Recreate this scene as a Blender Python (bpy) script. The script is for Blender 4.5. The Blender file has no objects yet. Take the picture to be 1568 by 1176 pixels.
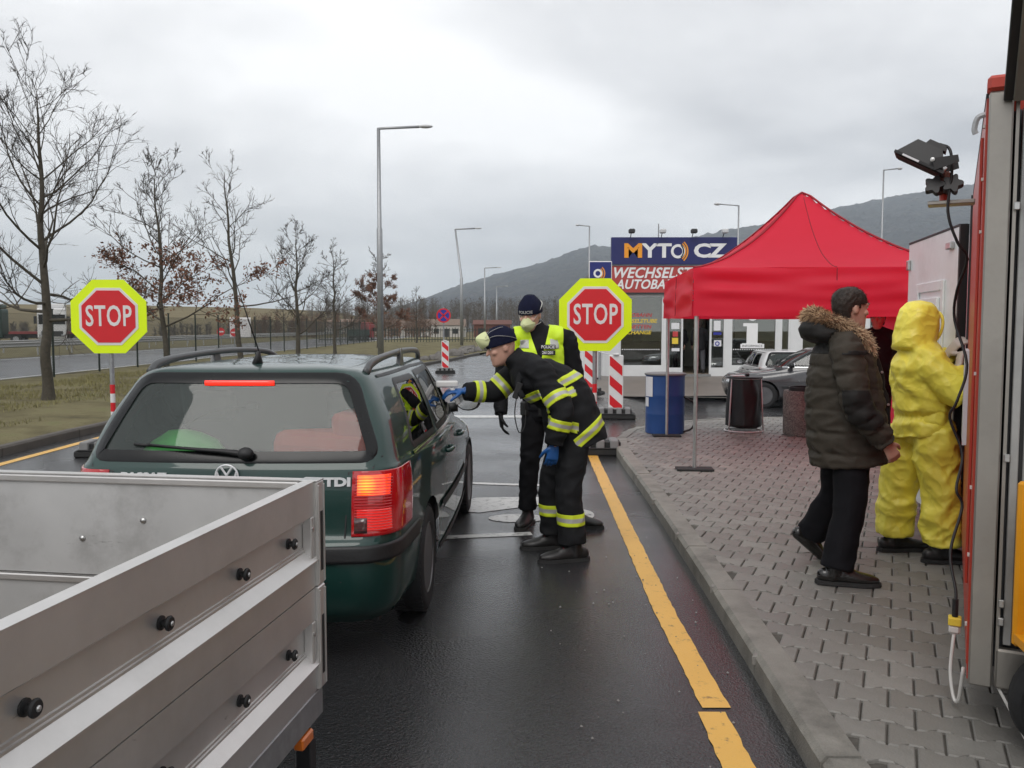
import bpy, bmesh, math, random
from mathutils import Vector, Matrix, noise, geometry
from mathutils.bvhtree import BVHTree
R = math.radians
PI = math.pi
V = Vector
rnd = random.Random(7)
S = bpy.context.scene
C = S.collection

# ---------------------------------------------------------------- camera
cd = bpy.data.cameras.new('camera'); cam = bpy.data.objects.new('camera', cd); C.objects.link(cam)
cam.location = (0, 0, 1.69); cam.rotation_euler = (R(90 - 3.87), 0, 0)
cd.sensor_width = 36; cd.lens = 29.85; cd.clip_start = 0.05; cd.clip_end = 20000
S.camera = cam

# ---------------------------------------------------------------- sky, sun, exposure
SUN_EL, SUN_AZ = 48, 200
w = bpy.data.worlds.new('World'); S.world = w; w.use_nodes = True
nt = w.node_tree; nd = nt.nodes; lk = nt.links
for n in list(nd): nd.remove(n)
def N(t, **k):
    n = nd.new(t)
    for a, b in k.items(): setattr(n, a, b)
    return n
out = N('ShaderNodeOutputWorld'); bg = N('ShaderNodeBackground'); lk.new(bg.outputs[0], out.inputs[0])
sky = N('ShaderNodeTexSky', sky_type='NISHITA', sun_disc=False, sun_elevation=R(SUN_EL), sun_rotation=R(SUN_AZ))
skm = N('ShaderNodeMixRGB', blend_type='MULTIPLY'); skm.inputs[0].default_value = 1; skm.inputs[2].default_value = (.1, .1, .1, 1)
lk.new(sky.outputs[0], skm.inputs[1])
tc = N('ShaderNodeTexCoord'); sx = N('ShaderNodeSeparateXYZ'); lk.new(tc.outputs['Generated'], sx.inputs[0])
zz = N('ShaderNodeMath', operation='MAXIMUM'); zz.inputs[1].default_value = 0.0; lk.new(sx.outputs[2], zz.inputs[0])
za = N('ShaderNodeMath', operation='ADD'); za.inputs[1].default_value = .22; lk.new(zz.outputs[0], za.inputs[0])
dx = N('ShaderNodeMath', operation='DIVIDE'); lk.new(sx.outputs[0], dx.inputs[0]); lk.new(za.outputs[0], dx.inputs[1])
dy = N('ShaderNodeMath', operation='DIVIDE'); lk.new(sx.outputs[1], dy.inputs[0]); lk.new(za.outputs[0], dy.inputs[1])
cx = N('ShaderNodeCombineXYZ'); lk.new(dx.outputs[0], cx.inputs[0]); lk.new(dy.outputs[0], cx.inputs[1]); cx.inputs[2].default_value = 3.7
n1 = N('ShaderNodeTexNoise'); n1.inputs['Scale'].default_value = .8; n1.inputs['Detail'].default_value = 6; n1.inputs['Roughness'].default_value = .52; n1.inputs['Distortion'].default_value = .25
lk.new(cx.outputs[0], n1.inputs['Vector'])
rp = N('ShaderNodeValToRGB'); e = rp.color_ramp.elements
e[0].position = .34; e[0].color = (.34, .345, .362, 1); e[1].position = .62; e[1].color = (.76, .758, .76, 1)
lk.new(n1.outputs[0], rp.inputs[0])
mx = N('ShaderNodeMixRGB'); mx.inputs[0].default_value = .95
lk.new(skm.outputs[0], mx.inputs[1]); lk.new(rp.outputs[0], mx.inputs[2]); lk.new(mx.outputs[0], bg.inputs[0]); bg.inputs[1].default_value = 1.0

sd = bpy.data.lights.new('sun', 'SUN'); sun = bpy.data.objects.new('sun', sd); C.objects.link(sun)
sd.energy = .9; sd.angle = R(35); sd.color = (1, .97, .93)
sun.rotation_euler = (R(90 - SUN_EL), 0, R(180 - SUN_AZ))
S.view_settings.view_transform = 'Standard'; S.view_settings.look = 'None'; S.view_settings.exposure = .72; S.view_settings.gamma = 1
S.view_settings.use_curve_mapping = False
S.cycles.volume_bounces = 2; S.cycles.transparent_max_bounces = 24

# ---------------------------------------------------------------- materials
MATS = {}
def mnodes(name):
    m = bpy.data.materials.new(name); m.use_nodes = True; MATS[name] = m
    t = m.node_tree; b = t.nodes['Principled BSDF']
    def n(ty, **k):
        x = t.nodes.new(ty)
        for a, c in k.items():
            if a.startswith('i_'): x.inputs[a[2:]].default_value = c
            else: setattr(x, a, c)
        return x
    return m, t, b, n
def M(name, col, rough=.6, metal=0, var=.12, scale=6, bump=0, bscale=60, spec=.5, coat=0, emit=None, es=0, rvar=.08, dirt=None, scuff=None):
    m, t, b, n = mnodes(name); L = t.links.new
    tx = n('ShaderNodeTexCoord')
    no = n('ShaderNodeTexNoise', i_Scale=scale, i_Detail=5, i_Roughness=.6); L(tx.outputs['Object'], no.inputs['Vector'])
    mp = n('ShaderNodeMapRange'); mp.inputs[1].default_value = .25; mp.inputs[2].default_value = .75; L(no.outputs[0], mp.inputs[0])
    mi = n('ShaderNodeMixRGB'); L(mp.outputs[0], mi.inputs[0])
    lo = [max(0, c * (1 - var)) for c in col]; hi = [min(1, c * (1 + var)) for c in col]
    mi.inputs[1].default_value = (*lo, 1); mi.inputs[2].default_value = (*hi, 1)
    last = mi.outputs[0]
    if dirt:
        dc, amt, ds = dirt
        n2 = n('ShaderNodeTexNoise', i_Scale=ds, i_Detail=7, i_Roughness=.7); L(tx.outputs['Object'], n2.inputs['Vector'])
        m2 = n('ShaderNodeMapRange'); m2.inputs[1].default_value = .5; m2.inputs[2].default_value = .72; m2.inputs[4].default_value = amt; L(n2.outputs[0], m2.inputs[0])
        md = n('ShaderNodeMixRGB'); L(m2.outputs[0], md.inputs[0]); L(last, md.inputs[1]); md.inputs[2].default_value = (*dc, 1); last = md.outputs[0]
    if scuff:
        sc_, th, am = scuff
        mpn = n('ShaderNodeMapping'); mpn.inputs['Scale'].default_value = (1, 1, 2.2); L(tx.outputs['Object'], mpn.inputs[0])
        n3 = n('ShaderNodeTexNoise', i_Scale=sc_, i_Detail=9, i_Roughness=.72, i_Distortion=.6); L(mpn.outputs[0], n3.inputs['Vector'])
        m3 = n('ShaderNodeMapRange'); m3.inputs[1].default_value = th; m3.inputs[2].default_value = th + .06; m3.inputs[4].default_value = am; L(n3.outputs[0], m3.inputs[0])
        ms3 = n('ShaderNodeMixRGB'); L(m3.outputs[0], ms3.inputs[0]); L(last, ms3.inputs[1]); ms3.inputs[2].default_value = (.10, .095, .085, 1); last = ms3.outputs[0]
    L(last, b.inputs['Base Color'])
    rr = n('ShaderNodeMapRange'); rr.inputs[3].default_value = max(.02, rough - rvar); rr.inputs[4].default_value = min(1, rough + rvar); L(no.outputs[0], rr.inputs[0]); L(rr.outputs[0], b.inputs['Roughness'])
    b.inputs['Metallic'].default_value = metal; b.inputs['Specular IOR Level'].default_value = spec
    b.inputs['Coat Weight'].default_value = coat; b.inputs['Coat Roughness'].default_value = .04
    if bump:
        nb = n('ShaderNodeTexNoise', i_Scale=bscale, i_Detail=4); L(tx.outputs['Object'], nb.inputs['Vector'])
        bu = n('ShaderNodeBump', i_Strength=bump, i_Distance=.01); L(nb.outputs[0], bu.inputs['Height']); L(bu.outputs[0], b.inputs['Normal'])
    if emit: b.inputs['Emission Color'].default_value = (*emit, 1); b.inputs['Emission Strength'].default_value = es
    return m
def glass(name, tint, rough=.02, f0=1.5, haze=0, hcol=(.3, .32, .32)):
    m, t, b, n = mnodes(name); L = t.links.new; o = t.nodes['Material Output']; t.nodes.remove(b)
    tr = n('ShaderNodeBsdfTransparent'); tr.inputs[0].default_value = (*tint, 1)
    gl = n('ShaderNodeBsdfGlossy'); gl.inputs['Roughness'].default_value = rough
    fr = n('ShaderNodeFresnel'); fr.inputs[0].default_value = f0
    mi = n('ShaderNodeMixShader'); L(fr.outputs[0], mi.inputs[0])
    if haze:
        df = n('ShaderNodeBsdfDiffuse'); df.inputs[0].default_value = (*hcol, 1)
        tx = n('ShaderNodeTexCoord'); no = n('ShaderNodeTexNoise', i_Scale=3, i_Detail=4); L(tx.outputs['Object'], no.inputs['Vector'])
        mr = n('ShaderNodeMapRange'); mr.inputs[3].default_value = haze * .5; mr.inputs[4].default_value = haze * 1.5; L(no.outputs[0], mr.inputs[0])
        mh = n('ShaderNodeMixShader'); L(mr.outputs[0], mh.inputs[0]); L(tr.outputs[0], mh.inputs[1]); L(df.outputs[0], mh.inputs[2]); L(mh.outputs[0], mi.inputs[1])
    else: L(tr.outputs[0], mi.inputs[1])
    L(gl.outputs[0], mi.inputs[2]); L(mi.outputs[0], o.inputs[0])
    return m

# ---------------------------------------------------------------- object helpers
def tag(o, label=None, cat=None, group=None, kind=None):
    if label: o['label'] = label
    if cat: o['category'] = cat
    if group: o['group'] = group
    if kind: o['kind'] = kind
    return o
def thing(name, label, cat, loc=(0, 0, 0), rz=0, group=None):
    o = bpy.data.objects.new(name, None); C.objects.link(o); o.location = loc; o.rotation_euler = (0, 0, rz); o.empty_display_size = .1
    return tag(o, label, cat, group)
def mobj(name, me, mats, parent=None, loc=None, smooth=False):
    o = bpy.data.objects.new(name, me); C.objects.link(o)
    if not isinstance(mats, (list, tuple)): mats = [mats]
    if not me.materials:
        for m in mats: me.materials.append(MATS[m] if isinstance(m, str) else m)
    if parent: o.parent = parent
    if loc is not None: o.location = loc
    if smooth:
        me.polygons.foreach_set('use_smooth', [True] * len(me.polygons))
    return o
def bobj(name, bm, mats, parent=None, loc=None, smooth=False, auto=None):
    me = bpy.data.meshes.new(name)
    bmesh.ops.recalc_face_normals(bm, faces=bm.faces[:])
    bm.to_mesh(me); bm.free()
    o = mobj(name, me, mats, parent, loc, smooth)
    if auto is not None:
        me.polygons.foreach_set('use_smooth', [True] * len(me.polygons)); me.set_sharp_from_angle(angle=R(auto))
    return o
def copytree(o, parent=None):
    c = o.copy(); C.objects.link(c)
    if parent: c.parent = parent
    for ch in list(o.children): copytree(ch, c)
    return c
def nb(): return bmesh.new()
def box(bm, x0, x1, y0, y1, z0, z1, bev=0, mi=0, mat=None, seg=1):
    vs = [bm.verts.new((x, y, z)) for z in (z0, z1) for y in (y0, y1) for x in (x0, x1)]
    fs = [bm.faces.new([vs[i] for i in q]) for q in ((0, 2, 3, 1), (4, 5, 7, 6), (0, 1, 5, 4), (2, 6, 7, 3), (0, 4, 6, 2), (1, 3, 7, 5))]
    for f in fs: f.material_index = mi
    if mat is not None: bmesh.ops.transform(bm, matrix=mat, verts=vs)
    if bev:
        es = list({e for f in fs for e in f.edges})
        r = bmesh.ops.bevel(bm, geom=es, offset=bev, segments=seg, affect='EDGES', profile=.5, material=mi)
    return vs
def prism(bm, poly, a, b, axis='y', mi=0):
    """extrude a 2D polygon between a and b along the axis; poly (u,v): y->(x,z), x->(y,z), z->(x,y)"""
    def P(u, v, t): return {'y': (u, t, v), 'x': (t, u, v), 'z': (u, v, t)}[axis]
    A = [bm.verts.new(P(u, v, a)) for u, v in poly]; B = [bm.verts.new(P(u, v, b)) for u, v in poly]; n = len(poly)
    fs = [bm.faces.new(A), bm.faces.new(B[::-1])] + [bm.faces.new((A[i], A[(i + 1) % n], B[(i + 1) % n], B[i])) for i in range(n)]
    for f in fs: f.material_index = mi
    return A + B
def catmull(P, sub):
    if len(P) < 3 or sub < 2: return list(P)
    o = []
    for i in range(len(P) - 1):
        p0 = P[i - 1] if i else P[i] * 2 - P[i + 1]; p1 = P[i]; p2 = P[i + 1]; p3 = P[i + 2] if i + 2 < len(P) else P[i + 1] * 2 - P[i]
        for k in range(sub):
            t = k / sub
            o.append(.5 * ((2 * p1) + (p2 - p0) * t + (2 * p0 - 5 * p1 + 4 * p2 - p3) * t * t + (3 * p1 - p0 - 3 * p2 + p3) * t ** 3))
    o.append(P[-1]); return o
def tube(bm, pts, rad, n=8, sub=1, ref=None, cap=True, mi=0, closed=False):
    """swept tube; rad = number or (a,b) per point; ref = vector (or list) along which a is measured"""
    pts = [V(p) for p in pts]
    if not isinstance(rad, (list,)): rad = [rad] * len(pts)
    rad = [V((r, r, 0)) if not isinstance(r, (tuple, list, Vector)) else V((r[0], r[1], 0)) for r in rad]
    refs = None
    if isinstance(ref, list): refs = [V(r) for r in ref]
    if sub > 1:
        pts = catmull(pts, sub); rad = catmull(rad, sub)
        if refs: refs = catmull(refs, sub)
    m = len(pts); rings = []; prev = None
    for i, p in enumerate(pts):
        if closed: t = pts[(i + 1) % m] - pts[i - 1]
        else: t = pts[min(i + 1, m - 1)] - pts[max(i - 1, 0)]
        t = t.normalized() if t.length > 1e-9 else V((0, 0, 1))
        if refs: a = refs[i]
        elif ref is not None: a = V(ref)
        elif prev is not None: a = prev
        else: a = V((1, 0, 0)) if abs(t.x) < .8 else V((0, 1, 0))
        a = a - t * a.dot(t)
        if a.length < 1e-6: a = t.orthogonal()
        a.normalize(); prev = a; b = t.cross(a)
        rings.append((p, a, b, t, rad[i]))
    vr = []
    def ring(p, a, b, ra, rb): return [bm.verts.new(p + a * (ra * math.cos(2 * PI * k / n)) + b * (rb * math.sin(2 * PI * k / n))) for k in range(n)]
    if cap == 'round':
        p, a, b, t, r = rings[0]; q = min(r.x, r.y)
        vr.append(ring(p - t * q * .8, a, b, r.x * .45, r.y * .45)); vr.append(ring(p - t * q * .45, a, b, r.x * .84, r.y * .84))
    for p, a, b, t, r in rings: vr.append(ring(p, a, b, r.x, r.y))
    if cap == 'round':
        p, a, b, t, r = rings[-1]; q = min(r.x, r.y)
        vr.append(ring(p + t * q * .45, a, b, r.x * .84, r.y * .84)); vr.append(ring(p + t * q * .8, a, b, r.x * .45, r.y * .45))
    K = len(vr)
    for i in range(K if closed else K - 1):
        A = vr[i]; B = vr[(i + 1) % K]
        for k in range(n):
            f = bm.faces.new((A[k], A[(k + 1) % n], B[(k + 1) % n], B[k])); f.material_index = mi
    if cap and not closed:
        bm.faces.new(vr[0][::-1]).material_index = mi; bm.faces.new(vr[-1]).material_index = mi
    return [v for r in vr for v in r]
def lathe(bm, prof, n=24, mat=None, mi=0, close=True):
    """revolve (r,z) profile round z"""
    rs = []
    for r, z in prof: rs.append([bm.verts.new((r * math.cos(2 * PI * k / n), r * math.sin(2 * PI * k / n), z)) for k in range(n)])
    for A, B in zip(rs, rs[1:]):
        for k in range(n): bm.faces.new((A[k], A[(k + 1) % n], B[(k + 1) % n], B[k])).material_index = mi
    if close:
        if prof[0][0] > 1e-6: bm.faces.new(rs[0][::-1]).material_index = mi
        if prof[-1][0] > 1e-6: bm.faces.new(rs[-1]).material_index = mi
    vs = [v for r in rs for v in r]
    if mat is not None: bmesh.ops.transform(bm, matrix=mat, verts=vs)
    return vs
def ball(bm, c, r, n=12, mi=0, mat=None):
    rx, ry, rz = r if isinstance(r, (tuple, list)) else (r, r, r)
    k = n // 2; prof = [(max(1e-5, math.sin(PI * i / k)), -math.cos(PI * i / k)) for i in range(k + 1)]
    vs = lathe(bm, prof, n, None, mi)
    for v in vs:
        v.co = V((v.co.x * rx, v.co.y * ry, v.co.z * rz))
        if mat is not None: v.co = mat @ v.co
        v.co += V(c)
    bmesh.ops.remove_doubles(bm, verts=vs, dist=1e-5)
def text(name, s, size, mat, parent, loc, rot=(R(90), 0, 0), ext=.004, sx=1, off=0, shear=0, align='CENTER', space=1):
    cu = bpy.data.curves.new(name, 'FONT'); cu.body = s; cu.size = size; cu.extrude = ext; cu.align_x = align; cu.align_y = 'CENTER'; cu.offset = off; cu.shear = shear; cu.space_character = space; cu.resolution_u = 3
    o = bpy.data.objects.new(name + '_tmp', cu); C.objects.link(o)
    me = bpy.data.meshes.new_from_object(o.evaluated_get(bpy.context.evaluated_depsgraph_get()))
    bpy.data.objects.remove(o); bpy.data.curves.remove(cu)
    me.materials.clear()
    for v in me.vertices: v.co.x *= sx
    q = mobj(name, me, mat, parent, loc); q.rotation_euler = rot
    return q
def remesh(bm, vox, smooth=2, disp=None, name='m'):
    me = bpy.data.meshes.new('tmp'); bmesh.ops.recalc_face_normals(bm, faces=bm.faces[:]); bm.to_mesh(me); bm.free()
    o = bpy.data.objects.new('tmp', me); C.objects.link(o)
    md = o.modifiers.new('r', 'REMESH'); md.mode = 'VOXEL'; md.voxel_size = vox; md.adaptivity = 0
    dg = bpy.context.evaluated_depsgraph_get(); dg.update()
    m2 = bpy.data.meshes.new_from_object(o.evaluated_get(dg))
    bpy.data.objects.remove(o); bpy.data.meshes.remove(me)
    b = bmesh.new(); b.from_mesh(m2); bpy.data.meshes.remove(m2)
    for _ in range(smooth): bmesh.ops.smooth_vert(b, verts=b.verts, factor=.5, use_axis_x=True, use_axis_y=True, use_axis_z=True)
    b.normal_update()
    if disp:
        mv = [(v, v.co + v.normal * disp(v.co, v.normal)) for v in b.verts]
        for v, c in mv: v.co = c
        b.normal_update()
    return b
def bcopy(b):
    me = bpy.data.meshes.new('t'); b.to_mesh(me); c = bmesh.new(); c.from_mesh(me); bpy.data.meshes.remove(me); c.normal_update(); return c
def cutkeep(b, planes, pred=None, off=.004, thick=True):
    """part of a copy of b in front of all planes (co, no), filtered by pred(face centre), pushed out along its normals"""
    c = bcopy(b)
    for co, no in planes:
        bmesh.ops.bisect_plane(c, geom=c.verts[:] + c.edges[:] + c.faces[:], plane_co=V(co), plane_no=V(no), clear_inner=True, dist=1e-5)
    if pred:
        bad = [f for f in c.faces if not pred(f.calc_center_median())]
        bmesh.ops.delete(c, geom=bad, context='FACES')
    c.normal_update()
    mv = [(v, v.co + v.normal * off) for v in c.verts]
    if thick and c.faces:
        base = {v: v.co - v.normal * .003 for v in c.verts}
        for v, q in mv: v.co = q
        edges = [e for e in c.edges if e.is_boundary]
        r = bmesh.ops.extrude_edge_only(c, edges=edges)
        nv = [g for g in r['geom'] if isinstance(g, bmesh.types.BMVert)]
        for v in nv:
            pass
        c.verts.ensure_lookup_table()
        for v in nv:
            nbv = [e.other_vert(v) for e in v.link_edges if e.other_vert(v) in base]
            if nbv: v.co = base[nbv[0]]
    else:
        for v, q in mv: v.co = q
    c.normal_update()
    return c
def bob(name, b, mats, parent, smooth=True):
    me = bpy.data.meshes.new(name); b.to_mesh(me); b.free(); return mobj(name, me, mats, parent, smooth=smooth)
def split_mi(b, co, no, mi_fn):
    for f in b.faces: f.material_index = mi_fn((f.calc_center_median() - V(co)).dot(V(no)))
def interp(tab, x):
    if x <= tab[0][0]: return tab[0][1]
    for (a, p), (b, q) in zip(tab, tab[1:]):
        if x <= b: return p + (q - p) * (x - a) / (b - a)
    return tab[-1][1]
# ================================================================= SETTING
class MB:
    def __init__(s): s.v = []; s.f = []
    def tube(s, pts, rads, n=4):
        base = len(s.v); m = len(pts)
        for i, p in enumerate(pts):
            t = pts[min(i + 1, m - 1)] - pts[max(i - 1, 0)]; t.normalize()
            a = t.orthogonal().normalized(); b = t.cross(a)
            if i == 0: a0 = a
            else:
                a = a0 - t * a0.dot(t); a = a.normalized() if a.length > 1e-6 else t.orthogonal().normalized(); b = t.cross(a); a0 = a
            for k in range(n):
                s.v.append(p + a * (rads[i] * math.cos(2 * PI * k / n)) + b * (rads[i] * math.sin(2 * PI * k / n)))
        for i in range(m - 1):
            for k in range(n):
                s.f.append((base + i * n + k, base + i * n + (k + 1) % n, base + (i + 1) * n + (k + 1) % n, base + (i + 1) * n + k))
    def quad(s, a, b, c, d): k = len(s.v); s.v += [a, b, c, d]; s.f.append((k, k + 1, k + 2, k + 3))
    def tri(s, a, b, c): k = len(s.v); s.v += [a, b, c]; s.f.append((k, k + 1, k + 2))
    def box(s, x0, x1, y0, y1, z0, z1):
        k = len(s.v); s.v += [V((x, y, z)) for z in (z0, z1) for y in (y0, y1) for x in (x0, x1)]
        s.f += [tuple(k + i for i in q) for q in ((0, 2, 3, 1), (4, 5, 7, 6), (0, 1, 5, 4), (2, 6, 7, 3), (0, 4, 6, 2), (1, 3, 7, 5))]
    def build(s, name, mat, parent=None, smooth=False, loc=None):
        me = bpy.data.meshes.new(name); me.from_pydata([tuple(q) for q in s.v], [], s.f); me.update()
        return mobj(name, me, mat, parent, loc, smooth)

# --- materials of the setting
def wet_asphalt(name, lo, hi, rlo, rhi, psc=.35, film=1.0):
    m, t, b, n = mnodes(name); L = t.links.new
    tx = n('ShaderNodeTexCoord')
    big = n('ShaderNodeTexNoise', i_Scale=psc, i_Detail=5, i_Roughness=.55, i_Distortion=.4); L(tx.outputs['Object'], big.inputs['Vector'])
    fine = n('ShaderNodeTexNoise', i_Scale=70, i_Detail=3, i_Roughness=.75); L(tx.outputs['Object'], fine.inputs['Vector'])
    vo = n('ShaderNodeTexVoronoi', i_Scale=75); L(tx.outputs['Object'], vo.inputs['Vector'])
    mr = n('ShaderNodeMapRange'); mr.inputs[1].default_value = .3; mr.inputs[2].default_value = .7; L(big.outputs[0], mr.inputs[0])
    c1 = n('ShaderNodeMixRGB'); L(mr.outputs[0], c1.inputs[0]); c1.inputs[1].default_value = (*lo, 1); c1.inputs[2].default_value = (*hi, 1)
    f2 = n('ShaderNodeMapRange'); f2.inputs[1].default_value = .35; f2.inputs[2].default_value = .7; f2.inputs[3].default_value = .3; f2.inputs[4].default_value = 1.9; L(fine.outputs[0], f2.inputs[0])
    c2 = n('ShaderNodeMixRGB', blend_type='MULTIPLY'); c2.inputs[0].default_value = 1; L(c1.outputs[0], c2.inputs[1]); L(f2.outputs[0], c2.inputs[2])
    # pale specks of aggregate
    sp = n('ShaderNodeTexVoronoi', i_Scale=38); L(tx.outputs['Object'], sp.inputs['Vector'])
    sm = n('ShaderNodeMapRange'); sm.inputs[1].default_value = .07; sm.inputs[2].default_value = .04; sm.inputs[3].default_value = 0; sm.inputs[4].default_value = .5; L(sp.outputs['Distance'], sm.inputs[0])
    c3 = n('ShaderNodeMixRGB'); L(sm.outputs[0], c3.inputs[0]); L(c2.outputs[0], c3.inputs[1]); c3.inputs[2].default_value = (.22, .22, .21, 1)
    L(c3.outputs[0], b.inputs['Base Color'])
    rr = n('ShaderNodeMapRange'); rr.inputs[1].default_value = .3; rr.inputs[2].default_value = .7; rr.inputs[3].default_value = rlo; rr.inputs[4].default_value = rhi; L(big.outputs[0], rr.inputs[0]); L(rr.outputs[0], b.inputs['Roughness'])
    mb = n('ShaderNodeMath', operation='ADD'); L(fine.outputs[0], mb.inputs[0]); L(vo.outputs['Distance'], mb.inputs[1])
    bu = n('ShaderNodeBump', i_Strength=.9, i_Distance=.010); L(mb.outputs[0], bu.inputs['Height']); L(bu.outputs[0], b.inputs['Normal'])
    b.inputs['Specular IOR Level'].default_value = .35
    cw = n('ShaderNodeMapRange'); cw.inputs[1].default_value = .34; cw.inputs[2].default_value = .62; cw.inputs[3].default_value = film; cw.inputs[4].default_value = film * .3; L(big.outputs[0], cw.inputs[0]); L(cw.outputs[0], b.inputs['Coat Weight'])
    cr = n('ShaderNodeMapRange'); cr.inputs[1].default_value = .34; cr.inputs[2].default_value = .62; cr.inputs[3].default_value = .04; cr.inputs[4].default_value = .20; L(big.outputs[0], cr.inputs[0]); L(cr.outputs[0], b.inputs['Coat Roughness'])
    b3 = n('ShaderNodeBump', i_Strength=.3, i_Distance=.005); L(fine.outputs[0], b3.inputs['Height']); L(b3.outputs[0], b.inputs['Coat Normal'])
wet_asphalt('asphalt', (.010, .0105, .0115), (.032, .032, .034), .10, .40)
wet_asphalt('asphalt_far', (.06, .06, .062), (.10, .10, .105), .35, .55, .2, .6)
def paint(name, col, under, wear=.52, sc=14):
    m, t, b, n = mnodes(name); L = t.links.new
    tx = n('ShaderNodeTexCoord')
    a = n('ShaderNodeTexNoise', i_Scale=sc, i_Detail=8, i_Roughness=.75); L(tx.outputs['Object'], a.inputs['Vector'])
    mr = n('ShaderNodeMapRange'); mr.inputs[1].default_value = wear; mr.inputs[2].default_value = wear + .12; L(a.outputs[0], mr.inputs[0])
    g = n('ShaderNodeTexNoise', i_Scale=2.3, i_Detail=3); L(tx.outputs['Object'], g.inputs['Vector'])
    c0 = n('ShaderNodeMixRGB'); L(g.outputs[0], c0.inputs[0]); c0.inputs[1].default_value = (*[c * .78 for c in col], 1); c0.inputs[2].default_value = (*col, 1)
    c = n('ShaderNodeMixRGB'); L(mr.outputs[0], c.inputs[0]); L(c0.outputs[0], c.inputs[1]); c.inputs[2].default_value = (*under, 1); L(c.outputs[0], b.inputs['Base Color'])
    b.inputs['Roughness'].default_value = .38
    f = n('ShaderNodeTexNoise', i_Scale=110, i_Detail=3); L(tx.outputs['Object'], f.inputs['Vector'])
    bu = n('ShaderNodeBump', i_Strength=.35, i_Distance=.005); L(f.outputs[0], bu.inputs['Height']); L(bu.outputs[0], b.inputs['Normal'])
paint('yellow_paint', (.84, .48, .09), (.20, .11, .035), .565)
paint('white_paint', (.62, .62, .60), (.10, .10, .10), .52)
def terrain_mat(name, cols, scale, rough=.95, bump=.6, bsc=3, d=.5):
    m, t, b, n = mnodes(name); L = t.links.new
    tx = n('ShaderNodeTexCoord'); a = n('ShaderNodeTexNoise', i_Scale=scale, i_Detail=9, i_Roughness=.68); L(tx.outputs['Object'], a.inputs['Vector'])
    rp = n('ShaderNodeValToRGB'); L(a.outputs[0], rp.inputs[0]); el = rp.color_ramp.elements
    while len(el) < len(cols): el.new(.5)
    for i, c in enumerate(cols): el[i].position = .3 + .4 * i / (len(cols) - 1); el[i].color = (*c, 1)
    L(rp.outputs[0], b.inputs['Base Color']); b.inputs['Roughness'].default_value = rough; b.inputs['Specular IOR Level'].default_value = .15
    f = n('ShaderNodeTexNoise', i_Scale=bsc, i_Detail=6); L(tx.outputs['Object'], f.inputs['Vector'])
    bu = n('ShaderNodeBump', i_Strength=bump, i_Distance=d); L(f.outputs[0], bu.inputs['Height']); L(bu.outputs[0], b.inputs['Normal'])
terrain_mat('field', [(.10, .085, .045), (.16, .13, .07), (.19, .16, .085)], .03)
terrain_mat('soil', [(.07, .058, .04), (.12, .105, .055), (.17, .15, .08), (.14, .145, .065)], .9, bump=.9, bsc=14, d=.05)
terrain_mat('forest', [(.008, .012, .018), (.030, .035, .042), (.066, .062, .058)], .022, bump=1, bsc=.05, d=25)
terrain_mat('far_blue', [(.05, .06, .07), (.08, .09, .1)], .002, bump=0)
M('paver', (.212, .203, .186), .55, var=.28, scale=3.1, bump=.35, bscale=90, dirt=((.12, .112, .10), .6, 1.4))
M('paver_dark', (.186, .178, .163), .5, var=.28, scale=2.1, bump=.35, bscale=90, dirt=((.10, .094, .084), .6, 1.1))
M('paver_pale', (.238, .228, .209), .6, var=.25, scale=2.7, bump=.35, bscale=90, dirt=((.13, .12, .108), .5, 1.7))
M('sand', (.085, .078, .068), .9, var=.3, scale=20, bump=.4)
M('kerb_stone', (.225, .214, .190), .6, var=.25, scale=5, bump=.4, bscale=110, dirt=((.05, .048, .042), .7, 2.2))
M('kerb_dark', (.075, .065, .055), .7, var=.25, scale=5, bump=.4, bscale=80)
M('slab', (.18, .155, .135), .5, var=.2, scale=1.2, bump=.15, dirt=((.10, .09, .08), .6, .7))
M('grass_blade', (.21, .19, .08), .9, var=.35, scale=1.5)
M('bark', (.060, .052, .038), .9, var=.4, scale=14, bump=.8, bscale=40)
M('twig', (.050, .040, .032), .9, var=.3, scale=3)
M('dead_leaf', (.16, .075, .045), .85, var=.45, scale=2.5)
M('wood_far', (.085, .072, .058), .95, var=.45, scale=.05)
M('wood_brown', (.12, .075, .05), .95, var=.4, scale=.06)
M('post_green', (.012, .022, .016), .6)
M('wire', (.05, .055, .05), .6, metal=.3)
M('galv', (.33, .34, .35), .45, metal=.7, var=.2, scale=20)
M('rail_metal', (.36, .36, .35), .5, metal=.4, var=.2)
M('lamp_head', (.55, .56, .57), .4)
M('rock', (.14, .13, .12), .9, var=.4, scale=5, bump=.6)

def sheet(name, poly, z, mat, parent=None, kind='structure'):
    bm = nb(); vs = [bm.verts.new((x, y, z)) for x, y in poly]; f = bm.faces.new(vs); f.normal_update()
    if f.normal.z < 0: f.normal_flip()
    me = bpy.data.meshes.new(name); bm.to_mesh(me); bm.free()
    o = mobj(name, me, mat, parent)
    if kind and not parent: o['kind'] = kind
    return o
# ground to the horizon
sheet('ground', [(-9000, -300), (9000, -300), (9000, 9000), (-9000, 9000)], -.35, 'field')
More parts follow.
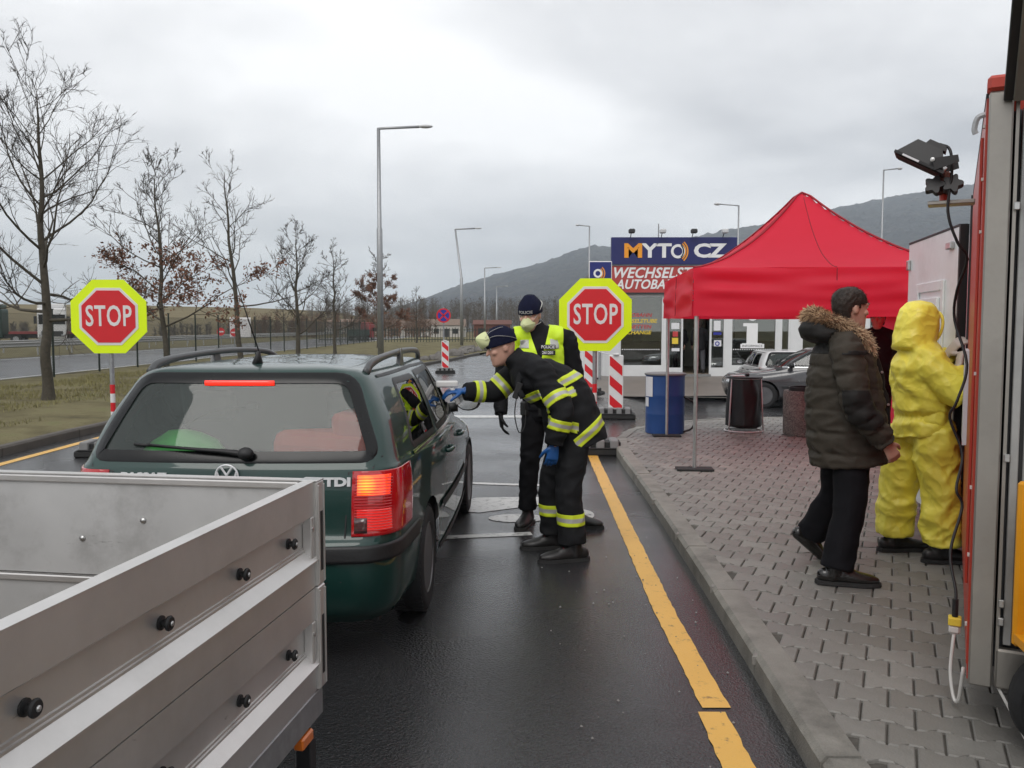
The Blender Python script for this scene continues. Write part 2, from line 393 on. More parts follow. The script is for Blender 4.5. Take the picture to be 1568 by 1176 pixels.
# road
ROAD_L = [(-6.62, -8), (-6.66, 13.5), (-6.3, 18), (-5.0, 28), (-3.78, 36.7), (-3.0, 41.5), (-1.93, 51.2), (1.5, 70), (9, 95), (24, 125)]
def sst(t): t = max(0, min(1, t)); return t * t * (3 - 2 * t)
def zroad(x, y): return -.30 * sst((y - 15) / 5) * sst((x - 1.2) / 3)
def zcourt(x, y): return -.16 + .22 * sst((y - 22.5) / 4.5)
def gridsheet(name, left, right, ys, nx, zf, mat, pw=1.0):
    bm = nb(); rows = []
    for y in ys:
        xl = left(y); xr = right(y); rows.append([bm.verts.new((xl + (xr - xl) * (i / nx) ** pw, y, zf(xl + (xr - xl) * (i / nx) ** pw, y))) for i in range(nx + 1)])
    for p, q in zip(rows, rows[1:]):
        for i in range(nx): bm.faces.new((p[i], p[i + 1], q[i + 1], q[i]))
    me = bpy.data.meshes.new(name); bm.to_mesh(me); bm.free(); o = mobj(name, me, mat, smooth=True); o['kind'] = 'structure'; return o
rl_ = [(b, a) for a, b in ROAD_L]
gridsheet('road', lambda y: interp(rl_, y), lambda y: 60, [-8 + i for i in range(22)] + [14 + .5 * i for i in range(1, 30)] + [30 + 2.5 * i for i in range(38)], 60, zroad, 'asphalt', 1.4)
# verge on the left with soil, grass
VL = [(x - .12, y) for x, y in ROAD_L]
bm = nb(); ny = 60; nx = 22; grid = []
for j in range(ny + 1):
    y = -8 + 138 * (j / ny) ** 1.6; xe = interp([(b, a - .10) for a, b in ROAD_L], y); row = []
    for i in range(nx + 1):
        t = i / nx; x = xe + (-15.4 - xe) * t
        row.append(bm.verts.new((x, y, .085 + .05 * math.sin(PI * min(1, t * 1.2)) + .05 * (noise.noise(V((x * .5, y * .5, 0)))) * min(1, t * 6))))
    grid.append(row)
for j in range(ny):
    for i in range(nx): bm.faces.new((grid[j][i], grid[j][i + 1], grid[j + 1][i + 1], grid[j + 1][i]))
verge = bobj('verge', bm, 'soil', smooth=True); verge['kind'] = 'structure'
mb = MB(); rg = random.Random(3)
for _ in range(42000):
    y = 9 + 26 * rg.random() ** 1.5; xe = interp([(b, a - .10) for a, b in ROAD_L], y); x = xe - .4 - (abs(xe) * 0 + 8.2) * rg.random() ** .7
    if noise.noise(V((x * .45, y * .45, 3))) < -.12 - .0 * x or (x > xe - 2.6 and noise.noise(V((x * .9, y * .9, 8))) < .18): continue
    t = (xe - x) / (15.4 + xe)
    z = .075 + .05 * math.sin(PI * min(1, t * 1.2)) + .05 * noise.noise(V((x * .5, y * .5, 0))) * min(1, t * 6)
    h = rg.uniform(.03, .11) * (1.6 if rg.random() < .2 else 1); a = rg.uniform(0, 2 * PI); wv = .010; l = rg.uniform(.01, .08); la = rg.uniform(0, 6.28)
    mb.tri(V((x - wv * math.cos(a), y - wv * math.sin(a), z)), V((x + wv * math.cos(a), y + wv * math.sin(a), z)), V((x + l * math.cos(la), y + l * math.sin(la), z + h)))
tag(mb.build('verge_grass', 'grass_blade'), 'short yellowed winter grass on the verge beside the road', 'grass', kind='stuff')

# left kerb: stone by stone (child pieces of one kerb)
def curve_len(pts):
    L = [0]
    for a, b in zip(pts, pts[1:]): L.append(L[-1] + (V(b) - V(a)).length)
    return L
def along(pts, L, s):
    for i in range(len(pts) - 1):
        if s <= L[i + 1] or i == len(pts) - 2:
            t = (s - L[i]) / (L[i + 1] - L[i]); p = V(pts[i]).lerp(V(pts[i + 1]), t); d = (V(pts[i + 1]) - V(pts[i])).normalized(); return p, d
def kerb(name, pts, width, h, mat, step=1.0, s0=0, s1=None, side=1):
    """side=+1: stone lies to the right of the direction of travel"""
    root = bpy.data.objects.new(name, None); C.objects.link(root); root['kind'] = 'structure'
    L = curve_len(pts); s = s0; s1 = s1 or L[-1]; k = 0
    while s < s1 - .05:
        e = min(s + step, s1); a, da = along(pts, L, s + .004); b, db = along(pts, L, e - .004)
        na = V((da.y, -da.x)) * side; nb_ = V((db.y, -db.x)) * side; bm = nb()
        dz = rnd.uniform(-.004, .004); sh = rnd.uniform(-.004, .004)
        A = a + na * sh; B = b + nb_ * sh
        prof = [(0, -.06), (0, h - .025), (.022, h), (width, h), (width, -.06)]
        ra = [bm.verts.new((A.x + na.x * u, A.y + na.y * u, v + dz)) for u, v in prof]; rb = [bm.verts.new((B.x + nb_.x * u, B.y + nb_.y * u, v + dz)) for u, v in prof]
        bm.faces.new(ra); bm.faces.new(rb[::-1])
        for i in range(5): bm.faces.new((ra[i], ra[(i + 1) % 5], rb[(i + 1) % 5], rb[i]))
        bobj('kerb_stone', bm, mat, root); s = e; k += 1
    return root
kerb('verge_kerb', [p for p in ROAD_L if p[1] < 60], .13, .13, 'kerb_dark', side=-1, s0=14)
# pavement island
KO = [(1.05, -3), (1.13, 3.1), (1.18, 4.1), (1.25, 6.1), (1.315, 8.4), (1.345, 10.4), (1.39, 11.3), (1.48, 12.0), (1.70, 12.8), (2.12, 13.5), (2.7, 14.08), (3.44, 14.48), (4.74, 14.78), (12, 15.1)]
KF = [(p.x, p.y) for p in catmull([V((a, b, 0)) for a, b in KO], 4)]
isl = [(x + .02, y) for x, y in KF] + [(12, -3)]
pav = sheet('pavement', isl, .101, 'sand')
kerb('pavement_kerb', KF, .15, .122, 'kerb_stone', side=1, s0=3)
# double-T pavers laid in running bond
PL, PP = .202, .170
def paver_mesh(mat, seed):
    bm = nb(); a = PL / 2 - .0036; wE = PP / 2 + .0135 - .0044; wW = PP / 2 - .0135 - .0044; xs = PL * .14; xe = PL * .32
    o = [(-a, -wE), (-xe, -wE), (-xs, -wW), (xs, -wW), (xe, -wE), (a, -wE), (a, wE), (xe, wE), (xs, wW), (-xs, wW), (-xe, wE), (-a, wE)]
    top = [bm.verts.new((x - math.copysign(.005, x), y - math.copysign(.005, y), .0)) for x, y in o]
    mid = [bm.verts.new((x, y, -.006)) for x, y in o]; lo = [bm.verts.new((x, y, -.045)) for x, y in o]
    bm.faces.new(top)
    for i in range(12):
        j = (i + 1) % 12; bm.faces.new((mid[i], mid[j], top[j], top[i])); bm.faces.new((lo[i], lo[j], mid[j], mid[i]))
    bmesh.ops.recalc_face_normals(bm, faces=bm.faces[:])
    me = bpy.data.meshes.new('paver'); bm.to_mesh(me); bm.free(); me.materials.append(MATS[mat]); return me
PM = [paver_mesh('paver', 1), paver_mesh('paver_dark', 2), paver_mesh('paver_pale', 3)]
spots = []; ang = R(-24.5); ca, sa = math.cos(ang), math.sin(ang)
KIN = isl
def inside(x, y, poly):
    c = False; n = len(poly); j = n - 1
    for i in range(n):
        xi, yi = poly[i]; xj, yj = poly[j]
        if (yi > y) != (yj > y) and x < (xj - xi) * (y - yi) / (yj - yi) + xi: c = not c
        j = i
    return c
for j in range(-40, 100):
    for i in range(-48, 50):
        u = 1.0 + i * PL + (j % 2) * PL / 2; v = 2.2 + j * PP
        x = u * ca - v * sa - .1; y = u * sa + v * ca
        if y < 1.9 or x > 7.6 or not (inside(x - .085, y, KIN) and inside(x - .03, y + .07, KIN)): continue
        spots.append((x, y))
def vis(p):
    x, y = p
    px = 784 + 1300 * x / y; py = 500 + 1300 * 1.57 / y
    return 0 if (py < 1200 and px < 1500) else 1
spots.sort(key=lambda p: (vis(p), p[1] ** 2 + p[0] ** 2))
far = MB()
for k, (x, y) in enumerate(spots):
    mi = rnd.choice((0, 0, 0, 1, 1, 2)); dz = rnd.uniform(-.0025, .0025); tx_, ty_ = rnd.uniform(-.008, .008), rnd.uniform(-.008, .008)
    if k < 300:
        o = bpy.data.objects.new('paver', PM[mi]); C.objects.link(o); o.parent = pav; o.location = (x, y, .116 + dz); o.rotation_euler = (tx_, ty_, ang + rnd.uniform(-.006, .006))
    else:
        me = PM[mi]; b = len(far.v)
        for q in me.vertices: far.v.append(V((x + q.co.x * ca - q.co.y * sa, y + q.co.x * sa + q.co.y * ca, .116 + dz + q.co.z + q.co.x * ty_ + q.co.y * tx_)))
        far.f += [tuple(b + i for i in pl.vertices) for pl in me.polygons]
        far.m = getattr(far, 'm', []) + [mi] * len(me.polygons)
fo = far.build('paver_field', ['paver', 'paver_dark', 'paver_pale'], pav); fo['kind'] = 'stuff'
fo.data.polygons.foreach_set('material_index', far.m)
# litter on the wet road
mb = MB(); rl = random.Random(11)
for _ in range(190):
    if rl.random() < .7: x, y = rl.uniform(.2, 1.12), rl.uniform(3, 11)
    else: x, y = rl.uniform(1.4, 3), rl.uniform(3.2, 8)
    z = .006 if x < 1.13 else .122; s = rl.uniform(.003, .009); a = rl.uniform(0, 6.3); c, n_ = math.cos(a) * s, math.sin(a) * s
    k = len(mb.v); mb.v += [V((x + c, y + n_, z)), V((x - n_, y + c, z)), V((x - c, y - n_, z)), V((x + n_, y - c, z)), V((x, y, z + s))]
    mb.f += [(k, k + 1, k + 4), (k + 1, k + 2, k + 4), (k + 2, k + 3, k + 4), (k + 3, k, k + 4)]
M('grit', (.22, .21, .20), .8, var=.5, scale=30)
tag(mb.build('grit', 'grit'), 'scattered pale grit and small stones on the wet road', 'grit', kind='stuff')
# painted lines (sheets 4 mm above the road)
def strip(name, pts, wd, z, mat, rag=0):
    bm = nb(); A = []; B = []; n = len(pts)
    for i, (x, y) in enumerate(pts):
        d = V(pts[min(i + 1, n - 1)]) - V(pts[max(i - 1, 0)]); d.normalize(); nr = V((-d.y, d.x)); w1 = wd / 2 + rnd.uniform(-rag, rag); w2 = wd / 2 + rnd.uniform(-rag, rag)
        A.append(bm.verts.new((x + nr.x * w1, y + nr.y * w1, z))); B.append(bm.verts.new((x - nr.x * w2, y - nr.y * w2, z)))
    for i in range(n - 1): bm.faces.new((A[i], B[i], B[i + 1], A[i + 1]))
    o = bobj(name, bm, mat); o['kind'] = 'structure'
    for p in o.data.polygons:
        if p.normal.z < 0: p.flip()
    return o
def dense(pts, step=.12):
    L = curve_len(pts); n = max(2, int(L[-1] / step)); return [tuple(along(pts, L, L[-1] * i / n)[0]) for i in range(n + 1)]
strip('yellow_line', dense([(.845, 1), (.875, 3.62)], .06), .125, .004, 'yellow_paint', .004)
strip('yellow_line', dense([(.905, 3.66), (.905, 4.9), (1.035, 10.3), (1.06, 11.05)], .06), .125, .004, 'yellow_paint', .004)
strip('yellow_line', dense([(-6.28, 2), (-6.28, 14), (-5.9, 20), (-4.7, 30)], .2), .13, .004, 'yellow_paint', .004)
strip('white_line', dense([(-.9, 6.60), (-.5, 6.72), (.16, 6.84)], .06), .11, .004, 'white_paint', .003)
strip('white_line', dense([(-1.2, 9.2), (-.35, 9.06), (.3, 8.95)], .08), .10, .004, 'white_paint', .003)
strip('white_line', dense([(-1.8, 15.88), (.9, 15.88)], .1), .42, .004, 'white_paint', .005)
# a painted arrow head and an oval on the lane
sheet('lane_arrow', [(-.75, 7.75), (-.30, 7.62), (.25, 7.95), (.62, 8.02), (.62, 8.22), (.2, 8.34), (-.35, 8.30)], .004, 'white_paint')
sheet('lane_oval', [(.05 + .26 * math.cos(i * PI / 12), 7.40 + .16 * math.sin(i * PI / 12)) for i in range(24)], .004, 'white_paint')
sheet('lane_spot', [(.62 + .12 * math.cos(i * PI / 10), 7.55 + .22 * math.sin(i * PI / 10)) for i in range(20)], .004, 'white_paint')
FC = [(1.2, 46), (1.25, 25), (1.5, 23.4), (2.2, 22.7), (3.3, 22.4), (5.5, 22.7), (14, 23.2), (40, 24)]
fcy = [(x, y) for x, y in FC[1:]]
bm = nb(); rows = []
for i in range(41):
    x = 1.2 + (38.8) * (i / 40) ** 1.5; y0 = interp(fcy, x); rows.append([bm.verts.new((x, y0 + (46 - y0) * (j / 16) ** 1.3, zcourt(x, y0 + (46 - y0) * (j / 16) ** 1.3))) for j in range(17)])
for p, q in zip(rows, rows[1:]):
    for j in range(16): bm.faces.new((p[j], q[j], q[j + 1], p[j + 1]))
o = bobj('forecourt', bm, 'slab', smooth=True); o['kind'] = 'structure'
strip('forecourt_edge', [(1.12, 25), (1.42, 23.3), (2.15, 22.6), (3.3, 22.3), (5.5, 22.6), (14, 23.1)], .14, 0, 'kerb_stone')
for q in C.objects:
    if q.name == 'forecourt_edge':
        for v_ in q.data.vertices: v_.co.z = zroad(v_.co.x, v_.co.y) + .10
# motorway beyond the fence
sheet('motorway', [(-15.6, -8), (-15.6, 400), (-27.5, 400), (-27.5, -8)], -.05, 'asphalt_far')
strip('motorway_line', [(-16.9, -8), (-16.9, 300)], .2, -.044, 'white_paint')
strip('motorway_line', [(-26.6, -8), (-26.6, 300)], .2, -.044, 'white_paint')
sheet('motorway_verge', [(-27.5, -8), (-27.5, 400), (-60, 400), (-60, -8)], -.04, 'soil')
def guard_rail(x, lab):
    t = thing('guard_rail', lab, 'guard rail', (x, 20, 0), 0, 'motorway guard rails')
    m1 = MB()
    for zc in (.62,):
        prof = [(0, -.16), (.06, -.1), (0, -.03), (0, .03), (.06, .1), (0, .16)]
        base = len(m1.v)
        for y in (0, 180):
            for u, v in prof: m1.v.append(V((u, y, zc + v)))
        for i in range(5): m1.f.append((base + i, base + i + 1, base + 6 + i + 1, base + 6 + i))
    m1.build('rail', 'rail_metal', t)
    for k in range(18):
        p = MB(); p.box(-.08, -.02, k * 4, k * 4 + .1, -.05, .7); p.build('post', 'rail_metal', t)
guard_rail(-29, 'weathered steel guard rail along the near edge of the motorway median')
guard_rail(-33.5, 'farther steel guard rail behind the first one beside the motorway')
# fence: posts and diamond wire
fx = -14.7
t = thing('wire_fence', 'dark green wire mesh fence with tall posts between verge and motorway', 'fence', (fx, 16, .08))
fe = 70
yk = -1.0
while yk < fe:
    bm = nb(); tube(bm, [(0, yk, -.2), (0, yk, 2.15)], .036, 8); box(bm, -.042, .042, yk - .042, yk + .042, 2.15, 2.18)
    bobj('post', bm, 'post_green', t); yk += 3.05 + rnd.uniform(-.1, .1)
mb = MB(); r_ = .0035
s = -8
while s < fe:
    for sg in (1, -1):
        a = V((0, s if sg == 1 else s + 1.95, .05)); b = V((0, s + 1.95 if sg == 1 else s, 2.0))
        mb.tube([a, b], [r_, r_], 3)
    s += .085
for z in (.05, 1.0, 2.0): mb.tube([V((0, -8, z)), V((0, fe, z))], [.004, .004], 3)
o = mb.build('wire_mesh', 'wire', t); o['kind'] = 'stuff'

# --- trees
def branch_path(p, d, ln, seg, wob, up, rg):
    pts = [p.copy()]; d = d.normalized()
    for i in range(seg):
        d = (d + V((rg.gauss(0, wob), rg.gauss(0, wob), rg.gauss(0, wob * .7) + up))).normalized()
        p = p + d * (ln / seg); pts.append(p.copy())
    return pts
def bare_tree(loc, h, seed, label, limbs=16, first=.27, spread=.34, leaves=0, leafz=(.2, .6), density=1, twigr=.0035, rb=.11, lean=(0, 0), lspread=1, group='bare trees along the verge'):
    rg = random.Random(seed); t = thing('bare_tree', label, 'tree', loc, 0, group)
    T = MB(); K = MB(); Lf = MB()
    n0 = 12; tr = [V((lean[0] * (i / n0) + .04 * h * .1 * rg.gauss(0, 1) * (i > 1), lean[1] * i / n0 + .004 * h * rg.gauss(0, 1) * (i > 1), h * i / n0 * .93 - .05)) for i in range(n0 + 1)]
    tr = catmull(tr, 3); nt_ = len(tr)
    rads = [rb * ((1 - i / (nt_ - 1)) ** .85) + .006 + (rb * .5 * max(0, 1 - i / 2.2)) for i in range(nt_)]
    T.tube(tr, rads, 9)
    def twigs(path, rad, ln, lev):
        m = len(path)
        cnt = max(2, int((4 if lev == 2 else 4.5 if lev == 3 else 3) * density * (1.3 if ln > .8 else 1)))
        for c in range(cnt):
            f = rg.uniform(.22, 1.0); i = min(m - 2, int(f * (m - 1))); q = path[i].lerp(path[i + 1], f * (m - 1) - i); d0 = (path[i + 1] - path[i]).normalized()
            dv = (d0 + V((rg.gauss(0, .6), rg.gauss(0, .6), rg.gauss(.05, .45)))).normalized()
            l2 = ln * rg.uniform(.32, .62) * (1.1 - .35 * f); r2 = max(twigr, rad * .5 * (1 - .4 * f))
            pp = branch_path(q, dv, l2, 4 if lev < 4 else 3, .13, .05, rg)
            K.tube(pp, [r2 * (1 - .65 * j / (len(pp) - 1)) for j in range(len(pp))], 4 if lev < 3 else 3)
            if leaves and leafz[0] * h < q.z < leafz[1] * h and rg.random() < .9:
                for _ in range(leaves):
                    qq = pp[rg.randrange(len(pp))] + V((rg.gauss(0, .07), rg.gauss(0, .07), rg.gauss(-.03, .06))); s_ = rg.uniform(.025, .06)
                    a = V((rg.gauss(0, 1), rg.gauss(0, 1), rg.gauss(0, 1))).normalized() * s_; b = a.orthogonal().normalized() * s_ * .6
                    Lf.quad(qq - a, qq + b, qq + a, qq - b)
            if lev < 4: twigs(pp, r2, l2, lev + 1)
    for k in range(limbs):
        f = first + (1 - first) * ((k + .3) / limbs) ** .9; i = min(nt_ - 2, int(f * (nt_ - 1))); q = tr[i]
        az = k * 2.4 + rg.uniform(-.5, .5); el = R(rg.uniform(2, 30) + 32 * f)
        if f < first + .12: el = R(rg.uniform(-4, 22))
        d = V((math.cos(az) * math.cos(el), math.sin(az) * math.cos(el), math.sin(el)))
        ln = h * spread * lspread * (1.15 - .72 * (f - first) / (1 - first)) * rg.uniform(.8, 1.15); r1 = max(.008, rads[i] * .42)
        pp = branch_path(q, d, ln, 8, .13, .055, rg)
        T.tube(pp, [r1 * (1 - .8 * j / 8) for j in range(9)], 6)
        m = len(pp)
        for c in range(int(6 * density) + (ln > 1.8) * 2):
            f2 = rg.uniform(.2, 1); i2 = min(m - 2, int(f2 * (m - 1))); q2 = pp[i2].lerp(pp[i2 + 1], f2 * (m - 1) - i2); d0 = (pp[i2 + 1] - pp[i2]).normalized()
            dv = (d0 + V((rg.gauss(0, .55), rg.gauss(0, .55), rg.gauss(.08, .4)))).normalized(); l2 = ln * rg.uniform(.28, .5) * (1.1 - .4 * f2); r2 = max(twigr * 1.3, r1 * .45 * (1 - .5 * f2))
            p2 = branch_path(q2, dv, l2, 5, .13, .06, rg); K.tube(p2, [r2 * (1 - .65 * j / 5) for j in range(6)], 4)
            twigs(p2, r2, l2, 3)
    twigs(tr[int(nt_ * .7):], .012, h * .22, 2)
    T.build('trunk', 'bark', t, True); K.build('crown', 'twig', t)
    if leaves:
        lo = Lf.build('leaves', 'dead_leaf', t); lo['kind'] = 'stuff'
    return t
bare_tree((-9.83, 17.95, .05), 7.05, 5, 'tall bare tree nearest the road with heavy low boughs and no leaves', 26, .27, .40, density=1.1, rb=.112, twigr=.0048)
bare_tree((-9.75, 24, .05), 6.45, 12, 'bare tree with clumps of brown leaves left on its lower boughs', 20, .27, .36, leaves=4, leafz=(.26, .60), rb=.085, lean=(-.25, 0), twigr=.007)
bare_tree((-9.8, 30.8, .05), 7.75, 23, 'slender bare tree with few steep boughs and a pale leaning trunk', 14, .33, .30, density=.85, rb=.105, lean=(-.5, 0), twigr=.008)
bare_tree((-9.75, 38.7, .05), 6.3, 31, 'dense round-crowned bare tree with a thick fork', 20, .22, .36, rb=.11, twigr=.009)
bare_tree((-9.7, 46.5, .05), 6.3, 47, 'slim bare tree growing close beside the dense round-crowned one', 16, .25, .30, rb=.095, twigr=.010, density=.9)
bare_tree((-9.9, 63, .05), 7.4, 52, 'rust-brown leaved tree standing behind the tall lamp post', 18, .2, .27, leaves=9, leafz=(.10, .74), rb=.11, twigr=.012)
bare_tree((-9.2, 82, .05), 5.6, 66, 'small brown tree farther along the verge past the lamp post', 12, .25, .26, leaves=1, leafz=(.15, .6), rb=.08, twigr=.013, density=.7)

# --- lamp posts
def lamp_post(x, y, h, arm, lab, zb=.05, lean=0, r=.085, grp='street lamps'):
    t = thing('street_lamp', lab, 'street lamp', (x, y, zb), 0, grp)
    bm = nb(); tube(bm, [(0, 0, -.1), (0, 0, h * .58), (0, 0, h * .585), (lean, 0, h)], [r, r * .92, r * .7, r * .55], 10); bobj('pole', bm, 'galv', t, smooth=True)
    a = abs(arm); sgn = 1 if arm > 0 else -1
    bm = nb(); tube(bm, [(lean, 0, h - .12), (lean + .05 * sgn, 0, h - .02), (lean + sgn * a * .75, 0, h + .05)], r * .42, 8); bobj('arm', bm, 'galv', t, smooth=True)
    bm = nb(); x1 = lean + sgn * a * .72; x2 = lean + sgn * a
    ball(bm, ((x1 + x2) / 2, 0, h + .06), ((abs(x2 - x1)) / 2, .13, .075), 12); bobj('lantern', bm, 'lamp_head', t, smooth=True)
    return t
lamp_post(-5.5, 35.6, 9.8, 2.25, 'tallest grey street lamp with a single arm beside the verge trees', r=.13)
lamp_post(-4.2, 71, 9.7, 2.2, 'second street lamp along the road, its pole leaning', lean=-.5, r=.14)
lamp_post(-3.9, 122, 10, 2.4, 'third street lamp down the road before the wooded slope', r=.15)
lamp_post(-3.2, 178, 10, 2.4, 'farthest and faintest street lamp before the wooded slope', r=.17)
lamp_post(5.6, 62, 8.9, -1.0, 'thin lamp pole standing behind the small blue toll sign', r=.09)
lamp_post(11.35, 43, 7.7, -1.25, 'street lamp with a camera rising behind the blue toll sign board', r=.07)
lamp_post(18.9, 43.8, 9.6, .95, 'street lamp rising behind the red tent, its arm short', r=.07)

# --- hills, woods, field slopes
def hill(name, ridge, D0, D1, mat, amp=6, nx=150, ny=26, x0=-60, lump=1.0):
    bm = nb(); rows = []; xa, xb = ridge[0][0], ridge[-1][0]
    for j in range(ny + 1):
        t = j / ny; y = D0 + (D1 - D0) * t; row = []
        for i in range(nx + 1):
            x = xa + (xb - xa) * i / nx; hz = interp(ridge, x)
            s = t * t * (3 - 2 * t); z = hz * (.75 * s + .25 * t) + amp * noise.noise(V((x * .006, y * .006, 2))) * t + lump * noise.noise(V((x * .05, y * .05, 5))) * min(1, t * 4)
            row.append(bm.verts.new((x * (y / D1), y, z - .4)))
        rows.append(row)
    back = [bm.verts.new((v.co.x * 1.3, D1 * 1.3, -20)) for v in rows[-1]]; rows.append(back)
    for a, b in zip(rows, rows[1:]):
        for i in range(nx): bm.faces.new((a[i], a[i + 1], b[i + 1], b[i]))
    o = bobj(name, bm, mat, smooth=True); o['kind'] = 'structure'; return o
D = 2400
rid = [(px, py) for px, py in [(520, 500), (580, 480), (640, 461), (700, 441), (760, 424), (820, 407), (870, 391), (905, 382), (950, 386), (1000, 378), (1060, 368), (1150, 352), (1250, 330), (1350, 312), (1450, 294), (1560, 285), (1700, 290), (2000, 330), (2400, 400), (3000, 480)]]
hill('wooded_hill', [((px - 784) / 1300 * D, (500 - py) / 1300 * D) for px, py in rid], 700, D, 'forest', 8, 420, 60, lump=8)
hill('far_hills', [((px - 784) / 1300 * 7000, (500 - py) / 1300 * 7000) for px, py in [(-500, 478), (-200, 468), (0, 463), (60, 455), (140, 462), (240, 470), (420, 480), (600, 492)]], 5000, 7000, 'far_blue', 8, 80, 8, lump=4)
hill('field_slope', [((px - 784) / 1300 * 320, (500 - py) / 1300 * 320) for px, py in [(-700, 470), (-300, 462), (0, 458), (150, 459), (300, 462), (420, 464), (520, 470), (620, 490), (680, 499)]], 120, 320, 'field', .5, 80, 20, lump=.35)
def wood(name, n, xr, yr, hr, seed, mat, lab, spr=.34, zf=None):
    rg = random.Random(seed); mb = MB()
    for _ in range(n):
        y = rg.uniform(*yr); x = rg.uniform(*xr) * (y / yr[0]); h = rg.uniform(*hr); z = (zf(x, y) if zf else 0) - .4
        mb.tri(V((x - .09, y, z)), V((x + .09, y, z)), V((x, y, z + h * .8)))
        for _ in range(46):
            u = rg.random() ** .7; q = V((x + rg.gauss(0, .03) * h, y + rg.gauss(0, .03) * h, z + h * (.12 + .75 * u))); a = rg.uniform(0, 6.28); e = rg.uniform(.1, 1.3)
            l = h * spr * rg.uniform(.4, 1) * (1.15 - u * .8); e2 = q + V((math.cos(a) * math.cos(e), math.sin(a) * math.cos(e), math.sin(e))) * l; wv = V((rg.gauss(0, 1), rg.gauss(0, 1), rg.gauss(0, 1))).normalized() * .055
            mb.tri(q - wv, q + wv, e2)
    tag(mb.build(name, mat), lab, 'woods', kind='stuff')
wood('bare_woods', 620, (-46, 36), (190, 300), (6, 10), 4, 'wood_far', 'grey-brown mass of leafless woods at the foot of the hill', zf=lambda x, y: (y - 190) * .035)
wood('brown_thicket', 170, (-40, -10), (125, 160), (3, 5.2), 5, 'wood_brown', 'reddish brown thicket behind the roadside trees', .5)
wood('hedge_bushes', 190, (-95, -32), (130, 150), (1.5, 3.4), 6, 'wood_far', 'dark low bushes along the foot of the brown field', .6)
# ================================================================= STREET THINGS
M('sign_neon', (.74, .96, .0), .4, var=.02)
M('sign_red', (.62, .012, .02), .4, var=.05)
M('sign_white', (.72, .70, .69), .4, var=.04)
M('sign_grey_back', (.3, .3, .3), .5, metal=.5)
M('plastic_white', (.70, .70, .69), .45, var=.06, dirt=((.4, .39, .37), .5, 3))
M('rubber', (.018, .018, .018), .75, var=.25, scale=12, bump=.3)
M('grey_plastic', (.20, .20, .20), .6, var=.15)
M('blue_sign', (.012, .02, .16), .4, var=.08)
M('orange', (.85, .33, .02), .45, var=.05)
M('black', (.012, .012, .013), .55, var=.2)
M('steel', (.55, .55, .54), .32, metal=.9, var=.15, scale=12)
M('drum_blue', (.012, .06, .22), .4, var=.15, scale=3)
M('paper', (.72, .72, .74), .6, var=.05, scale=20)
M('bag', (.007, .007, .008), .48, var=.2, bump=.5, bscale=14)
M('blue_round', (.02, .03, .30), .4)

def octa(r, z0=0): return [(r / math.cos(PI / 8) * math.cos(PI / 8 + k * PI / 4), z0 + r / math.cos(PI / 8) * math.sin(PI / 8 + k * PI / 4)) for k in range(8)]
def base_block(parent, slots=True, wd=.42, loc=(0, 0, 0), plate=True):
    if plate:
        bm = nb(); box(bm, -wd, wd, -.22, .22, 0, .085, .015); o = bobj('base_plate', bm, 'rubber', parent, loc)
        bm = nb(); box(bm, -wd * .9, wd * .9, -.225, .2, .085, .10, .004); bobj('base_rib', bm, 'rubber', parent, loc)
    for k in range(4):
        bm = nb(); x0 = -wd * .85 + k * wd * .44; box(bm, x0, x0 + wd * .26, -.19, .17, .09, .20, .012); bobj('base_block', bm, 'grey_plastic', parent, loc)
    bm = nb(); box(bm, -wd * .86, wd * .8, -.14, .13, .09, .17, .005); bobj('base_core', bm, 'rubber', parent, loc)
def stop_sign(x, y, zc, rz, label):
    t = thing('stop_sign', label, 'stop sign', (x, y, 0), rz, 'mobile stop signs')
    bm = nb(); prism(bm, octa(.478, zc), -.012, 0, 'y'); bobj('backing_board', bm, 'sign_neon', t)
    bm = nb(); prism(bm, octa(.372, zc), -.017, -.0125, 'y'); bobj('white_border', bm, 'sign_white', t)
    bm = nb(); prism(bm, octa(.338, zc), -.022, -.0175, 'y'); bobj('red_face', bm, 'sign_red', t)
    text('lettering', 'STOP', .375, 'sign_white', t, (0, -.0235, zc - .005), ext=.002, sx=.62, off=.006, space=1.08)
    bm = nb(); prism(bm, octa(.47, zc), .001, .006, 'y'); bobj('back_panel', bm, 'sign_grey_back', t)
    ztop = zc + .3; zs = .93; bm = nb(); tube(bm, [(0, .035, zs), (0, .035, ztop)], .03, 12); bobj('pole', bm, 'galv', t, smooth=False, auto=40)
    z = .1; k = 0
    zs_list = [.1 + i * .1185 for i in range(8)]
    for i in range(7):
        bm = nb(); tube(bm, [(0, .035, zs_list[i]), (0, .035, zs_list[i + 1] if i < 6 else zs)], .031, 12); bobj('pole_band', bm, 'sign_red' if i % 2 == 0 else 'plastic_white', t, auto=40)
    for zz_ in (zc - .2, zc + .2):
        bm = nb(); box(bm, -.05, .05, .006, .07, zz_ - .02, zz_ + .02, .004); bobj('clamp', bm, 'steel', t)
    base_block(t)
    return t
stop_sign(-5.25, 11.1, 1.82, R(4), 'red stop sign on a neon octagon board beside the left verge and tall bare tree')
stop_sign(1.10, 11.25, 1.845, R(-2), 'red stop sign on a neon octagon board at the pavement corner behind the fire fighter')

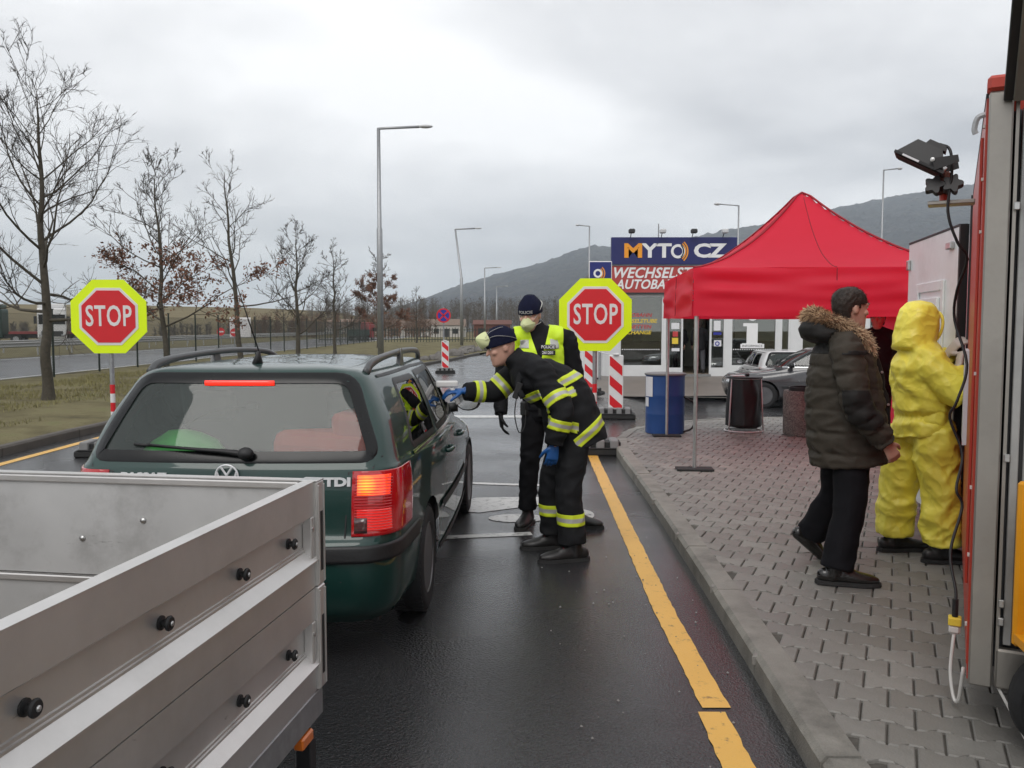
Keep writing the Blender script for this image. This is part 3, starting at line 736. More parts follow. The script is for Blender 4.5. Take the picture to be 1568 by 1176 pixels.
def clip(poly, f):
    o = []; n = len(poly)
    for i in range(n):
        a, b = poly[i], poly[(i + 1) % n]; fa, fb = f(a), f(b)
        if fa >= 0: o.append(a)
        if fa * fb < 0: t = fa / (fa - fb); o.append((a[0] + (b[0] - a[0]) * t, a[1] + (b[1] - a[1]) * t))
    return o
def beacon(x, y, rz, label, z0=0, h=1.0, ph=.06, scale=1):
    t = thing('warning_beacon', label, 'beacon', (x, y, z0), rz, 'red and white warning beacons'); hw = .135
    bm = nb(); box(bm, -hw, hw, -.02, .02, .17, .17 + h, .02, seg=2); bobj('panel', bm, 'plastic_white', t)
    k = -1
    while True:
        za = .2 + ph + k * .36; 
        if za > .17 + h: break
        p = [(-.115, za + .0), (.115, za - .20), (.115, za - .02), (-.115, za + .18)]
        p = clip(p, lambda q: q[1] - .195); p = clip(p, lambda q: .145 + h - q[1]) if p else p
        if len(p) > 2:
            bm = nb(); prism(bm, p, -.0235, -.0203, 'y'); bobj('red_stripe', bm, 'sign_red', t)
        k += 1
    bm = nb(); box(bm, -.03, .03, -.015, .015, .05, .18); bobj('foot_stem', bm, 'plastic_white', t)
    bm = nb(); lathe(bm, [(.06, .17 + h), (.06, .19 + h), (.04, .2 + h)], 12); bobj('lamp_socket', bm, 'plastic_white', t)
    base_block(t, wd=.36)
beacon(1.92, 15.65, R(-6), 'red striped warning beacon standing on the road in front of the blue drum', zroad(1.92, 15.65))
beacon(1.97, 21.6, R(-20), 'red striped warning beacon partly hidden by the pole of the stop sign', zroad(1.97, 21.6))
beacon(-2.43, 30.9, R(3), 'red striped warning beacon on the road edge below the round no-stopping sign', 0)
beacon(.42, 49, R(0), 'small far red striped warning beacon on the road bend', 0)
# barrier tape between two beacons
bm = nb(); tube(bm, [(1.95, 15.7, 1.2), (2.05, 18, 1.1), (1.97, 21.5, 1.14)], .012, 6, 4); tag(bobj('barrier_chain', bm, 'plastic_white'), 'thin white chain hung between the two beacons near the stop sign', 'chain')

# round no-stopping sign
t = thing('no_stopping_sign', 'round blue sign with red rim on a thin pole by the road bend', 'road sign', (-2.85, 35.5, 0))
bm = nb(); tube(bm, [(0, 0, -.1), (0, 0, 2.5)], .032, 8); bobj('pole', bm, 'galv', t)
def disc(bm, r, y0, y1, zc, n=24, mi=0): prism(bm, [(r * math.cos(2 * PI * k / n), zc + r * math.sin(2 * PI * k / n)) for k in range(n)], y0, y1, 'y', mi)
bm = nb(); disc(bm, .30, -.05, -.035, 2.15); bobj('rim', bm, 'sign_red', t)
bm = nb(); disc(bm, .24, -.055, -.051, 2.15); bobj('face', bm, 'blue_round', t)
for a in (45, 135):
    bm = nb(); box(bm, -.25, .25, -.060, -.0555, -.03, .03, mat=Matrix.Translation((0, 0, 2.15)) @ Matrix.Rotation(R(a), 4, 'Y')); bobj('cross_bar', bm, 'sign_red', t)
# two no-entry signs by the motorway
for x, y, lab in ((-19.5, 57, 'small red no-entry sign on a post behind the car roof rail'), (-18.6, 57, 'small red no-entry sign mounted on a grey board beside the fence')):
    t = thing('no_entry_sign', lab, 'road sign', (x, y, 0)); z = 1.35
    bm = nb(); tube(bm, [(0, 0, -.1), (0, 0, 1.6)], .03, 8); bobj('pole', bm, 'galv', t)
    if 'board' in lab: bm = nb(); box(bm, -.3, 1.1, -.02, .02, 1.0, 2.3); bobj('grey_board', bm, 'sign_white', t); z = 1.3
    bm = nb(); disc(bm, .27, -.05, -.03, z); bobj('face', bm, 'sign_red', t)
    bm = nb(); box(bm, -.19, .19, -.058, -.051, z - .045, z + .045); bobj('bar', bm, 'sign_white', t)

# ---------------------------------------------------------------- tent
m, tt, b, n = mnodes('tent_cloth'); o_ = tt.nodes['Material Output']; L = tt.links.new
tx = n('ShaderNodeTexCoord'); no = n('ShaderNodeTexNoise', i_Scale=5, i_Detail=4); L(tx.outputs['Object'], no.inputs['Vector'])
mi_ = n('ShaderNodeMixRGB'); L(no.outputs[0], mi_.inputs[0]); mi_.inputs[1].default_value = (.80, .018, .05, 1); mi_.inputs[2].default_value = (.90, .03, .08, 1)
L(mi_.outputs[0], b.inputs['Base Color']); b.inputs['Roughness'].default_value = .6
tl = n('ShaderNodeBsdfTranslucent'); tl.inputs[0].default_value = (.95, .04, .09, 1); ms = n('ShaderNodeMixShader'); ms.inputs[0].default_value = .48
L(b.outputs[0], ms.inputs[1]); L(tl.outputs[0], ms.inputs[2]); L(ms.outputs[0], o_.inputs[0])
bu = n('ShaderNodeBump', i_Strength=.3, i_Distance=.01); L(no.outputs[0], bu.inputs['Height']); L(bu.outputs[0], b.inputs['Normal'])
M('tent_seam', (.30, .006, .018), .6)
tent = thing('canopy_tent', 'red pop-up canopy tent with a peaked roof on thin steel legs', 'tent', (3.565, 10.58, .12), R(-4.3))
TH = 1.50; zt = 2.20; zp = 3.24
def rz_(u, v):
    r = max(abs(u), abs(v)); t = 1 - r; t = min(t, .975)
    sag = -.035 * math.sin(PI * t) * (1 - abs(abs(u) - abs(v)) * 0) if r else 0
    dd = abs(abs(u) - abs(v)) / max(r, 1e-3)
    return zt + (zp - zt) * (.28 * t + .72 * t * t) / .985 - .03 * dd * math.sin(PI * min(1, t)) + .006 * noise.noise(V((u * 6, v * 6, 1)))
bm = nb(); G = 36; gv = [[None] * (G + 1) for _ in range(G + 1)]
for i in range(G + 1):
    for j in range(G + 1):
        u = -1 + 2 * i / G; v = -1 + 2 * j / G; gv[i][j] = bm.verts.new((u * TH, v * TH, rz_(u, v)))
for i in range(G):
    for j in range(G): bm.faces.new((gv[i][j], gv[i + 1][j], gv[i + 1][j + 1], gv[i][j + 1]))
roof = bobj('canopy_roof', bm, 'tent_cloth', tent, smooth=True)
for a in (1, -1):
    for c in (1, -1):
        bm = nb(); tube(bm, [(a * TH * k / 18, c * TH * k / 18, rz_(a * k / 18, c * k / 18) + .004) for k in range(19)], .013, 6); bobj('ridge_seam', bm, 'tent_seam', roof, smooth=True)
for a, c in ((0, -1), (0, 1), (1, 0), (-1, 0)):
    bm = nb(); tube(bm, [(a * TH * k / 16, c * TH * k / 16, rz_(a * k / 16, c * k / 16) + .002) for k in range(1, 17)], .005, 5); bobj('panel_seam', bm, 'tent_seam', roof, smooth=True)
for q, (nx_, ny_) in enumerate(((0, -1), (1, 0), (0, 1), (-1, 0))):
    bm = nb(); NU, NV = 72, 18; gr = []
    for i in range(NU + 1):
        u = -1 + 2 * i / NU; row = []
        for j in range(NV + 1):
            v = j / NV; edge = 1 - abs(u)
            fold = .032 * math.sin(v * 15 + 5 * edge * (1 - 2 * v) + 2.2 * noise.noise(V((u * 1.2 + q * 7, v * .8, 0)))) * (1 - edge * .55) * math.sin(PI * min(1, v * 1.1)) * min(1, edge * 5) + .03 * noise.noise(V((u * 1.6, v * 4.5, q * 3))) * min(1, edge * 5)
            px_, py_ = u * TH, (TH + .004 + .012 * v) + fold
            x = px_ * (1 if ny_ else 0); 
            P = V((-ny_ * u * TH if ny_ else nx_ * py_, ny_ * py_ if ny_ else nx_ * u * TH, zt - .515 * v - .012 * math.sin(PI * (u + 1) / 2) * v))
            row.append(bm.verts.new(P))
        gr.append(row)
    for i in range(NU):
        for j in range(NV): bm.faces.new((gr[i][j], gr[i][j + 1], gr[i + 1][j + 1], gr[i + 1][j]))
    vl = bobj('valance', bm, 'tent_cloth', tent, smooth=True)
    bm = nb(); d0 = V((nx_, ny_, 0)); tube(bm, [d0 * (TH + .012) + V((0, 0, zt - .01)), d0 * (TH + .022) + V((0, 0, zt - .5))], .005, 5); bobj('panel_seam', bm, 'tent_seam', vl)
bm = nb(); gr = []
for i in range(31):
    row = []
    for j in range(15):
        u = -1 + 2 * i / 30; v = j / 14; row.append(bm.verts.new((TH * .97 + .03 * math.sin(u * 9 + v * 2) * v, u * TH * .96, 2.1 - 2.02 * v)))
    gr.append(row)
for i in range(30):
    for j in range(14): bm.faces.new((gr[i][j], gr[i][j + 1], gr[i + 1][j + 1], gr[i + 1][j]))
bobj('side_wall', bm, 'tent_cloth', tent, smooth=True)
for a in (-1, 1):
    for c in (-1, 1):
        lg = nb(); tube(lg, [(a * 1.455, c * 1.44, .02), (a * 1.455, c * 1.44, 1.15)], .021, 10); tube(lg, [(a * 1.455, c * 1.44, 1.10), (a * 1.455, c * 1.44, 2.2)], .026, 10); leg = bobj('leg', lg, 'steel', tent, auto=40)
        ft = nb(); box(ft, a * 1.455 - .2, a * 1.455 + .2, c * 1.44 - .11, c * 1.44 + .09, 0, .022, .004); bobj('foot_plate', ft, 'rubber', leg)
for (a, b_) in (((-1.45, -1.44), (1.45, -1.44)), ((-1.45, 1.44), (1.45, 1.44)), ((-1.45, -1.44), (-1.45, 1.44)), ((1.45, -1.44), (1.45, 1.44))):
    for s_ in (0, 1):
        bm = nb(); A = V((*a, 2.12)); B = V((*b_, 2.12)); Mi = (A + B) / 2
        z1, z2 = (1.88, 2.14) if s_ else (2.14, 1.88)
        tube(bm, [A + V((0, 0, z1 - 2.12)), Mi + V((0, 0, z2 - 2.12))], .01, 6); tube(bm, [Mi + V((0, 0, z2 - 2.12)), B + V((0, 0, z1 - 2.12))], .01, 6); bobj('truss_bar', bm, 'steel', tent)
bm = nb(); tube(bm, [(0, 0, 2.1), (0, 0, 3.2)], .02, 8); bobj('centre_pole', bm, 'steel', tent)

# ---------------------------------------------------------------- drum, bag stand, planter
t = thing('blue_drum', 'blue barrel with pinned papers standing behind the tent legs', 'barrel', (2.27, 12.55, .118))
bm = nb(); lathe(bm, [(.275, 0), (.285, .01), (.285, .28), (.287, .29), (.285, .30), (.285, .56), (.287, .57), (.285, .58), (.285, .85), (.296, .855), (.296, .875), (.28, .875)], 40); bobj('barrel_body', bm, 'drum_blue', t, auto=40)
bm = nb(); lathe(bm, [(.30, .862), (.305, .866), (.305, .885), (.27, .892), (.001, .893)], 40); bobj('lid', bm, 'grey_plastic', t, auto=40)
def wrap(bm, r, a0, a1, z0, z1, n=6):
    A = []
    for i in range(n + 1):
        a = R(a0 + (a1 - a0) * i / n); A.append([bm.verts.new((r * math.cos(a), r * math.sin(a), z)) for z in (z0, z1)])
    for p, q in zip(A, A[1:]): bm.faces.new((p[0], q[0], q[1], p[1]))
bm = nb(); wrap(bm, .2945, 188, 222, .55, .84); bobj('notice', bm, 'paper', t)
bm = nb(); wrap(bm, .2942, 186, 206, .40, .535); bobj('notice', bm, 'paper', t)
bm = nb(); tube(bm, [(.24, -.12, .55), (.40, -.1, .45), (.44, -.1, .25), (.38, -.12, .08), (.25, -.16, .03)], .014, 8, 5); bobj('hose', bm, 'rubber', t, smooth=True)

t = thing('bag_stand', 'white tubular stand holding a black rubbish bag near the kerb', 'rubbish bag', (3.50, 12.75, .118))
def ringtube(bm, r, z, rad, n=28): tube(bm, [(r * math.cos(2 * PI * k / n), r * math.sin(2 * PI * k / n), z) for k in range(n)], rad, 8, closed=True, cap=False)
bm = nb(); ringtube(bm, .235, .80, .012); bobj('top_ring', bm, 'plastic_white', t, smooth=True)
bm = nb(); ringtube(bm, .285, .012, .012); bobj('bottom_ring', bm, 'plastic_white', t, smooth=True)
for a in (205, 335, 90):
    bm = nb(); tube(bm, [(.285 * math.cos(R(a)), .285 * math.sin(R(a)), .01), (.24 * math.cos(R(a)), .24 * math.sin(R(a)), .8)], .011, 8); bobj('leg', bm, 'plastic_white', t, smooth=True)
bm = nb(); rows = []
for j in range(26):
    z = .06 + .75 * j / 25; row = []
    for k in range(40):
        a = 2 * PI * k / 40; r0 = .222 + .04 * (1 - j / 25) + .018 * noise.noise(V((math.cos(a) * 3, math.sin(a) * 3, z * 2))) + .010 * math.sin(a * 9 + 3 * noise.noise(V((a, z * 3, 0))))
        if j == 0: r0 *= .75
        row.append(bm.verts.new((r0 * math.cos(a), r0 * math.sin(a), z + (.02 * noise.noise(V((a, 1, 1))) if j < 2 else 0))))
    rows.append(row)
for p, q in zip(rows, rows[1:]):
    for k in range(40): bm.faces.new((p[k], p[(k + 1) % 40], q[(k + 1) % 40], q[k]))
bm.faces.new(rows[0][::-1]); bobj('bin_bag', bm, 'bag', t, smooth=True)
bm = nb(); lathe(bm, [(.262, .80), (.266, .812), (.262, .822), (.2, .826), (.001, .827)], 36); bobj('folded_rim', bm, 'bag', t, smooth=True)
bm = nb(); box(bm, -.2, -.02, -.1, .08, .829, .84); bobj('white_tray', bm, 'plastic_white', t)
bm = nb(); box(bm, .0, .06, -.06, .02, .829, .87, .01); bobj('black_cup', bm, 'black', t)

m, tt, b, n = mnodes('aggregate'); L = tt.links.new
tx = n('ShaderNodeTexCoord'); vo = n('ShaderNodeTexVoronoi', i_Scale=60); L(tx.outputs['Object'], vo.inputs['Vector'])
rp2 = n('ShaderNodeValToRGB'); rp2.color_ramp.elements[0].color = (.08, .075, .068, 1); rp2.color_ramp.elements[1].color = (.30, .28, .25, 1); L(vo.outputs['Color'], rp2.inputs[0]); L(rp2.outputs[0], b.inputs['Base Color']); b.inputs['Roughness'].default_value = .8
bu = n('ShaderNodeBump', i_Strength=.8, i_Distance=.01); L(vo.outputs['Distance'], bu.inputs['Height']); L(bu.outputs[0], b.inputs['Normal'])
t = thing('concrete_bin', 'round washed-concrete litter bin with a dark liner behind the man', 'litter bin', (4.28, 12.3, .118))
bm = nb(); lathe(bm, [(.30, 0), (.32, .03), (.325, .6), (.31, .645), (.26, .645), (.25, .55), (.001, .5)], 36); bobj('concrete_shell', bm, 'aggregate', t, auto=40)
bm = nb(); lathe(bm, [(.24, .56), (.25, .70), (.235, .70), (.225, .56)], 30); bobj('liner', bm, 'black', t, auto=40)
bm = nb(); box(bm, -.10, .0, -.257, -.252, .62, .69); bobj('sticker', bm, 'plastic_white', t)

# ---------------------------------------------------------------- toll shop
M('shop_white', (.66, .67, .67), .4, var=.06, scale=2)
M('shop_red', (.42, .055, .05), .45, var=.12, scale=1.5)
M('shop_blue', (.014, .018, .115), .4, var=.15, scale=1)
M('letter_white', (.80, .80, .80), .4, var=.03)
M('letter_yellow', (.75, .55, .05), .5, var=.03)
M('letter_red', (.5, .05, .05), .5, var=.03)
M('inside_wall', (.7, .68, .58), .8, var=.1)
M('inside_floor', (.34, .27, .2), .5, var=.15)
M('dark_metal', (.03, .03, .032), .5)
M('counter', (.10, .07, .05), .5, var=.2)
glass('shop_glass', (.74, .80, .77), .01, 2.1)
shop = thing('toll_shop', 'white glazed toll shop with a blue roof sign and red fascia', 'shop', (3.1, 28, .06))
def sbox(name, mat, x0, x1, y0, y1, z0, z1, bev=0, parent=None):
    bm = nb(); box(bm, x0, x1, y0, y1, z0, z1, bev); return bobj(name, bm, mat, parent or shop)
W = 12.0
sbox('floor_slab', 'inside_floor', .0, W, .0, 6, -.1, .06)
sbox('back_wall', 'inside_wall', .0, W, 5.9, 6.05, .06, 3.5)
sbox('side_wall', 'shop_white', -.12, .0, .0, 6.05, -.1, 3.5)
sbox('side_wall', 'shop_white', W, W + .12, .0, 6.05, -.1, 3.5)
sbox('roof', 'grey_plastic', -.2, W + .2, -.15, 6.1, 3.5, 3.62)
sbox('ceiling', 'shop_white', .0, W, .0, 5.9, 2.72, 2.8)
sbox('red_fascia', 'shop_red', .02, 9.0, -.16, .0, 2.74, 3.60)
bm = nb(); prism(bm, [(-.10, 2.72), (.03, 2.72), (.03, 3.62), (.10, 3.62), (-.02, 3.62), (-.10, 3.4)][:3] + [(.03, 3.62), (-.02, 3.62), (-.10, 3.4)], -.17, 0, 'y'); bobj('fascia_end', bm, 'dark_metal', shop)
sbox('fascia_trim', 'dark_metal', .02, 9.0, -.165, .0, 2.68, 2.738)
for k, xx in enumerate((1.1, 2.3, 3.5, 4.7)):
    sbox('fascia_joint', 'letter_red', xx, xx + .012, -.1625, -.155, 2.75, 3.59)
sg = sbox('blue_sign_board', 'shop_blue', .12, 4.2, -.24, -.06, 3.64, 4.52, .012)
for a, bx_ in (('M', -.46), ):
    pass
y_ = -.2425
text('letter', 'M', .62, 'orange', sg, (.83, y_, 4.065), ext=.006, sx=1.32, off=.022)
for s_, xx in (('Y', 1.37), ('T', 1.83)):
    text('letter', s_, .62, 'letter_white', sg, (xx, y_, 4.065), ext=.006, sx=1.25, off=.02)
def arc_strip(name, cx_, cz, r, a0, a1, wd, mat, parent, y):
    bm = nb(); n_ = 20; P = [(cx_ + (r + wd / 2) * math.cos(R(a0 + (a1 - a0) * i / n_)), cz + (r + wd / 2) * math.sin(R(a0 + (a1 - a0) * i / n_))) for i in range(n_ + 1)] + [(cx_ + (r - wd / 2) * math.cos(R(a1 - (a1 - a0) * i / n_)), cz + (r - wd / 2) * math.sin(R(a1 - (a1 - a0) * i / n_))) for i in range(n_ + 1)]
    A = [bm.verts.new((u, y, v)) for u, v in P]; B = [bm.verts.new((u, y - .012, v)) for u, v in P]; m_ = len(P)
    for i in range(n_): bm.faces.new((A[i], A[i + 1], A[m_ - 2 - i], A[m_ - 1 - i])); bm.faces.new((B[i], B[i + 1], B[m_ - 2 - i], B[m_ - 1 - i]))
    for i in range(m_): bm.faces.new((A[i], A[(i + 1) % m_], B[(i + 1) % m_], B[i]))
    return bobj(name, bm, mat, parent)
arc_strip('letter', 2.28, 4.065, .185, 0, 180, .085, 'letter_white', sg, y_); arc_strip('letter', 2.28, 4.065, .185, 180, 360, .085, 'letter_white', sg, y_)
for i, r in enumerate((.26, .33, .40)): arc_strip('signal_arc', 2.20, 4.065, r, -48, 48, .04, 'orange', sg, y_)
for s_, xx in (('C', 3.07), ('Z', 3.56)):
    text('letter', s_, .60, 'letter_white', sg, (xx, y_, 4.065), ext=.006, sx=1.32, off=.022)
fasc = [o for o in shop.children if o.name.startswith('red_fascia')][0]
text('fascia_letters', 'WECHSELSTUBE', .47, 'letter_white', fasc, (.15, -.165, 3.36), ext=.008, sx=.95, off=.012, space=1.06, shear=.28, align='LEFT')
text('fascia_letters', 'AUTOBAHN', .42, 'letter_white', fasc, (.28, -.165, 2.99), ext=.008, sx=.92, off=.010, space=1.04, shear=.28, align='LEFT')
for xx in (.75, 1.75, 2.75, 3.75):
    bm = nb(); tube(bm, [(xx, -.15, 4.52), (xx, -.35, 4.68), (xx, -.42, 4.70)], .014, 6); bobj('lamp_arm', bm, 'dark_metal', shop)
    bm = nb(); box(bm, xx - .1, xx + .1, -.55, -.35, 4.62, 4.76, .03); bobj('sign_lamp', bm, 'dark_metal' if xx in (.75, 2.75) else 'lamp_head', shop)
bm = nb(); tube(bm, [(1.72, .2, 3.6), (1.72, .2, 5.0)], .02, 6); bobj('antenna', bm, 'galv', shop)
# shop front: (x0, x1, kind)
FR = [(.0, .42, 'pillar'), (.42, 1.88, 'window'), (1.88, 2.02, 'pillar'), (2.02, 2.52, 'light'), (2.52, 3.40, 'door'), (3.40, 3.92, 'light'), (3.92, 4.08, 'pillar'), (4.08, 5.62, 'window'), (5.62, 5.72, 'pillar'), (5.72, 6.05, 'window'), (6.05, 6.4, 'pillar'), (6.4, 8.4, 'window'), (8.4, 8.6, 'pillar'), (8.6, 11.9, 'window')]
for x0, x1, k in FR:
    if k == 'pillar': sbox('pillar', 'shop_white', x0, x1, -.06, .06, -.1, 2.68)
    else:
        zb = .30 if k == 'window' else .22
        if k == 'door': sbox('door_step', 'grey_plastic', x0, x1, -.3, .0, -.1, .07); sbox('door_head', 'shop_white', x0, x1, -.04, .04, 2.35, 2.68); continue
        sbox('parapet', 'shop_white', x0, x1, -.05, .05, -.1, zb)
        for u0, u1, w0, w1 in ((x0, x0 + .06, zb, 2.68), (x1 - .06, x1, zb, 2.68), (x0 + .06, x1 - .06, zb, zb + .06), (x0 + .06, x1 - .06, 2.6, 2.68)):
            sbox('window_frame', 'shop_white', u0, u1, -.045, .045, w0, w1)
        sbox('pane', 'shop_glass', x0 + .06, x1 - .06, -.006, .006, zb + .06, 2.6)
        if k == 'window' and x1 - x0 > 1:
            mb = MB(); q = x0 + .1
            while q < x1 - .12: mb.box(q, q + .035, -.011, -.0075, .86, .895); q += .075
            mb.build('dotted_strip', 'letter_white', shop)
# window writing
for i, (s_, mt) in enumerate((('AUTOBAHN', 'letter_red'), ('WECHSELSTUBE', 'letter_yellow'), ('VIGNETTEN', 'letter_red'), ('EXCHANGE', 'letter_yellow'))):
    text('window_lettering', s_, .17, mt, shop, (.95, -.012, 2.0 - i * .19), ext=.002, sx=1.15, off=.003, shear=.2)
bm = nb(); box(bm, 4.62, 4.98, -.03, -.012, 1.02, 1.74); box(bm, 4.50, 4.7, -.0295, -.012, 1.64, 1.742); box(bm, 4.48, 5.12, -.0298, -.012, .96, 1.08); bobj('information_mark', bm, 'letter_white', shop)
bm = nb(); disc(bm, .2, -.03, -.012, 2.02); 
bmesh.ops.translate(bm, verts=bm.verts, vec=(4.80, 0, 0)); bobj('information_dot', bm, 'letter_white', shop)
sbox('information_plate', 'letter_white', 4.42, 5.2, -.035, -.031, .92, 1.06)
text('plate_lettering', 'INFORMACE', .105, 'black', shop, (4.81, -.0365, .99), ext=.001, sx=1.15)
for x0, z0, w_, h_, mt in ((2.14, 1.55, .26, .2, 'paper'), (2.19, 1.3, .17, .17, 'letter_red'), (2.17, 1.06, .2, .2, 'letter_yellow'), (2.16, .82, .26, .1, 'paper'), (3.54, 1.5, .22, .32, 'paper'), (3.53, 1.36, .26, .08, 'blue_round'), (3.55, .98, .24, .2, 'paper')):
    sbox('notice', mt, x0, x0 + w_, -.012, -.0075, z0, z0 + h_)
arc_strip('ring_mark', 3.66, 1.07, .06, 0, 180, .03, 'blue_round', shop, -.0125); arc_strip('ring_mark', 3.66, 1.07, .06, 180, 360, .03, 'blue_round', shop, -.0125)
sbox('counter', 'counter', .6, 2.4, 2.2, 2.8, .06, 1.1); sbox('counter', 'counter', 4.2, 6.4, 2.8, 3.4, .06, 1.1); sbox('shelf', 'counter', .3, 2.0, 5.3, 5.88, .06, 2.2); sbox('shelf', 'black', 4.6, 5.6, 5.2, 5.88, .06, 2.0); sbox('screen', 'black', 1.2, 1.5, 2.3, 2.36, 1.12, 1.5); sbox('screen', 'black', 4.4, 4.75, 2.9, 2.95, 1.12, 1.5)
# white cabinet beside the shop
t = thing('white_cabinet', 'white ribbed metal cabinet beside the shop corner', 'cabinet', (2.45, 26.6, .02))
bm = nb(); box(bm, -.32, .32, -.2, .2, .08, 1.0, .01); bobj('cabinet_body', bm, 'plastic_white', t)
for k in range(5): bm = nb(); box(bm, -.28 + k * .12, -.22 + k * .12, -.212, -.202, .14, .94); bobj('rib', bm, 'shop_white', t)
bm = nb(); box(bm, -.3, .3, -.17, .17, -.1, .08); bobj('plinth', bm, 'rubber', t)
# small toll sign on a pole
t = thing('toll_sign', 'small blue toll sign with a white ring and orange arcs on a pole', 'road sign', (2.72, 26.3, 0))
bm = nb(); box(bm, -.34, .34, -.03, .03, 2.95, 3.68, .02); q = bobj('sign_plate', bm, 'blue_sign', t)
bm = nb(); box(bm, -.355, .355, -.02, .035, 2.935, 3.695, .02); bobj('sign_edge', bm, 'sign_white', t)
arc_strip('ring', -.08, 3.32, .105, 0, 180, .06, 'letter_white', q, -.031); arc_strip('ring', -.08, 3.32, .105, 180, 360, .06, 'letter_white', q, -.031)
for r in (.19, .25): arc_strip('signal_arc', -.12, 3.32, r, -48, 48, .03, 'orange', q, -.031)
bm = nb(); tube(bm, [(0, .06, -.1), (0, .06, 3.6)], .04, 8); bobj('pole', bm, 'galv', t)

# ---------------------------------------------------------------- far things by the road
M('rust_red', (.12, .045, .032), .8, var=.25)
M('shed_white', (.50, .48, .44), .8, var=.1)
M('tile', (.18, .13, .10), .8)
def house(x, y, sx_, sy_, h, rh, wall, roofm, lab, name='shed'):
    t = thing(name, lab, 'shed', (x, y, -.3)); bm = nb(); box(bm, -sx_ / 2, sx_ / 2, 0, sy_, 0, h); bobj('wall', bm, wall, t)
    bm = nb(); prism(bm, [(-.2, h + .01), (sy_ / 2, h + rh), (sy_ + .2, h + .01)], -sx_ / 2 - .2, sx_ / 2 + .2, 'x'); bobj('roof', bm, roofm, t)
    bm = nb(); box(bm, -.5, .5, -.06, -.01, .01, h * .75); bobj('door', bm, 'dark_metal', t)
    for q in (-1, 1): bm = nb(); box(bm, q * sx_ * .3 - .4, q * sx_ * .3 + .4, -.05, -.01, h * .4, h * .75); bobj('window', bm, 'black', t)
house(-3.0, 128, 5.5, 5, 2.3, .7, 'rust_red', 'rust_red', 'rust-red shed beyond the road bend')
house(-10.5, 135, 5, 4, 2.2, 1.0, 'shed_white', 'tile', 'small white hut behind the round no-stopping sign')
house(-22, 160, 26, 6, 2.0, 1.4, 'shed_white', 'tile', 'long low pale building beyond the green railings')
t = thing('green_railings', 'row of dark green railings past the roadside trees', 'railings', (-20, 88, .05))
for k in range(60):
    bm = nb(); box(bm, k * .3, k * .3 + .06, 0, .04, 0, 1.5 + .03 * (k % 3)); bobj('bar', bm, 'post_green', t)
for z in (.25, 1.25): bm = nb(); box(bm, 0, 18, .045, .08, z, z + .07); bobj('rail', bm, 'post_green', t)
for k in range(26):
    rr_ = random.Random(k); x, y = rr_.uniform(-5.2, -1.2), rr_.uniform(38, 60); x = interp([(b, a) for a, b in ROAD_L], y) - rr_.uniform(.5, 1.6)
    bm = nb(); bmesh.ops.create_icosphere(bm, subdivisions=2, radius=rr_.uniform(.2, .5))
    for v in bm.verts: v.co = v.co * (1 + .5 * noise.noise(v.co * 2 + V((k, 0, 0)))); v.co.z *= .7
    o = bobj('boulder', bm, 'rock', loc=(x, y, .15)); tag(o, 'rough grey boulder heaped along the edge of the road bend', 'boulder', 'boulders heaped at the road bend')
# ================================================================= VEHICLES
M('car_green', (.004, .034, .028), .45, var=.2, dirt=((.03, .035, .03), .35, 3.5), scale=2, coat=.75, spec=.3, rvar=.05)
M('car_grey', (.05, .05, .054), .25, var=.1, coat=.9)
M('car_white', (.60, .60, .60), .3, var=.05, coat=.7)
M('trim_black', (.014, .014, .015), .5, var=.2, bump=.1)
M('glass_band', (.004, .0045, .005), .25, spec=.35)
M('badge_silver', (.72, .73, .74), .35, metal=.25)
M('chrome', (.62, .63, .64), .15, metal=1)
M('rail_grey', (.085, .088, .09), .4, metal=.3)
M('tyre', (.014, .014, .015), .8, var=.3, scale=30, bump=.2)
M('rim', (.13, .13, .135), .45, metal=.6, var=.2, scale=9)
M('lamp_red', (.36, .006, .010), .12, coat=1, emit=(.6, .0, .0), es=.06)
M('lamp_red_lit', (.55, .01, .01), .15, coat=1, emit=(1, .03, .01), es=.75)
M('lamp_amber_lit', (.8, .1, .02), .15, coat=1, emit=(1, .09, .01), es=.9)
m, tt, b, n = MATS['lamp_amber_lit'], MATS['lamp_amber_lit'].node_tree, MATS['lamp_amber_lit'].node_tree.nodes['Principled BSDF'], None
_tc = tt.nodes.new('ShaderNodeTexCoord'); _vm = tt.nodes.new('ShaderNodeVectorMath'); _vm.operation = 'DISTANCE'; _vm.inputs[1].default_value = (.675, .09, .925)
_rp = tt.nodes.new('ShaderNodeValToRGB'); _mr = tt.nodes.new('ShaderNodeMapRange'); _mr.inputs[2].default_value = .11; tt.links.new(_tc.outputs['Object'], _vm.inputs[0]); tt.links.new(_vm.outputs['Value'], _mr.inputs[0]); tt.links.new(_mr.outputs[0], _rp.inputs[0])
_e = _rp.color_ramp.elements; _e[0].position = .12; _e[0].color = (1, .46, .03, 1); _e[1].position = .95; _e[1].color = (.75, .02, .01, 1); _q = _e.new(.5); _q.color = (1, .07, .008, 1); tt.links.new(_rp.outputs[0], b.inputs['Emission Color'])
M('unlit_brake_glow', (.5, .01, .012), .15, coat=1, emit=(1, .02, .01), es=.28)  # unlit brake lens, given a faint red glow of its own
M('lamp_dark', (.07, .03, .03), .15, coat=1)
M('seat_cloth', (.035, .036, .04), .85, var=.25, spec=.2)
M('cabin', (.03, .03, .032), .8)
M('cabin_pale', (.12, .12, .12), .8)
M('red_cloth', (.62, .05, .03), .8, var=.15)
M('green_bag', (.10, .5, .10), .6, var=.25)
glass('car_glass', (.60, .70, .65), .015, 1.5, haze=.10, hcol=(.34, .42, .39))
glass('car_glass_side', (.55, .62, .60), .01, 1.75)
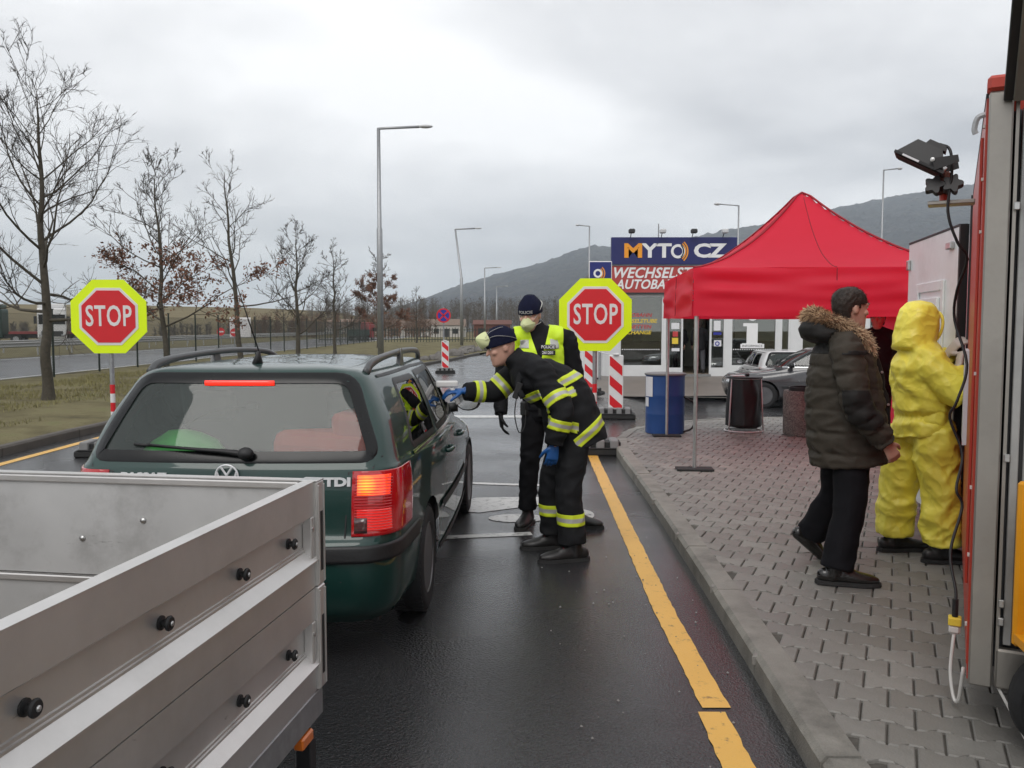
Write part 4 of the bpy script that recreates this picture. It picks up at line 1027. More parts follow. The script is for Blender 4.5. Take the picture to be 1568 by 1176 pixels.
ROWS = [(.22, .20, .22, .14, 4.50, .76, .82, .74, .22, .30, .05), (.30, .24, .30, .05, 4.58, .80, .86, .78, .22, .32, .06), (.45, .42, .45, .00, 4.64, .82, .872, .80, .22, .34, .07),
        (.62, .60, .58, .00, 4.66, .82, .88, .80, .20, .34, .07), (.69, .70, .68, .045, 4.63, .822, .88, .80, .17, .34, .06), (.85, .84, .76, .06, 4.55, .825, .875, .78, .15, .34, .06),
        (.98, .96, .83, .09, 4.40, .815, .858, .74, .15, .36, .06), (1.03, 1.0, .95, .115, 3.50, .795, .838, .76, .15, .24, .06), (1.20, 1.19, 1.18, .215, 3.10, .742, .778, .70, .14, .18, .05),
        (1.36, 1.36, 1.37, .31, 2.72, .655, .70, .64, .13, .15, .045), (1.44, 1.435, 1.455, .355, 2.50, .595, .63, .58, .12, .13, .04), (1.475, 1.472, 1.48, .41, 2.20, .50, .54, .48, .10, .22, .03),
        (1.492, 1.495, 1.50, .58, 1.95, .32, .33, .28, .08, .14, .02), (1.50, 1.505, 1.505, .95, 1.6, .004, .004, .004, .001, .001, 0)]
def row_pts(r, nr=10, nc=8, ns=150, nf=8):
    zr, zs, zf, yr, yf, wr, ws, wf, rc, fc, bow = r; P = []
    for i in range(nr):
        x = (wr - rc) * i / nr; P.append(V((x, yr + bow * (x / wr) ** 2, zr)))
    b = bow * ((wr - rc) / wr) ** 2; ry = rc * 1.35
    for i in range(nc):
        a = (PI / 2) * i / nc; P.append(V((wr - rc + rc * math.sin(a) ** .95 if a else wr - rc, yr + b + ry * (1 - math.cos(a)), zr)))
    y0 = yr + b + ry; fy = fc * 1.5; y1 = yf - fy
    for i in range(ns + 1):
        t = i / ns; y = y0 + (y1 - y0) * t; x = wr * (1 - t) ** 2 + (2 * ws - .5 * (wr + wf)) * 2 * t * (1 - t) + wf * t * t
        z = zr + (zs - zr) * sst(t * 3) + (zf - zs) * sst((t - .55) / .45); P.append(V((x, y, z)))
    for i in range(1, nc + 1):
        a = (PI / 2) * i / nc; P.append(V((wf - fc + fc * math.cos(a), y1 + fy * .86 * math.sin(a), zf)))
    for i in range(1, nf + 1):
        x = (wf - fc) * (1 - i / nf); P.append(V((x, yf - fy * .14 * (x / max(1e-3, wf - fc)) ** 2, zf)))
    return P
def roundpoly(p, r, n=5):
    o = []; m = len(p)
    for i in range(m):
        a, b, c = V(p[i - 1]), V(p[i]), V(p[(i + 1) % m]); da = (a - b).normalized(); dc = (c - b).normalized()
        A = b + da * r; Cc = b + dc * r
        for k in range(n + 1): t = k / n; o.append(tuple(A * (1 - t) ** 2 + b * 2 * t * (1 - t) + Cc * t * t))
    return o
def densify(p, st=.035):
    o = []
    for a, b in zip(p, p[1:] + p[:1]):
        d = math.hypot(b[0] - a[0], b[1] - a[1]); k = max(1, int(d / st))
        o += [(a[0] + (b[0] - a[0]) * i / k, a[1] + (b[1] - a[1]) * i / k) for i in range(k)]
    return o
def offpoly(p, d):
    m = len(p); ar = sum(p[i][0] * p[(i + 1) % m][1] - p[(i + 1) % m][0] * p[i][1] for i in range(m)); s = 1 if ar > 0 else -1; o = []
    for i in range(m):
        e = (V(p[(i + 1) % m]) - V(p[i - 1])).normalized(); nn = V((-e.y, e.x)) * s; o.append((p[i][0] + nn.x * d, p[i][1] + nn.y * d))
    return o
def make_car(name, label, loc, rz, paint_, detail=True, group=None):
    t = thing(name, label, 'car', loc, rz, group)
    ctrl = [row_pts(r) for r in ROWS]; nc = len(ctrl[0]); cols = [catmull([ctrl[k][c] for k in range(len(ROWS))], 6) for c in range(nc)]; nr = len(cols[0])
    bm = nb(); vr = {}
    for s in (1, -1):
        for c in range(nc):
            for k in range(nr):
                p = cols[c][k]; vr[s, c, k] = bm.verts.new((s * max(p.x, 0), p.y, p.z))
    for s in (1, -1):
        for c in range(nc - 1):
            for k in range(nr - 1):
                q = (vr[s, c, k], vr[s, c + 1, k], vr[s, c + 1, k + 1], vr[s, c, k + 1]); bm.faces.new(q if s == 1 else q[::-1])
    bmesh.ops.remove_doubles(bm, verts=bm.verts, dist=.0006); bm.normal_update()
    full = bcopy(bm); tree = BVHTree.FromBMesh(full)
    def side(y, z, off, s=1):
        h = tree.ray_cast(V((2 * s, y, z)), V((-s, 0, 0))); p, nn = h[0], h[1]
        if p is None:
            p, nn = tree.find_nearest(V((.62 * s, y, z)))[:2]
        if nn.x * s < 0: nn = -nn
        return p + nn * off
    def rear(x, z, off):
        h = tree.ray_cast(V((x, -2, z)), V((0, 1, 0))); p, nn = h[0], h[1]
        if p is None: return V((x, .3, z))
        if nn.y > 0: nn = -nn
        return p + nn * off
    def front(x, z, off):
        h = tree.ray_cast(V((x, 7, z)), V((0, -1, 0))); p, nn = h[0], h[1]
        if p is None: return V((x, 3, z))
        if nn.y < 0: nn = -nn
        return p + nn * off
    WIN = [[(.66, 1.035), (1.44, 1.03), (1.44, 1.385), (.86, 1.385)], [(1.54, 1.03), (2.32, 1.03), (2.32, 1.40), (1.54, 1.395)], [(2.42, 1.03), (3.20, 1.035), (2.78, 1.31), (2.60, 1.395), (2.42, 1.40)]]
    RW = [(-.725, 1.035), (.725, 1.035), (.555, 1.442), (-.555, 1.442)]; FW = [(-.64, .99), (.64, .99), (.53, 1.415), (-.53, 1.415)]
    WH = [(1.04, .315), (3.74, .315)]
    kill = []
    wp = [offpoly(roundpoly(w, .05), .012) for w in WIN]; rwp = offpoly(roundpoly(RW, .08), .012)
    for f in bm.faces:
        c = f.calc_center_median(); nx_ = abs(f.normal.x); d = False
        if abs(c.x) > .5 and nx_ > .5 and c.z < .72:
            for wy, wz in WH:
                if (c.y - wy) ** 2 + (c.z - wz) ** 2 < .365 ** 2: d = True
        if c.z > 1.0:
            if nx_ > .45 and any(inside(c.y, c.z, w) for w in wp): d = True
            if c.y < .6 and f.normal.y < -.3 and inside(c.x, c.z, rwp): d = True
            if c.y > 2.3 and f.normal.y > .2 and inside(c.x, c.z, FW): d = True
        if d: kill.append(f)
    bmesh.ops.delete(bm, geom=kill, context='FACES')
    for v in bm.verts:
        if v.is_boundary and v.co.z < .75 and abs(v.co.x) > .4:
            for wy, wz in WH:
                d = V((v.co.y - wy, v.co.z - wz)); 
                if .3 < d.length < .42 and v.co.z > .21: d = d.normalized() * .365; v.co.y = wy + d.x; v.co.z = wz + d.y
    bobj('car_body', bm, paint_, t, smooth=True)
    # wheel arch liners, wheels
    for wy, wz in WH:
        for s in (1, -1):
            bm = nb(); n_ = 20; A = []
            for i in range(n_ + 1):
                a = PI * (-.12 + 1.24 * i / n_); A.append((bm.verts.new((s * .845, wy + .367 * math.cos(a), wz + .367 * math.sin(a))), bm.verts.new((s * .55, wy + .367 * math.cos(a), wz + .367 * math.sin(a)))))
            for p, q in zip(A, A[1:]): bm.faces.new((p[0], p[1], q[1], q[0]))
            bm.faces.new([q[1] for q in A]); bobj('arch_liner', bm, 'black', t, smooth=True)
            mt = Matrix.Translation((s * .755, wy, wz)) @ Matrix.Rotation(R(90 * s), 4, 'Y')
            bm = nb(); lathe(bm, [(.21, -.09), (.255, -.098), (.292, -.094), (.308, -.075), (.313, -.03), (.313, .03), (.308, .075), (.292, .094), (.255, .098), (.21, .09)], 48, mt, close=False)
            wh = bobj('tyre', bm, 'tyre', t, auto=50)
            bm = nb(); 
            for k in range(48):
                for sg in (-1, 1): box(bm, -.0095, .0095, .306, .3175, sg * .02 if sg > 0 else -.085, .085 if sg > 0 else -.02, mat=mt @ Matrix.Rotation(2 * PI * (k + .25 * sg) / 48, 4, 'Z'))
            o = bobj('tread_blocks', bm, 'tyre', wh); o['kind'] = 'stuff'
            bm = nb(); lathe(bm, [(.214, .085), (.205, .092), (.195, .075), (.19, .02), (.05, .02), (.001, .02)], 40, mt); lathe(bm, [(.052, .03), (.05, .062), (.03, .07), (.001, .07)], 20, mt)
            for k in range(10):
                box(bm, -.016, .016, .04, .2, .04, .066, .006, mat=mt @ Matrix.Rotation(2 * PI * k / 10, 4, 'Z'))
            bobj('rim', bm, 'rim', wh, auto=40)
    # glass panes with black seals
    def pane(poly, proj, gm, fm, fw, nm='window', nz=14, nx=18, r=.05):
        z0 = min(p[1] for p in poly); z1 = max(p[1] for p in poly); bm = nb(); g = []
        for j in range(nz + 1):
            z = z0 + .004 + (z1 - z0 - .008) * j / nz; xs = []
            for a, b in zip(poly, poly[1:] + poly[:1]):
                if (a[1] - z) * (b[1] - z) < 0: xs.append(a[0] + (b[0] - a[0]) * (z - a[1]) / (b[1] - a[1]))
            xs.sort(); g.append([bm.verts.new(proj(xs[0] + (xs[-1] - xs[0]) * i / nx, z, -.002)) for i in range(nx + 1)])
        for p, q in zip(g, g[1:]):
            for i in range(nx): bm.faces.new((p[i], p[i + 1], q[i + 1], q[i]))
        w_ = bobj(nm, bm, gm, t, smooth=True)
        if fm:
            rp_ = densify(roundpoly(poly, r)); rings = [offpoly(rp_, -.012), offpoly(rp_, -.004), offpoly(rp_, fw)]; offs = [.001, .005, .003]; bm = nb()
            vv = [[bm.verts.new(proj(u, v, o_)) for u, v in ring] for ring, o_ in zip(rings, offs)]; m_ = len(rp_)
            for a, b in zip(vv, vv[1:]):
                for i in range(m_): bm.faces.new((a[i], a[(i + 1) % m_], b[(i + 1) % m_], b[i]))
            bobj('window_seal', bm, fm, w_, smooth=True)
        return w_
    pane(RW, rear, 'car_glass', 'glass_band', .042, 'rear_window', r=.09)
    pane(FW, front, 'car_glass_side', 'glass_band', .03, 'windscreen', r=.06)
    for s in (1, -1):
        for i, w_ in enumerate(WIN):
            if s == 1 and i == 2 and detail:
                wd = [(a, b) if b < 1.1 else (a, b) for a, b in w_]
                rp_ = densify(roundpoly(w_, .04)); bm = nb(); vv = [[bm.verts.new(side(u, v, o_, s)) for u, v in ring] for ring, o_ in ((offpoly(rp_, -.012), .001), (offpoly(rp_, -.004), .005), (offpoly(rp_, .03), .003))]
                for a, b in zip(vv, vv[1:]):
                    for k in range(len(rp_)): bm.faces.new((a[k], a[(k + 1) % len(rp_)], b[(k + 1) % len(rp_)], b[k]))
                bobj('window_seal', bm, 'trim_black', t, smooth=True)      # this window is wound down
                pane([(2.42, 1.03), (3.20, 1.035), (3.13, 1.07), (2.42, 1.075)], lambda y, z, o_: side(y, z, o_, 1), 'car_glass_side', None, 0, nz=2)
                continue
            pane(w_, (lambda s_: (lambda y, z, o_: side(y, z, o_, s_)))(s), 'car_glass_side', 'trim_black', .022)
        def sline(nm, pts, wd, mat, off=.002, sm=True):
            bm = nb(); A = []
            for i, (y, z) in enumerate(pts):
                d = V(pts[min(i + 1, len(pts) - 1)]) - V(pts[max(0, i - 1)]); d.normalize(); A.append((bm.verts.new(side(y - d.y * wd / 2, z + d.x * wd / 2, off, s)), bm.verts.new(side(y, z, off * 1.6, s)), bm.verts.new(side(y + d.y * wd / 2, z - d.x * wd / 2, off, s))))
            for p, q in zip(A, A[1:]): bm.faces.new((p[0], p[1], q[1], q[0])); bm.faces.new((p[1], p[2], q[2], q[1]))
            return bobj(nm, bm, mat, t, smooth=sm)
        def lin(a, b, n=16): return [(a[0] + (b[0] - a[0]) * i / n, a[1] + (b[1] - a[1]) * i / n) for i in range(n + 1)]
        sline('door_gap', lin((2.37, .30), (2.37, 1.0)), .007, 'black', .0008)
        sline('door_gap', lin((1.50, .72), (1.49, 1.0)) , .007, 'black', .0008)
        sline('door_gap', lin((3.30, .32), (3.34, .93)), .007, 'black', .0008)
        sline('belt_trim', lin((.62, 1.005), (3.34, 1.003), 40), .022, 'chrome', .006)
        sline('side_moulding', lin((1.45, .545), (3.32, .525), 40), .055, 'trim_black', .010)
        sline('sill_trim', lin((1.42, .27), (3.36, .27), 40), .05, 'trim_black', .006)
        sline('roof_gutter', [(.62 + 2.1 * i / 30, 1.43 - .01 * abs(i - 15) / 15) for i in range(31)], .014, 'trim_black', .003)
        for y, z in ((1.72, .86), (2.58, .86)):
            bm = nb(); tube(bm, [side(y - .02, z, .0, s), side(y, z, .03, s), side(y + .16, z, .032, s), side(y + .18, z, .0, s)], .014, 8, 3); bobj('door_handle', bm, 'trim_black' if not detail else paint_, t, smooth=True)
        # mirror
        bm = nb(); c = side(3.12, 1.01, .0, s); tube(bm, [c + V((-.03 * s, 0, 0)), c + V((s * .07, .0, .01))], (.03, .04), 8); ball(bm, c + V((s * .16, .01, .05)), (.105, .06, .075), 14); bobj('wing_mirror', bm, 'trim_black', t, smooth=True)
        bm = nb(); prism(bm, [(c.x + s * .16 + .085 * math.cos(k * PI / 8), c.z + .05 + .058 * math.sin(k * PI / 8)) for k in range(16)], c.y - .062, c.y - .045, 'y'); bobj('mirror_glass', bm, 'chrome', t)
        # roof rail
        if detail:
            rr = [side(.62, 1.425, -.01, s), side(.70, 1.44, .03, s) + V((0, 0, .03)), V((s * .595, 1.0, 1.515)), V((s * .595, 1.6, 1.53)), V((s * .59, 2.15, 1.522)), V((s * .57, 2.45, 1.498)), V((s * .555, 2.58, 1.455))]
            rr[0] = V((s * .585, .54, 1.44)); rr[1] = V((s * .59, .66, 1.488))
            bm = nb(); tube(bm, rr, [(.020, .03), (.018, .026), (.016, .02), (.016, .02), (.016, .02), (.017, .022), (.02, .028)], 10, 5, ref=(1, 0, 0)); ra = bobj('roof_rail', bm, 'rail_grey', t, smooth=True)
            bm = nb(); prism(bm, [(1.42, 1.44), (1.58, 1.44), (1.52, 1.55), (1.48, 1.55)], s * .59, s * .615, 'x'); bobj('rail_foot', bm, 'rail_grey', ra)
        # tail lamp
        def reg(x0, x1, y1, z0, z1, off): return cutkeep(full, [((0, 0, z0), (0, 0, 1)), ((0, 0, z1), (0, 0, -1)), ((s * x0, 0, 0), (s, 0, 0)), ((s * x1, 0, 0), (-s, 0, 0)), ((0, y1, 0), (0, -1, 0))], off=off)
        lr = bob('tail_lamp', reg(.605, 2, .47, .675, .985, .008), 'lamp_red', t)
        bob('lit_indicator', reg(.63, .775, .4, .872, .965, .012), 'lamp_amber_lit' if detail and s == 1 else 'lamp_red', lr)
        bob('brake_lens', reg(.63, .78, .4, .70, .805, .012), 'unlit_brake_glow' if detail else 'lamp_red', lr)
        bob('reversing_lens', reg(.618, .68, .4, .69, .765, .0145), 'lamp_dark', lr)
        for z in [.705 + .0135 * k for k in range(19)]:
            bm = nb(); tube(bm, [rear(s * (.618 + .0125 * i), z, .0125) for i in range(14)], .0022, 4); bobj('lens_rib', bm, 'lamp_red', lr)
        bob('bumper_strip', cutkeep(full, [((0, 0, .555), (0, 0, 1)), ((0, 0, .635), (0, 0, -1)), ((s * .47, 0, 0), (s, 0, 0)), ((0, .66, 0), (0, -1, 0))], off=.014), 'trim_black', t)
        bob('headlamp', cutkeep(full, [((0, 0, .62), (0, 0, 1)), ((0, 0, .80), (0, 0, -1)), ((s * .36, 0, 0), (s, 0, 0)), ((0, 4.15, 0), (0, 1, 0))], off=.006), 'chrome', t)
        # side corner reflector strip on the pillar
    # hatch seams, lettering
    def rline(nm, pts, wd, mat, off):
        bm = nb(); A = []
        for i, (x, z) in enumerate(pts):
            d = V(pts[min(i + 1, len(pts) - 1)]) - V(pts[max(0, i - 1)]); d.normalize(); A.append((bm.verts.new(rear(x - d.y * wd / 2, z + d.x * wd / 2, off)), bm.verts.new(rear(x + d.y * wd / 2, z - d.x * wd / 2, off))))
        for p, q in zip(A, A[1:]): bm.faces.new((p[0], q[0], q[1], p[1]))
        return bobj(nm, bm, mat, t)
    for s in (1, -1): rline('hatch_gap', [(s * .56, .46), (s * .575, .67), (s * .585, .98), (s * .70, 1.0), (s * .735, 1.05), (s * .64, 1.42)], .007, 'black', .0015)
    rline('hatch_gap', [(-.5 + i * .1, .46) for i in range(11)], .008, 'black', .0015)
    bob('number_plate_recess', cutkeep(full, [((0, 0, .70), (0, 0, 1)), ((0, 0, .86), (0, 0, -1)), ((-.3, 0, 0), (1, 0, 0)), ((.3, 0, 0), (-1, 0, 0)), ((0, .4, 0), (0, -1, 0))], off=.003), 'trim_black', t)
    bob('bumper_pad', cutkeep(full, [((0, 0, .575), (0, 0, 1)), ((0, 0, .63), (0, 0, -1)), ((-.46, 0, 0), (1, 0, 0)), ((.46, 0, 0), (-1, 0, 0)), ((0, .4, 0), (0, -1, 0))], off=.010), 'trim_black', t)
    bm = nb(); tube(bm, [(-.55, .05, .34), (-.6, .02, .26)], .03, 10); bobj('exhaust', bm, 'steel', t)
    # underside and cabin
    bm = nb(); box(bm, -.70, .70, .25, 4.3, .20, .42); bobj('underbody', bm, 'black', t)
    bm = nb(); box(bm, -.74, .74, .16, 3.3, .421, .70); bobj('cabin_floor', bm, 'cabin', t)
    bm = nb(); box(bm, -.74, .74, 3.0, 3.45, .701, .98, .04); bobj('dashboard', bm, 'cabin', t)
    for y, w2, xs in ((1.12, .62, (0,)), (2.15, .25, (-.37, .37))):
        for x in xs:
            st = nb(); box(st, x - w2, x + w2, y, y + .5, .702, .85, .05); box(st, x - w2, x + w2, -.06, .06, 0, .58, .05, mat=Matrix.Translation((0, y, .84)) @ Matrix.Rotation(R(14), 4, 'X')); so = bobj('seat', st, 'seat_cloth', t)
            for hx in ((x,) if w2 < .3 else (-.4, .4)):
                st = nb(); box(st, hx - .13, hx + .13, y - .23, y - .12, 1.14, 1.32, .04, seg=2); bobj('headrest', st, 'seat_cloth', so)
    if detail:
        bm = nb(); tube(bm, [(0 + .17 * math.cos(k * PI / 12) - .37, 2.92 + .06 * math.sin(k * PI / 12), 1.0 + .17 * math.sin(k * PI / 12)) for k in range(24)], .014, 6, closed=True, cap=False); bobj('steering_wheel', bm, 'trim_black', t, smooth=True)
        bm = nb(); tube(bm, [V((-.18 + .36 * i / 10, rear(-.18 + .36 * i / 10, 1.408, .008).y, 1.408)) for i in range(11)], (.004, .013), 8, ref=(0, 1, 0))
        bl = bobj('high_brake_light', bm, 'lamp_red_lit', t, smooth=True); bl.location = (-.02, -.004, -.006)
        ww = nb(); tube(ww, [rear(.08, 1.055, .03), rear(-.02, 1.065, .035), rear(-.20, 1.078, .03), rear(-.42, 1.098, .022)], [(.022, .018), (.016, .012), (.011, .008), (.006, .005)], 8, 3); ball(ww, rear(.085, 1.055, .035), (.04, .035, .032), 12); bobj('wiper_arm', ww, 'black', t, smooth=True)
        ww = nb(); tube(ww, [rear(-.50 + .46 * i / 10, 1.102 - .028 * i / 10, .010) for i in range(11)], .007, 6); bobj('wiper_blade', ww, 'black', t, smooth=True)
        bm = nb(); tube(bm, [(-.02, .60, 1.487), (-.01, .585, 1.53), (.0, .575, 1.56)], [(.03, .05), (.016, .024), (.007, .007)], 8); tube(bm, [(0, .578, 1.55), (-.055, .40, 1.92)], [.004, .0025], 6); bobj('aerial', bm, 'black', t, smooth=True)
        # badge: ring with V over W
        c = rear(0, .965, .004); bd = nb(); n_ = 32
        tube(bd, [(c.x + .055 * math.cos(2 * PI * k / n_), c.y - .008, c.z + .055 * math.sin(2 * PI * k / n_)) for k in range(n_)], (.006, .005), 8, ref=(0, 1, 0), closed=True, cap=False); bg_ = bobj('badge', bd, 'badge_silver', t, smooth=True)
        for path in ([(-.028, .046), (0, .004), (.028, .046)], [(-.048, .02), (-.026, -.046), (0, -.002), (.026, -.046), (.048, .02)]):
            bd = nb()
            for a, b in zip(path, path[1:]): tube(bd, [(c.x + a[0], c.y - .010, c.z + a[1]), (c.x + b[0], c.y - .010, c.z + b[1])], .0055, 6)
            bobj('badge_letter', bd, 'badge_silver', bg_)
        a = rear(.535, .935, .004); text('model_letters', 'TDI', .056, 'badge_silver', t, (a.x, a.y - .004, a.z), rot=(R(84), 0, R(3)), ext=.004, sx=1.45, off=.003)
        a = rear(-.42, .955, .004); text('model_letters', 'PASSAT', .055, 'badge_silver', t, (a.x, a.y - .004, a.z), rot=(R(84), 0, R(-3)), ext=.004, sx=1.25, off=.002)
        # load in the boot
        bm = nb(); box(bm, .12, .66, .36, .72, .701, 1.13, .06, seg=2); box(bm, .42, .64, .4, .70, 1.0, 1.25, .05, seg=2)
        for v in bm.verts: v.co += V((0, 0, .03 * noise.noise(v.co * 6)))
        bobj('red_bundle', bm, 'red_cloth', t)
        bm = nb(); ball(bm, (-.38, .5, .98), (.24, .16, .15), 16)
        for v in bm.verts: v.co += v.normal * 0 + V((0, 0, .05 * noise.noise(v.co * 9)))
        bobj('green_bag', bm, 'green_bag', t, smooth=True)
        bm = nb(); box(bm, -.6, .6, .42, 1.0, .701, .86, .02); bobj('boot_load', bm, 'cabin_pale', t)
        bm = nb(); tube(bm, [(-.52, .50, 1.08), (-.30, .62, 1.22), (-.10, .66, 1.25)], .006, 6, 2); box(bm, -.11, -.04, .645, .675, 1.235, 1.268, .006); bobj('dark_arm', bm, 'black', t)  # thin dark arm with a small end block, inside the rear window
    full.free(); return t
make_car('estate_car', 'dark green estate car with lit tail lamp and roof rails, behind the trailer', (-1.385, 4.0, 0), R(-2.3), 'car_green')
make_car('hatchback_car', 'dark grey car parked with its nose beside the black rubbish bag', (9.95, 20.9, zroad(8, 20.5)), R(82), 'car_grey', False)
_wc = make_car('white_car', 'white estate car seen from behind in front of the shop window', (7.42, 22.4, zroad(8, 24)), R(-4), 'car_white', False); _wc.scale = (.95, .9, .9)

# ---------------------------------------------------------------- aluminium trailer
M('alu', (.63, .615, .60), .36, metal=.75, scuff=(6, .66, .55), var=.12, scale=3, bump=.06, bscale=40, dirt=((.50, .48, .45), .5, 2.0))
M('alu_in', (.52, .52, .515), .5, metal=.35, var=.14, scale=2.2, bump=.05, bscale=30, dirt=((.22, .21, .20), .6, 2.6), scuff=(5, .63, .5))
M('ply', (.10, .07, .045), .7, var=.25, scale=3)
M('marker', (.55, .13, .01), .3, coat=.6)
tr = thing('box_trailer', 'open aluminium box trailer with double side boards in the foreground', 'trailer', (-.645, 2.82, 0), R(-8.5))
TL, TW, ZB = 2.9, 1.62, .475
PROF = [(0, .350), (0, .243), (-.004, .239), (-.014, .237), (-.014, .231), (-.022, .229), (-.022, .223), (-.030, .221), (-.030, .142), (-.026, .140), (-.026, .133), (-.022, .131), (-.022, .124), (.012, .094), (.012, .088), (.0, .084), (.0, .002), (-.036, .002), (-.036, .350)]
for lv in (0, 1):
    z0 = ZB + .352 * lv
    def board(nm, mat):     # profile along +y, outer face towards +x
        return mat
    bm = nb(); prism(bm, [(u, z0 + v) for u, v in PROF], -TL + .05, -.055, 'y'); sb = bobj('side_board', bm, 'alu', tr)
    for k, y in enumerate((-.20, -.53, -.92, -1.36, -1.80, -2.25, -2.62)):
        if lv == 0: y -= .015
        m_ = Matrix.Translation((-.031, y, z0 + .182)) @ Matrix.Rotation(R(90), 4, 'Y')
        bm = nb(); lathe(bm, [(.010, 0), (.017, .002), (.017, .006), (.009, .009), (.009, .018), (.017, .021), (.0182, .025), (.015, .029), (.001, .030)], 18, m_); kb = bobj('rope_knob', bm, 'black', sb, auto=35)
        bm = nb(); lathe(bm, [(.006, .0298), (.006, .0325), (.001, .034)], 10, m_); bobj('screw', bm, 'steel', kb, smooth=True)
    bm = nb(); prism(bm, [(-TW - u, z0 + v) for u, v in PROF], -TL + .05, -.055, 'y'); bobj('side_board', bm, 'alu', tr)
    bm = nb(); prism(bm, [(u, z0 + v) for u, v in PROF], -TW + .055, -.055, 'y', 0); 
    for v in bm.verts: v.co.x, v.co.y = v.co.y, v.co.x
    fb = bobj('front_board', bm, 'alu_in', tr)
    bx = nb(); box(bx, -TW + .055, -.055, -.039, -.0365, z0 + .004, z0 + .328); bobj('inner_panel', bx, 'alu_in', fb)
    bx = nb(); box(bx, -TW + .055, -.055, -.042, -.0005, z0 + .3505, z0 + .3545 if lv else z0 + .3515); bobj('rim_cap', bx, 'alu', fb)
    bx = nb(); box(bx, -TW + .055, -.055, -.050, -.0395, z0 + .325, z0 + .3485, .004); bobj('inner_lip', bx, 'alu', fb)
    if lv:
        bx = nb(); box(bx, -.040, .001, -TL + .05, -.055, z0 + .3505, z0 + .3545); bobj('rim_cap', bx, 'alu', sb)
    for x, zq in ((-.25, .19), (-.62, .20), (-.85, .13), (-1.25, .2)):
        bx = nb(); lathe(bx, [(.011, 0), (.010, .005), (.001, .008)], 14, Matrix.Translation((x, -.039, z0 + zq)) @ Matrix.Rotation(R(90), 4, 'X')); bobj('rivet', bx, 'steel', fb, smooth=True)
    # rear board
    bx = nb(); box(bx, -TW, 0, -TL, -TL + .03, z0 + .004, z0 + .35); bobj('rear_board', bx, 'alu', tr)
    # corner post pieces with latch slot
    for (x, s) in ((0, 1), (-TW, -1)):
        bx = nb(); x0, x1 = sorted((x - s * .05, x + s * .012)); box(bx, x0, x1, -.054, .004, z0 + .002, z0 + .352, .004); cp = bobj('corner_post', bx, 'alu', tr)
        bx = nb(); x0, x1 = sorted((x + s * .0121, x + s * .0135)); box(bx, x0, x1, -.03, -.012, z0 + .05, z0 + .25); bobj('latch_slot', bx, 'black', cp)
        bx = nb(); x0, x1 = sorted((x + s * .012, x + s * .016)); box(bx, x0, x1, -.052, -.044, z0 + .01, z0 + .34, .001); box(bx, x0, x1, -.006, .001, z0 + .01, z0 + .34, .001); bobj('post_edge', bx, 'alu', cp)
        bx = nb(); lathe(bx, [(.008, 0), (.008, .012), (.001, .014)], 10, Matrix.Translation((x - s * .006, -.075, z0 + .20)) @ Matrix.Rotation(R(90 * s), 4, 'Y')); bobj('bolt', bx, 'steel', cp)
        bx = nb(); x0, x1 = sorted((x - s * .030, x + s * .002)); box(bx, x0, x1, -.085, -.056, z0 + .10, z0 + .24, .003); bobj('end_cap', bx, 'alu', cp)
        if lv: bx = nb(); x0, x1 = sorted((x - s * .052, x + s * .013)); box(bx, x0, x1, -.056, .005, z0 + .3525, z0 + .358, .002); bobj('post_cap', bx, 'steel', cp)
bm = nb(); box(bm, -TW + .03, -.03, -TL + .04, -.035, ZB - .03, ZB + .0); bobj('floor_panel', bm, 'ply', tr)
bm = nb(); box(bm, -.06, .0, -TL, 0, ZB - .10, ZB - .003, .004); bobj('chassis_rail', bm, 'galv', tr)
bm = nb(); box(bm, -TW, -TW + .06, -TL, 0, ZB - .10, ZB - .003, .004); bobj('chassis_rail', bm, 'galv', tr)
bm = nb(); box(bm, -TW + .06, -.06, -.06, 0, ZB - .10, ZB - .031, .004); bobj('cross_beam', bm, 'galv', tr)
bm = nb(); box(bm, -.03, .006, -.19, -.10, ZB - .145, ZB - .105, .006); bobj('side_marker', bm, 'marker', tr)
bm = nb(); box(bm, -.05, .0, -.12, -.07, ZB - .26, ZB - .146, .003); bobj('marker_bracket', bm, 'black', tr)
for s, x in ((1, -.06), (-1, -TW + .06)):
    bm = nb(); tube(bm, [(x - s * .05, -.05, ZB - .12), (-TW / 2 + s * .05, .85, ZB - .08), (-TW / 2, 1.02, ZB - .06)], .03, 8); bobj('drawbar', bm, 'galv', tr)
bm = nb(); tube(bm, [(-TW / 2, 1.0, ZB - .06), (-TW / 2 + .02, 1.22, ZB - .06)], .035, 10); bobj('coupling', bm, 'black', tr)
bm = nb(); tube(bm, [(-TW / 2 - .15, .8, .12), (-TW / 2 - .15, .8, .8)], .025, 10); lathe(bm, [(.1, -.03), (.1, .03)], 20, Matrix.Translation((-TW / 2 - .15, .8, .1)) @ Matrix.Rotation(R(90), 4, 'Y')); bobj('jockey_wheel', bm, 'black', tr)
for s, x in ((1, -.22), (-1, -TW + .22)):
    bm = nb(); lathe(bm, [(.16, -.08), (.27, -.09), (.285, -.05), (.285, .05), (.27, .09), (.16, .08), (.15, .0), (.001, .0)], 36, Matrix.Translation((x, -1.5, .287)) @ Matrix.Rotation(R(90), 4, 'Y')); bobj('wheel', bm, 'tyre', tr, auto=40)
bm = nb(); tube(bm, [(-TW + .15, -1.5, .287), (-.15, -1.5, .287)], .03, 8); bobj('axle', bm, 'galv', tr)
for x in (-.25, -TW + .25): bm = nb(); box(bm, x - .03, x + .03, -1.56, -1.44, .31, ZB - .031); bobj('axle_mount', bm, 'galv', tr)

